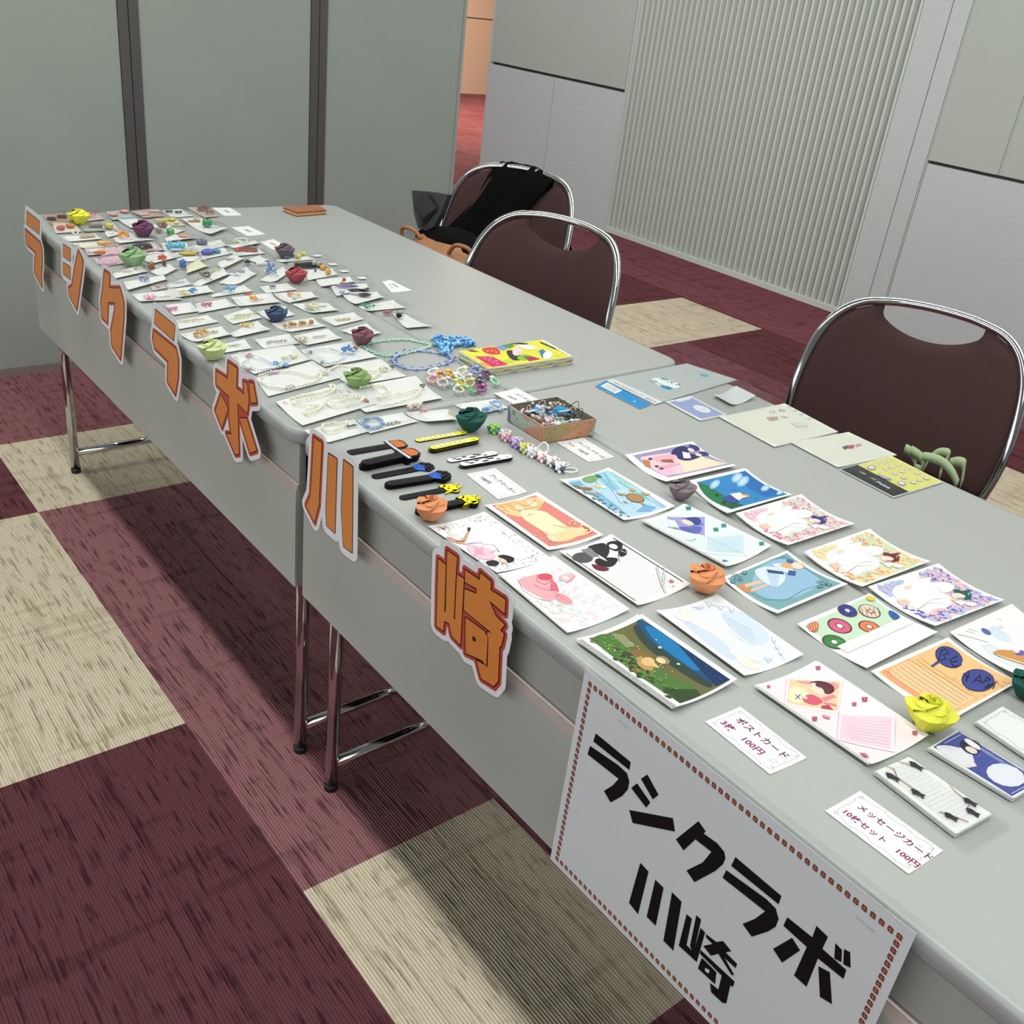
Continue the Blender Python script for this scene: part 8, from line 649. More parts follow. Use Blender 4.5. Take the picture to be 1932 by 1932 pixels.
for d in CARDS:
    k = d['k']; th = d['th'] / 1000; c0 = ctr(d['q'])
    if d['n'] in ('message_card_pack', 'card_pack', 'envelope', 'sticker_pack'):
        t = thing(d['n'], c0, d['l'], d['c'], d.get('g')); z = d['z']
        part = {'message_card_pack': 'card', 'card_pack': 'card', 'envelope': 'paper', 'sticker_pack': 'sticker_sheet'}[d['n']]
        for i in range(k - 1):
            q = [[p[0] + .0012 * math.sin(i * 2.1), p[1] + .0012 * math.cos(i * 1.7)] for p in d['q']]
            m, pos = sheet(q, d['curl'], d['h'], z, th * .85, [], d['b'] if i % 2 else 'e6e6e4'); m.build(part, M['print'], t, (c0[0], c0[1], H + z)); z += th
        m, pos = sheet(d['q'], d['curl'], d['h'], z, th * .6, d['a'], d['b']); m.build(part, M['print'], t, (c0[0], c0[1], H + z))
        film(d['q'], z + .0016, M['bag'], .10 if d['n'] == 'message_card_pack' else .025, t, 'clear_bag', len(d['l']), .0006, ext=(.04, .1, .03, .06) if d['n'] == 'message_card_pack' else (0, 0, 0, 0))
        continue
    z = d['z']
    if d['n'] == 'booklet':
        z = 0
        for i in range(k - 1):
            q = [[p[0] + .0010 * math.sin(i * 2.7), p[1] + .0012 * math.cos(i * 1.9)] for p in d['q']]
            m, pos = sheet(q, 'v', 0, z, .0026, [], 'ece24a'); m2 = MB()
            A, D, C, B = [Vector((p[0], p[1], 0)) for p in (q[0], q[3], q[2], q[1])]
            
            for e0, e1, cs in (((0, 0), (1, 0), ('5a8a6a', 'c9d8cf', '8a9fc4', 'd9dfe4', 'ece24a')), ((1, 0), (1, 1), ('8a9fb4', 'c96f90', 'dfe3da', 'd9d86a', 'c9d4dc', 'ece24a'))):
                for g_ in range(12):
                    u0, v0 = e0[0] + (e1[0] - e0[0]) * g_ / 12, e0[1] + (e1[1] - e0[1]) * g_ / 12; u1, v1 = e0[0] + (e1[0] - e0[0]) * (g_ + 1) / 12, e0[1] + (e1[1] - e0[1]) * (g_ + 1) / 12; cc = cs[(g_ * 2 + i) % len(cs)]
                    A_, B_ = Vector(pos(u0, v0)), Vector(pos(u1, v1)); o_ = (B_ - A_).cross(Vector((0, 0, 1))).normalized() * .0002; zz = Vector((0, 0, .0010)); m.add([A_ + o_ - zz * 2.2, B_ + o_ - zz * 2.2, B_ + o_ - zz * .8, A_ + o_ - zz * .8], [(0, 1, 2, 3)], cc)
            tag(m.build('booklet', M['print'], None, (c0[0], c0[1], H + z)), 'lower booklet of the yellow booklet stack, only its striped edges showing', 'booklet', d['g']); z += .0029
        # spine and page stripes belong to each booklet edge: pale page block with coloured print bleeding to it
        m, pos = sheet(d['q'], 'v', 0, z, .0026, d['a'], d['b']); tag(m.build('booklet', M['print'], None, (c0[0], c0[1], H + z)), d['l'], d['c'], d['g']); continue
    for i in range(k - 1):
        q = [[p[0] - .0022 * (k - 1 - i) * (1 if i % 2 else .4), p[1] - .0012 * (k - 1 - i)] for p in d['q']]
        m, pos = sheet(q, d['curl'], d['h'], z, .0003, [], d['b']); z += th + .0002
        tag(m.build(d['n'], M['print'], None, (c0[0], c0[1], H + z)), 'blank lower sheet under the ' + ' '.join(d['l'].replace('topmost postcard of a stack: ', '').split()[:9]), 'postcard', 'lower sheets of the postcard stacks')
    m, pos = sheet(d['q'], d['curl'], d['h'], z, .0003, d['a'], d['b']); tag(m.build(d['n'], M['print'], None, (c0[0], c0[1], H + z)), d['l'], d['c'], d.get('g'))

# ---------------------------------------------------------------- accessory packets
def strand(P, kind, z=0.006, seed=0):
    cols = {'pearl': ('f2efd8', 'ece8c8', 'f6f4e4'), 'blue': ('cdd9e6', 'e8eef4', 'b9cce0'), 'crystal': ('6f94c6', 'a9c4e4', '8fb4c8')}[kind]
    r_ = random.Random(seed); P = smooth([(p[0], p[1], 0) for p in P], 12); m = MB(); acc = 0; br = {'pearl': .0024, 'blue': .0018, 'crystal': .0033}[kind]; last = None
    for p in P:
        if last is None or (p - last).length > br * 1.75: m.sph(p.x, p.y, H + z + r_.uniform(0, .0008), br, c=r_.choice(cols), n=8); last = p
    return m
def charm(t, it, zc, seed):
    k, c, x, y, s = it[:5]; r_ = random.Random(seed * 7 + 1); zz = H + zc; m = MB(); name, mat = 'charm', M['gem']; s = s / 1000
    a = math.radians(r_.uniform(70, 110)); ca, sa = math.cos(a), math.sin(a)
    def dk(c, f): v = lin(c); return tuple(x_ * f for x_ in v[:3]) + (1,)
    if k in ('bar', 'disc'):
        w_, h_ = it[5] / 1000, it[6] / 1000
        if k == 'bar': m.rbox(x, y, zz, s, w_, h_, a, .25, c); name = 'hair_clip'
        else: m.sph(x, y, zz + h_ / 2, s / 2, w_ / 2, h_ / 2, c, 12, a); m.sph(x, y, zz + h_ * .2, s / 2 * 1.05, w_ / 2 * 1.05, h_ * .22, dk(c, .7), 12, a); name = 'stone'
    elif k == 'cluster':
        w_, h_ = it[5] / 1000, it[6] / 1000; b = .0021 if s < .02 else .0026; name = 'bead_cluster'
        for _ in range(int(10 + s * w_ * 5e4)):
            u, v = r_.uniform(-1, 1), r_.uniform(-1, 1)
            if u * u + v * v > 1: continue
            f = r_.choice((.75, 1, 1.15)); m.sph(x + (u * s * ca - v * w_ * sa) / 2, y + (u * s * sa + v * w_ * ca) / 2, zz + b + max(0, h_ * .8 - 2 * b) * r_.uniform(.2, 1) * math.sqrt(max(0, 1 - u * u - v * v)), b, c=tuple(min(1, q * f) for q in lin(c)[:3]) + (1,), n=7)
    elif k == 'ring':
        rr = it[5] / 1000; P = [(x + s / 2 * math.cos(q * PI / 10), y + s / 2 * .75 * math.sin(q * PI / 10), zz + rr + .004 * abs(math.sin(q * PI / 10))) for q in range(20)]; m.tube(P, rr * .6, c, 6, True); name = 'ring'
    elif k == 'arc':
        P = [(x + s / 2 * math.sin(q * PI / 12) * .5, y - s / 2 * math.cos(q * PI / 12), zz + .004 + .012 * math.sin(q * PI / 12)) for q in range(13)]; m.tube(P, it[5] / 2000, c, 7); name = 'hair_clip'
    elif k == 'bow':
        for sg in (-1, 1): m.sph(x, y + sg * s * .28, zz + .003, s * .13, s * .26, .0035, c, 10, .3 * sg); m.sph(x + s * .2, y + sg * s * .14, zz + .002, s * .16, s * .05, .002, dk(c, .85), 8, .6 * sg)
        m.sph(x, y, zz + .004, s * .09, c=dk(c, .8)); name = 'bow'
    elif k == 'flower':
        for q in range(6): t_ = q * PI / 3; m.sph(x + .3 * s * math.cos(t_), y + .3 * s * math.sin(t_), zz + .004, s * .24, s * .13, .003, c, 8, t_)
        m.sph(x, y, zz + .006, s * .12, c='f6e6ee'); name = 'ribbon_flower'
    elif k == 'wire':
        w_ = it[5] / 1000; P = [(x + w_ * .5 * math.sin(q * 1.7 + seed) * (.6 + .4 * math.cos(q * .9)), y - s / 2 + s * q / 26 + .003 * math.sin(q * 2.6), zz + .0012 + .0008 * math.sin(q * 3)) for q in range(27)]; m.tube(P, .0007, c, 5); name = 'wire_charm'
        for q in P[::3]: m.sph(q[0], q[1], q[2], .0014, c=c, n=6)
    elif k == 'chainballs':
        name = 'pearl_chain'; mat = M['metalcol']
        for q in range(9): b = (.0042, .0033, .005)[q % 3]; m.sph(x + .004 * math.sin(q * 2), y - s / 2 + s * q / 8, zz + b, b, c=('c99a52', 'ddb878', 'b98a6a')[q % 3], n=9)
    elif k == 'leaf':
        w_ = it[5] / 1000; m.sph(x, y, zz + .004, s / 2, w_ / 2, .004, c, 12, PI * .38); name = 'shell_piece'
    elif k == 'crown':
        P = [(x + s * .28 * math.cos(q * PI / 9) , y + s / 2 * math.sin(q * PI / 9), zz + .006 + .003 * math.sin(q * 2)) for q in range(18)]; m.tube(P, .0035, c, 7, True); name = 'crown_clip'
        for q in P: m.sph(q[0], q[1], q[2] + .004, .0032, c='7cc8dc', n=7)
    elif k == 'tassel':
        name = 'tassel'; mat = M['paint']
        for sg in (-1, 1):
            for q in range(7): m.tube([(x + sg * .009, y - .002, zz + .003), (x + sg * .009 + (q - 3) * .0016, y - .022, zz + .0015)], .0009, c, 5)
            m.sph(x + sg * .009, y, zz + .003, .003, c=c); m.tube([(x + sg * .009, y + .002, zz + .002), (x + sg * .010, y + .016, zz + .002), (x + sg * .006, y + .02, zz + .002)], .0005, 'a8a8a0', 5)
    elif k == 'spiky':
        name = 'metal_flower'; mat = M['metalcol']
        for q in range(11):
            t_ = q * 2 * PI / 11; m.add([(x + .004 * math.cos(t_ - .4), y + .004 * math.sin(t_ - .4), zz + .004), (x + .004 * math.cos(t_ + .4), y + .004 * math.sin(t_ + .4), zz + .006), (x + s / 2 * math.cos(t_), y + s / 2 * math.sin(t_), zz + .006 + .010 * (q % 2))], [(0, 1, 2)], c)
        m.sph(x, y, zz + .006, .006, c=c)
    elif k == 'label':
        name = 'price_label'; mat = M['paint']; l, w_ = s, it[5] / 1000; m.rbox(x, y, H + .003, w_ * 1.3, l * .9, .0006, -.12, .08, c, dome=0)
    elif k == 'strand':
        o = strand(it[6], it[5], zc + .003, seed).build('bead_strand', M['gem'], t, (x, y, zz)); return o
    return m.build(name, mat, t, (x, y, zz))
def card_print(n, seed):
    g_ = 'b9b9bc'; r_ = random.Random(seed)
    if n == 0: return []
    if n == 2: return [['e', 'd9dade', 820, 760, 7, 4.5, 0], ['e', 'fafaf8', 820, 760, 6.2, 3.8, 0], ['l', 'd4d4da', .4, [[760, 760], [880, 760]]], ['p', 'f0d2d6', [[60, 60], [180, 60], [180, 100], [60, 100]]]]
    return [['l', g_, .5, [[700 + i * 60, 720], [700 + i * 60, 930]]] for i in range(3)] + [['p', 'f3dede', [[60, 40], [200, 40], [200, 90], [60, 90]]]]
for i, d in enumerate(PK):
    c0 = ctr(d['q']); t = thing(d['n'], c0, d['l'], d['cat'], d['g']); z0 = .0004 * (i % 6)
    m, pos = sheet(d['q'], d['c'], d['h'] * .8, z0, .0003, card_print(d['p'], i), d['b'], 8, .0006, i); m.build('backing_card', M['print'], t, c0)
    zc = z0 + .0018 + d['h'] * .2
    for j, it in enumerate(d['i']): charm(t, it, zc + .0004, i * 11 + j)
    longbag = d['g'].startswith('long clear'); big = d['n'] == 'necklace_packet'
    film(d['q'], .003 + d['h'] * (.8 if not big else .4), M['bag'], .05 if big else .09, t, 'clear_bag', i, .0022, ext=(0, .0, .05, .5) if longbag else (0, 0, .10, .14))
# ---------------------------------------------------------------- paper roses
def rose(x, y, s, c, label, ang):
    t = thing('origami_rose', (x, y, H), label, 'paper rose', 'folded paper roses scattered over the tables'); a0 = math.radians(ang); c = lin(c)
    z0 = H + .0035
    def petal(th, k_, zoff, name, span=2.05):
        V = []; rows = [(.06, .58, 1.5), (.17, .64, .95), (.31, .60, .42), (1, .50, 0), (.84, .25, -.08), (.5, .0, -.2)]; n = 6
        for j, (rr, zz, tw) in enumerate(rows):
            for i in range(n + 1):
                a = i / n; pk = max(0, 1 - abs(a - .62) / .42); R = .40 + .15 * pk
                r = (rr if j < 3 else R * rr) * (k_ if j > 1 else 1) + (.035 * a if 0 < j < 4 else 0); an = th + span * (a - .15) + tw
                V.append((x + r * s * math.cos(an), y + r * s * math.sin(an), z0 + s * (zz + (zoff + .09 * (a - .5) if 0 < j < 4 else 0) + (.05 * pk if j == 3 else 0))))
        MB().add(V, [(j * (n + 1) + i, j * (n + 1) + i + 1, (j + 1) * (n + 1) + i + 1, (j + 1) * (n + 1) + i) for j in range(len(rows) - 1) for i in range(n)], c).build(name, M['origami'], t, (x, y, z0))
    for k in range(4): petal(a0 + k * PI / 2, 1.06, -.06, 'outer_petal'); petal(a0 + .7 + k * PI / 2, .72, .05, 'inner_petal', 1.8)
    V = []; n = 34
    for i in range(n + 1):
        q = i / n; an = a0 + q * 4.6 * PI / 2 * 1.35; r = (.03 + .20 * q) * s; V += [(x + r * .8 * math.cos(an), y + r * .8 * math.sin(an), z0 + s * .45), (x + r * math.cos(an + .12), y + r * math.sin(an + .12), z0 + s * (.76 - .06 * q))]
    MB().add(V, [(2 * i, 2 * i + 2, 2 * i + 3, 2 * i + 1) for i in range(n)], c, True).build('swirl', M['origami'], t, (x, y, z0))
for R_ in ROSE: rose(*R_)

# ---------------------------------------------------------------- bead rings and umbrella markers
for i, (x, y, c, lab, ang) in enumerate(RING):
    r_ = random.Random(i + 50); t = thing('beaded_ring', (x, y, H), lab, 'ring', 'small beaded rings in a loose pile'); a = math.radians(ang); tilt = .35 + .5 * r_.random(); z = H + .0075 + .003 * r_.random(); R = .0092
    m = MB(); u = Vector((math.cos(a), math.sin(a), 0)); v = Vector((-math.sin(a) * math.cos(tilt), math.cos(a) * math.cos(tilt), math.sin(tilt) * .6))
    P = [Vector((x, y, z)) + (u * math.cos(q * PI / 7) + v * math.sin(q * PI / 7)) * R for q in range(14)]
    dark = tuple(q * .75 for q in lin(c)[:3]) + (1,)
    for q, p in enumerate(P): m.sph(p.x, p.y, max(p.z, H + .0032), .0029, c=c if q % 2 else dark, n=8)
    m.build('bead_band', M['gem'], t, (x, y, z)); m = MB(); f = P[3]
    for q in range(7): an = q * 2 * PI / 6; d_ = 0 if q == 6 else .0034; m.sph(f.x + d_ * math.cos(an), f.y + d_ * math.sin(an), max(f.z, H + .004) + .003, .0024, c=c if q < 6 else 'f4f2ea', n=8)
    m.build('bead_flower', M['gem'], t, (f.x, f.y, f.z))
for i, (x, y, c, c2, lab) in enumerate(UMB):
    t = thing('umbrella_marker', (x, y, H), lab, 'umbrella marker', 'umbrella markers in a row before the strap box'); r_ = random.Random(i); m = MB()
    for q in range(20):
        an = q * 2.4; rr = .0105 * math.sqrt((q % 7 + .5) / 7); zz = H + .003 + .0042 * (q // 7); m.sph(x + rr * math.cos(an), y + rr * math.sin(an), zz, .0034, c=c2 if (q // 7 == 2 or q % 5 == 0) else c, n=8)
    m.build('bead_cluster', M['gem'], t, (x, y, H + .005))
    ex, ey = x + .012, y + .014; st = i in (4,); P = [(ex + .011 * math.cos(q * PI / 10), ey + .011 * math.sin(q * PI / 10) * (.3 if st else 1), H + (.014 + .011 * math.sin(q * PI / 10) if st else .004 + .002 * math.cos(q * PI / 10))) for q in range(20)]
    MB().tube(P, .0014, 'ecebe6', 7, True).build('rubber_band', M['rubber'], t, (ex, ey, H + .004))

# ---------------------------------------------------------------- strap box
R4, B4 = MISC['BOXR'], MISC['BOXB']; cb = ctr(B4); t = thing('gift_box_tray', cb, 'small patterned card tray full of phone straps', 'box'); ZT = H + .031
def wall(i, j, regs, dots, name, lines=()):
    A, D = Vector((*B4[i], H + .0012)), Vector((*B4[j], H + .0012)); B, C = Vector((*R4[i], ZT)), Vector((*R4[j], ZT)); nn = (D - A).cross(B - A).normalized()
    if nn.dot(A - Vector((cb[0], cb[1], H))) < 0: nn = -nn
    m = MB(); P = lambda u, v, k=0: tuple(A * ((1 - u) * (1 - v)) + B * ((1 - u) * v) + C * (u * v) + D * (u * (1 - v)) + nn * (.0003 * k))
    m.add([P(0, 0), P(1, 0), P(1, 1), P(0, 1)], [(0, 1, 2, 3)], regs[0][1]); m.add([P(0, 0, -3), P(1, 0, -3), P(1, 1, -3), P(0, 1, -3)], [(0, 1, 2, 3)], '8f8472'); m.add([P(0, 1, -3), P(1, 1, -3), P(1, 1), P(0, 1)], [(0, 1, 2, 3)], 'efe9dc')
    for pts, c in regs[1:]: m.add([P(u, v, .6) for u, v in pts], [tuple(range(len(pts)))], c)
    for u, v, r, c in dots: m.add([P(u + r * math.cos(q * PI / 5), v + r * 2.8 * math.sin(q * PI / 5), 1.2) for q in range(10)], [tuple(range(10))], c)
    for u, v, u2, v2, c, w_ in lines: m.add([P(u, v, 1.2), P(u + w_, v, 1.2), P(u2 + w_, v2, 1.2), P(u2, v2, 1.2)], [(0, 1, 2, 3)], c)
    m.build(name, M['print'], t, (cb[0], cb[1], H + .01))
wall(0, 3, [(0, 'b9c3b9'), ([(0, 0), (.14, 0), (.03, 1), (0, 1)], '7d7d92'), ([(.46, 0), (1, 0), (1, 1), (.36, 1)], 'd39a80')], [(.17, .72, .055, '8b968c'), (.27, .5, .03, '8b968c'), (.34, .35, .055, '8b968c'), (.22, .25, .03, '8b968c'), (.48, .75, .02, 'a9654c'), (.56, .72, .03, 'a9654c'), (.6, .3, .035, 'a9654c')], 'side_wall', [(.66, .8, .7, .4, '7a4a3a', .008), (.78, .8, .84, .3, '7a4a3a', .008), (.9, .75, .94, .3, '7a4a3a', .008)])
wall(3, 2, [(0, 'b59e70'), ([(.28, 0), (.88, 0), (.98, .95), (.5, .95)], 'd99a7c'), ([(.88, 0), (1, 0), (1, .8), (.96, .5)], 'b9c3b9')], [(.1, .6, .012, '5a4a38'), (.2, .75, .012, '5a4a38'), (.14, .25, .012, '5a4a38'), (.06, .2, .01, '5a4a38'), (.78, .55, .035, 'a9654c'), (.7, .25, .022, 'a9654c'), (.88, .8, .02, 'a9654c'), (.93, .3, .02, '8b968c'), (.64, .1, .016, 'a9654c')], 'side_wall', [(.3, .1, .36, .3, '8a5242', .007), (.45, .15, .55, .55, '8a5242', .007), (.55, .5, .66, .92, '8a5242', .007), (.42, .62, .5, .86, '8a5242', .006), (.4, .5, .43, .56, 'fbf5ee', .03), (.45, .5, .48, .58, 'fbf5ee', .02), (.52, .53, .54, .62, 'fbf5ee', .025), (.57, .53, .6, .62, 'fbf5ee', .025)])
wall(2, 1, [(0, 'a89a78')], [(.4, .5, .03, '8a7a5c')], 'side_wall'); wall(1, 0, [(0, 'a89a78'), ([(0.7, 0), (1, 0), (1, 1), (.6, 1)], '7d7d92')], [], 'side_wall')
MB().add([(*p, H + .0012) for p in B4], [(0, 1, 2, 3)], '9a8c70').build('base', M['print'], t, cb)
def bi(u, v): 
    A, B, C, D = [Vector((p[0], p[1], 0)) for p in R4]; p = A * ((1 - u) * (1 - v)) + B * ((1 - u) * v) + C * (u * v) + D * (u * (1 - v)); return p.x, p.y
ST = [(.12, .2, 'e8e2e4', 'd6a9b0', 'pale pink crystal'), (.2, .45, 'b9c0d4', 'f0f0f4', 'silvery lavender'), (.15, .75, 'c9a9a4', 'e6d9d4', 'rose beige'), (.3, .3, '3f9fd0', '2c6fb0', 'sky blue cube'), (.36, .62, '4a90c8', '7ab4dc', 'mid blue bead'), (.32, .85, '8f7a66', 'c9b79a', 'brown bead'), (.3, .1, '19191b', '2c2c30', 'black'), (.5, .2, 'd8b8a8', 'e9dcd4', 'peach bead'), (.52, .45, 'a9a49c', 'd9d6ce', 'grey beige'), (.6, .66, '2f9fcf', '3aa9d8', 'large cyan block'), (.56, .88, 'dcd6c4', 'c6b89c', 'cream bead'), (.74, .3, 'e8a9b4', 'f4d4da', 'soft pink'), (.8, .5, '2fae6a', '1c6f50', 'green and dark bead'), (.74, .72, '5a5e66', '2c3038', 'slate ribbon'), (.9, .3, 'efeff0', 'dcdcdf', 'white crystal'), (.88, .72, 'd6dadc', 'f2f2f4', 'clear ring')]
for i, (u, v, c, c2, nm) in enumerate(ST):
    x, y = bi(.08 + u * .84, .1 + v * .8); z = H + .012 + .004 * ((i * 3) % 4); r_ = random.Random(i + 9)
    t = thing('phone_strap', (x, y, z), nm + ' phone strap lying in the patterned tray', 'phone strap', 'phone straps heaped in the patterned tray')
    m = MB()
    if 'block' in nm or 'cube' in nm: m.rbox(x, y, z + .004, .026 if 'block' in nm else .018, .014, .012, .4, .2, c)
    elif 'ribbon' in nm: m.rbox(x, y, z + .004, .034, .012, .004, .9, .2, c)
    for q in range(9): m.sph(x + r_.uniform(-.011, .011), y + r_.uniform(-.011, .011), z + r_.uniform(0, .010), r_.uniform(.0025, .0045), c=c if q % 2 else c2, n=8)
    m.build('bead_charm', M['gem'], t, (x, y, z))
    up = i in (5, 9, 13, 15); hh = .030 if i in (13, 15) else .016; dx, dy = (.004, .014) if i in (13, 15) else (r_.uniform(-.01, .01), .008)
    P = smooth([(x, y, z + .006), (x + dx * .3 - .007, y + dy * .4, z + hh * .6), (x + dx, y + dy, z + hh), (x + dx + .008, y + dy * .6, z + hh * .65), (x + .002, y, z + .006)], 6)
    MB().tube(P, .0006, '2a2a2e' if up else 'cfcfcf', 6).build('cord_loop', M['rubber'], t, (x, y, z))
    if i % 3 == 0: MB().tube([(x + .006 + .009 * math.cos(q * PI / 8), y + .009 * math.sin(q * PI / 8), z + .012 + .004 * math.cos(q * PI / 8)) for q in range(16)], .0012, 'e4e4e2', 6, True).build('rubber_band', M['rubber'], t, (x, y, z))

# ---------------------------------------------------------------- bookmarks
def bookmark(kind, a, b, z, w_, label, group=None, plain=False):
    A, B = Vector((a[0], a[1], 0)), Vector((b[0], b[1], 0)); d = (B - A).normalized(); s_ = Vector((d.y, -d.x, 0)); Ln = (B - A).length; th = .0021; w_ = w_ / 1000
    t = thing('bookmark', (*((A + B) / 2)[:2], H + z), label, 'bookmark', group); Q = lambda u, v: tuple((A + d * u + s_ * v)[:2])
    hl = {'lens': .030, 'shirt': .034, 'chick': .032, 'stripe': .026, 'spot': .026}[kind]; Z0, Z1 = H + z + .0003, H + z + th
    full = kind in ('stripe', 'spot'); body = 'f3e43c' if kind == 'stripe' else 'fbfbf8' if kind == 'spot' else '0c0c0e'
    def cap(u0, u1, w, k=6): return [Q(u0 + w / 2 - w / 2 * math.cos(q), w / 2 * math.sin(q)) for q in [-PI / 2 + i * PI / k for i in range(k + 1)][::-1]]
    end = u1 = Ln if full else Ln - hl + .004
    def slot(u0, u1, w, rnd1): 
        P = [Q(u0 + w / 2 - w / 2 * math.sin(q * PI / 8), -w / 2 * math.cos(q * PI / 8)) for q in range(9)]
        P += [Q(u1 - w / 2 + w / 2 * math.sin(q * PI / 8), w / 2 * math.cos(q * PI / 8)) for q in range(9)] if rnd1 else [Q(u1, w / 2), Q(u1, -w / 2)]
        return P
    MB().prism(slot(0, u1, w_, full), Z0, Z1 - .0004, '08080a').build('strip', M['rubber'], t, (A.x, A.y, Z0))
    m = MB(); e = Z1 - .0003
    if not full:
        m.prism(slot(.003, u1 - .002, w_ * .62, False), e, e + .0003, '38383d'); m.prism(slot(.0045, u1 - .004, w_ * .45, False), e + .0002, e + .0005, '0a0a0c')
        if not plain: m.build('tongue', M['rubber'], t, (A.x, A.y, Z1))
    else:
        m.prism(slot(.0007, u1 - .0007, w_ - .0014, True), e, e + .0004, body)
        if not plain:
            if kind == 'stripe':
                for q in range(6): u = .010 + q * .0098; m.prism([Q(u, -w_ * .33), Q(u + .0052, -w_ * .33), Q(u + .0052, w_ * .36), Q(u, w_ * .36)], e + .0003, e + .0006, '2a2a20'); m.prism([Q(u + .0006, -w_ * .29), Q(u + .0046, -w_ * .29), Q(u + .0046, w_ * .32), Q(u + .0006, w_ * .32)], e + .0005, e + .0008, 'fcfcf4')
                m.prism([Q(.070, -w_ * .4), Q(.0735, -w_ * .4), Q(.0735, w_ * .42), Q(.070, w_ * .42)], e + .0003, e + .0006, 'fcfcf4')
            else:
                for u, v, r in ((.02, .1, .0034), (.032, -.18, .003), (.045, .16, .004), (.058, -.12, .0036), (.068, .2, .0026), (.014, -.15, .0024), (.052, -.28, .002)): m.prism([Q(u + r * 1.7 * math.cos(q * PI / 4), v * w_ + r * .62 * math.sin(q * PI / 4)) for q in range(8)], e + .0003, e + .0006, '131315')
                for u in (.010, .075): m.prism([Q(.01, -w_ * .42), Q(.072, -w_ * .42), Q(.072, -w_ * .37), Q(.01, -w_ * .37)], e + .0003, e + .0006, '131315')
            u = Ln - .010; m.prism([Q(u + .0016 * math.cos(q * PI / 4), .0012 * math.sin(q * PI / 4) + .001) for q in range(8)], e + .0003, e + .0006, '2a2a20'); m.prism([Q(u - .007, w_ * .5), Q(u - .004, w_ * .68), Q(u + .001, w_ * .44)], e - .001, e + .0004, '141416')
            m.prism([Q(u - .009, w_ * -.5), Q(u - .006, w_ * -.62), Q(u - .001, w_ * -.44)], e - .001, e + .0004, body)
        m.build('animal_top', M['rubber'], t, (A.x, A.y, Z1))
    if not full:
        u = Ln - hl / 2; m = MB()
        E = lambda cu, cv, ru, rv, c, z0, z1, n=16: m.prism([Q(cu + ru * math.cos(2 * PI * q / n), cv + rv * math.sin(2 * PI * q / n)) for q in range(n)], z0, z1, c)
        if kind == 'lens':
            m.prism([Q(u - .014, -.017), Q(u - .010, -.019), Q(u - .008, .019), Q(u - .014, .017)], Z0, Z1, '141416')
            m.prism([Q(u - .010, -.016), Q(u + .012, -.013), Q(u + .016, -.006), Q(u + .015, .010), Q(u + .008, .015), Q(u - .010, .014)], Z0, Z1, '151517')
            if not plain:
                m.prism([Q(u - .0135, -.019), Q(u - .0085, -.019), Q(u - .007, .018), Q(u - .0125, .018)], Z1 - .0002, Z1 + .0004, 'b9bcc2'); m.prism([Q(u - .0115, -.016), Q(u - .0105, -.016), Q(u - .009, .016), Q(u - .010, .016)], Z1, Z1 + .0006, 'f2f3f5')
                m.prism([Q(u - .007, -.013), Q(u + .008, -.011), Q(u + .013, -.004), Q(u + .0125, .008), Q(u + .006, .012), Q(u - .005, .012)], Z1 - .0002, Z1 + .0005, 'c96f38')
        elif kind == 'shirt':
            for cu, cv, ru, rv in ((0, 0, .011, .012), (.010, .006, .006, .005), (.011, -.006, .006, .005), (.002, .011, .006, .004), (.004, -.011, .006, .004), (.013, 0, .005, .004)): E(u + cu, cv, ru, rv, '111114', Z0, Z1)
            if not plain:
                m.prism([Q(u - .016, -.008), Q(u - .002, -.013), Q(u + .002, .0), Q(u - .004, .012), Q(u - .015, .006)], Z1 - .0002, Z1 + .0004, '2a5fc8'); m.prism([Q(u - .013, -.004), Q(u - .004, -.008), Q(u - .002, .003)], Z1, Z1 + .0006, '1a3f94'); m.prism([Q(u - .010, -.003), Q(u - .006, -.005), Q(u - .005, .0)], Z1 + .0001, Z1 + .0007, '5a8ae4')
                for q in range(8): cu, cv = .004 + .004 * math.cos(q * 1.3), .009 * math.sin(q * 1.3); E(u + cu, cv, .0032, .0024, '3c3c42', Z1 - .0002, Z1 + .0003, 8); E(u + cu, cv, .0022, .0015, '0e0e10', Z1, Z1 + .0005, 8)
        else:
            for g_, cc, zt in ((.0012, '18181a', Z1), (0, 'f4e61e', Z1 + .0005)):
                if plain and g_ == 0: zt = Z1
                E(u, 0, .0105 + g_, .0125 + g_, cc, Z0, zt); E(u + .002, .011, .005 + g_, .004 + g_, cc, Z0, zt); E(u - .009, -.009, .005 + g_, .004 + g_, cc, Z0, zt)
                m.prism([Q(u + .008, .004), Q(u + .019 + g_, .002 - g_), Q(u + .010, -.002)], Z0, zt, cc); m.prism([Q(u + .009, -.003), Q(u + .018 + g_, -.007 - g_), Q(u + .007, -.008)], Z0, zt, cc); m.prism([Q(u - .012, .008), Q(u - .018, .013), Q(u - .006, .011)], Z0, zt, cc)
            if not plain:
                E(u - .004, .001, .0022, .0018, '7a5a10', Z1 + .0004, Z1 + .0008, 10); E(u - .001, .0065, .001, .001, '3a2a08', Z1 + .0004, Z1 + .0008, 8); E(u - .001, -.005, .001, .001, '3a2a08', Z1 + .0004, Z1 + .0008, 8)
        m.build({'lens': 'glasses_head', 'shirt': 'figure_head', 'chick': 'chick_head'}[kind], M['rubber'], t, (B.x, B.y, Z1))
KN = {'lens': 'black bookmark with brown sunglasses head', 'shirt': 'black bookmark with blue collared curly head', 'chick': 'black bookmark with yellow chick head', 'stripe': 'yellow and white striped caterpillar bookmark', 'spot': 'white bookmark with black spots'}
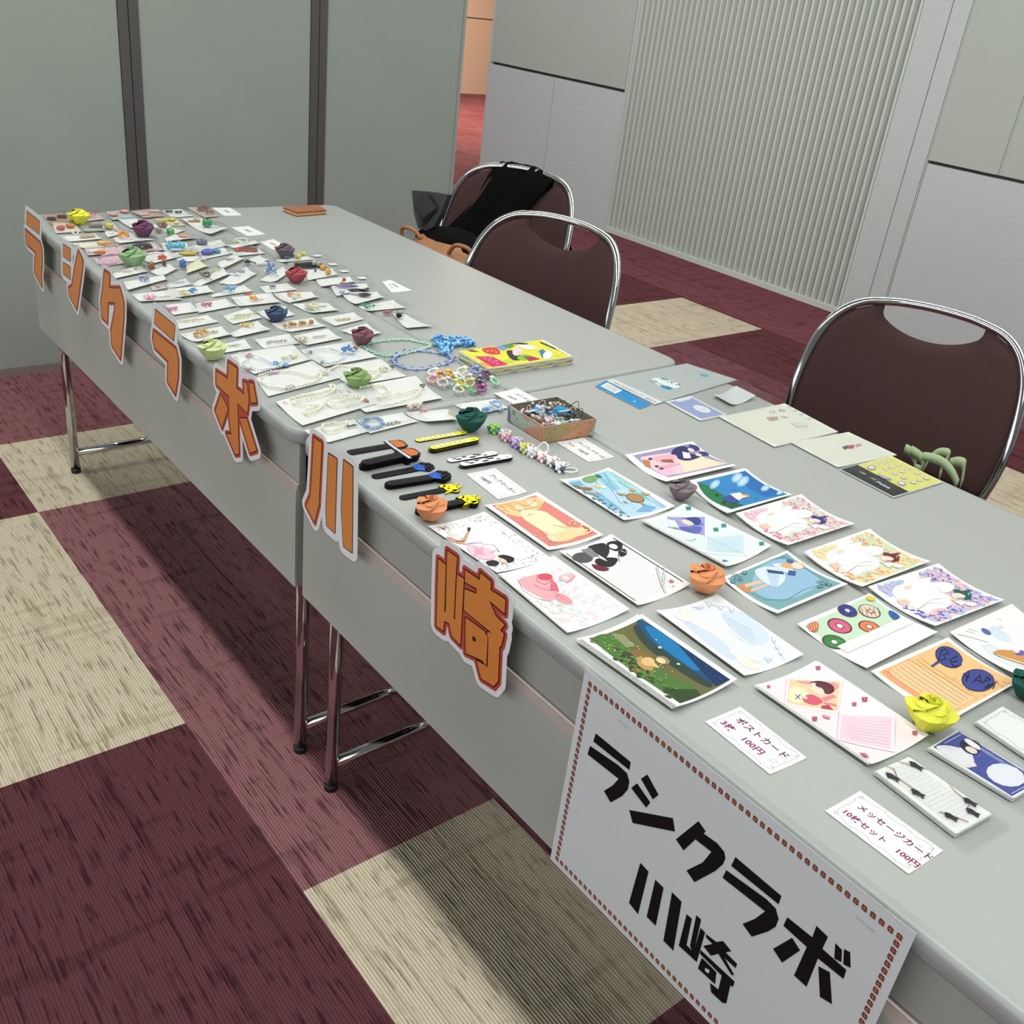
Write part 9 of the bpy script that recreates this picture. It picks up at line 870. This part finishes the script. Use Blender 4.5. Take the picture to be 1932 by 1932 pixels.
for kind, a, b, n, w_ in MISC['BM']:
    for i in range(n):
        top = i == n - 1; s_ = 0 if top else .001 * math.sin(i * 2.4); a2 = (a[0] + s_ - (.0012 * (n - 1 - i)), a[1] + s_); b2 = (b[0] + s_ - (.0012 * (n - 1 - i)), b[1] + s_)
        lab = KN[kind] + (', lying alone' if n == 1 else ', topmost of its stack' if top else ', underneath in its stack')
        bookmark(kind, a2, b2, .0024 * i, w_, lab, 'rubber bookmarks in pairs of single and stack', plain=not top)

# ---------------------------------------------------------------- bead chains on the bare table
for nm, P in MISC['NECK']:
    mint = nm == 'mint'; P = smooth([(p[0], p[1], 0) for p in P + [P[0]]], 8)
    t = thing('bead_chain', (P[0].x, P[0].y, H), 'mint green beaded chain laid in an oval' if mint else 'cornflower blue beaded chain laid in an oval', 'bead chain', 'bead chains right of the earring packets')
    L_ = [Vector((p.x + .0014 * math.sin(i * 1.1), p.y + .002 * math.cos(i * 1.1), H + .003)) for i, p in enumerate(P)]
    MB().tube(L_, .0017, 'bfe4cc' if mint else 'b9c8ec', 6, True).build('cord', M['gem'], t, (P[0].x, P[0].y, H)); m = MB(); cc = ('9fd4b4', 'c4ead2') if mint else ('5a6fc4', '8a9ae0')
    cen = sum(L_, Vector()) / len(L_); last = None; k = 0
    for p in L_:
        if last is None or (p - last).length > .009:
            o_ = (p - cen).normalized() * (.004 if k % 2 else -.003); 
            for q in range(5): an = q * 2 * PI / 5; m.sph(p.x + o_.x + .0032 * math.cos(an), p.y + o_.y + .0032 * math.sin(an), H + .0035, .0015, c=cc[q % 2], n=7)
            last = p; k += 1
    m.build('bead_loops', M['gem'], t, (P[0].x, P[0].y, H))
t = thing('bead_chain', (*MISC['PILE'][0], H), 'bunched turquoise blue bead chain beside the booklets', 'bead chain', 'bead chains right of the earring packets'); m = MB(); r_ = random.Random(3)
P = smooth([(p[0], p[1], 0) for p in MISC['PILE']], 7)
for p in P: 
    for q in range(2): m.sph(p.x + r_.uniform(-.005, .005), p.y + r_.uniform(-.007, .007), H + .003 + .0035 * q + r_.uniform(0, .002), .0033, c=r_.choice(('3f8fd0', '62b4e0', '2c7cc0', '9ad4ee')), n=8)
m.build('bead_strand', M['gem'], t, (P[0].x, P[0].y, H))

# ---------------------------------------------------------------- wooden block, stationery bags
q = MISC['WOOD']; c0 = ctr(q); t = thing('wooden_block', c0, 'small brown wooden block near the far corner of the back table', 'wooden block')
gr = lambda k: [(c0[0] + (p[0] - c0[0]) * k, c0[1] + (p[1] - c0[1]) * k) for p in q]
MB().prism(gr(1), H + .0108, H + .0138).build('lid', M['wood_top'], t, c0); MB().prism(gr(1.01), H + .0098, H + .0108).prism(gr(1.01), H + .0005, H + .0018).build('seam_line', M['wood_line'], t, c0); MB().prism(gr(.99), H + .0018, H + .0098).build('body', M['wood_side'], t, c0)
t = thing('sleeve_bag', ctr(MISC['BAG']), 'large clear bag of postcard sleeves with blue header strip', 'plastic bag')
hd = MISC['BAGH']; m, pos = sheet([hd[0], hd[1], hd[2], hd[3]], 'v', 0, .001, .0006, [['p', 'fdfdfd', [[60, 250], [400, 250], [400, 900], [60, 900]]]] + [['l', '55555a', .8, [[90 + i * 26, 330], [90 + i * 26, 820]]] for i in range(11)] + [['e', '1a3a5a', 500, 600, 1.4, 1.4, 0], ['t', 'e8f4fc', 'G', 760, 350, 7, 0, .6]], '1c8fd0'); m.build('header_strip', M['print'], t, ctr(hd))
bg = MISC['BAG']; m, pos = sheet(bg, 'v', 0, .0012, .0008, [['p', 'eef0f0', [[0, 0], [1000, 0], [1000, 90], [0, 90]]], ['t', '2a3a4a', 'ぴったりスリーブ　ポストカード', 120, 20, 8.5, 0, .3], ['e', 'fafcfe', 500, 420, 30, 24, 0], ['e', '35a5cc', 640, 340, 13, 9, 0], ['t', '0f6f86', 'ポスト', 300, 450, 17, 0, .4], ['t', '0f6f86', 'カード', 300, 330, 17, 0, .4], ['e', '5ab4e0', 560, 860, 9, 9, 0], ['l', '6a7a80', .6, [[240, 800], [460, 760]]], ['l', '6a7a80', .6, [[240, 860], [420, 900]]]], 'c3c7c6'); m.build('sleeve_stack', M['print'], t, ctr(bg)); film(bg, .003, M['bag'], .02, t, 'clear_bag', 5, .001)
t = thing('zip_bag', ctr(MISC['ZIP']), 'crumpled clear zip bag over the lilac card stack by the back edge', 'plastic bag'); film(MISC['ZIP'], .006, M['bag'], .03, t, 'clear_bag', 8, .003); zq = MISC['ZIP']
zc = ctr(zq); m, pos = sheet([[zc[0] + (p[0] - zc[0]) * .5, zc[1] + (p[1] - zc[1]) * .5] for p in zq], 'v', .004, .0022, .0006, [], 'dddfdf', 6, .002, 3); m.build('folded_tissue', M['print'], t, zc)

# ---------------------------------------------------------------- letters on the front edge, and the sign
def vp(P, y, k=1e-4): return [(x * k, y, z * k) for x, z in P]
def vpoly(m, P, y, c):
    T = tess(P); V = vp(P, y); F = []
    for t_ in T:
        a, b, d = (P[i] for i in t_); ar = (b[0] - a[0]) * (d[1] - a[1]) - (b[1] - a[1]) * (d[0] - a[0]); F.append(t_ if ar > 0 else t_[::-1])
    m.add(V, F, c)
def vslab(m, P, y0, y1, c):
    vpoly(m, P, y0, c); n = len(P); V = vp(P, y0) + vp(P, y1); m.add(V, [(i, i + n, (i + 1) % n + n, (i + 1) % n) for i in range(n)], c); T = tess(P); m.add(vp(P, y1), T, c)
YL = -.0126
for n, lab, polys, reds, darks, white, filmp in LETD:
    c = sum(p[0] for p in white) / len(white) * 1e-4; cz = sum(p[1] for p in white) / len(white) * 1e-4
    t = thing(n, (c, YL, cz), lab, 'letter', 'orange cutout letters taped along the front edge')
    m = MB(); vslab(m, white, YL, YL + .0005, 'e6e7e9'); m.build('white_border', M['lam'], t, (c, YL, cz))
    m = MB(); vpoly(m, reds, YL - .00012, 'bd4b3c'); m.build('red_outline', M['lam'], t, (c, YL, cz)); m = MB()
    for i, P in enumerate(darks): vpoly(m, P, YL - .00022 - i * 1e-5, '3a0f10')
    for i, P in enumerate(polys): vpoly(m, P, YL - .00034 - i * 1e-5, 'd9853f')
    if len(darks) == 4 and n == 'kanji_letter': vpoly(m, LHOLE, YL - .00050, '3a0f10')
    m.build('orange_face', M['lam'], t, (c, YL, cz))
    m = MB(); vpoly(m, filmp, YL + .0007, 'ffffff'); m.build('clear_film', M['film'], t, (c, YL, cz))
YS = -.0145; x0, x1, z1, z0 = 2.2005, 2.6125, .7375, .441
t = thing('paper_sign', ((x0 + x1) / 2, YS, (z0 + z1) / 2), 'large white paper sign with black Japanese lettering hung on the front edge', 'sign'); cen = ((x0 + x1) / 2, YS, (z0 + z1) / 2)
m = MB(); P = [(x0 * 1e4, z0 * 1e4), (x1 * 1e4, z0 * 1e4), (x1 * 1e4, z1 * 1e4), (x0 * 1e4, z1 * 1e4)]; vslab(m, P, YS + .0004, YS + .0008, 'e2e6e6')
m.build('paper_sheet', M['print'], t, cen); m = MB()
for i, P in enumerate(SIGN): vpoly(m, P, YS + .0002 - i * 4e-6, '050505')
vpoly(m, SHOLE, YS + .0001, 'e2e6e6'); m.build('lettering', M['print'], t, cen); m = MB()
def leaf(x, z):
    r = .0031; P = [(-.8, 1), (.4, 1), (.9, .5), (.9, -1), (-.4, -1), (-.9, -.5)]; vpoly(m, [((x + a * r) * 1e4, (z + b * r) * 1e4) for a, b in P], YS + .0002, '7a3a26')
    for a in (((-.7, -.12), (.8, -.12), (.8, .12), (-.7, .12)), ((-.1, -.8), (.12, -.8), (.12, .8), (-.1, .8))): vpoly(m, [((x + p * r) * 1e4, (z + q_ * r) * 1e4) for p, q_ in a], YS + .0001, 'dd9a78')
ins = .011; nx, nz = 45, 31
for i in range(nx + 1): xx = x0 + ins + (x1 - x0 - 2 * ins) * i / nx; leaf(xx, z1 - ins - .004); leaf(xx, z0 + ins)
for i in range(1, nz): zz = z0 + ins + (z1 - z0 - 2 * ins - .004) * i / nz; leaf(x0 + ins, zz); leaf(x1 - ins, zz)
m.build('leaf_border', M['print'], t, cen)
for xx in (x0 + .06, x1 - .05): MB().add([(xx, YS + .00005, z1 - .03), (xx + .02, YS + .00005, z1 - .03), (xx + .02, -.007, z1 - .004), (xx, -.007, z1 - .004)], [(0, 1, 2, 3)]).build('tape', M['film'], t, (xx, YS, z1))
bpy.context.view_layer.update()
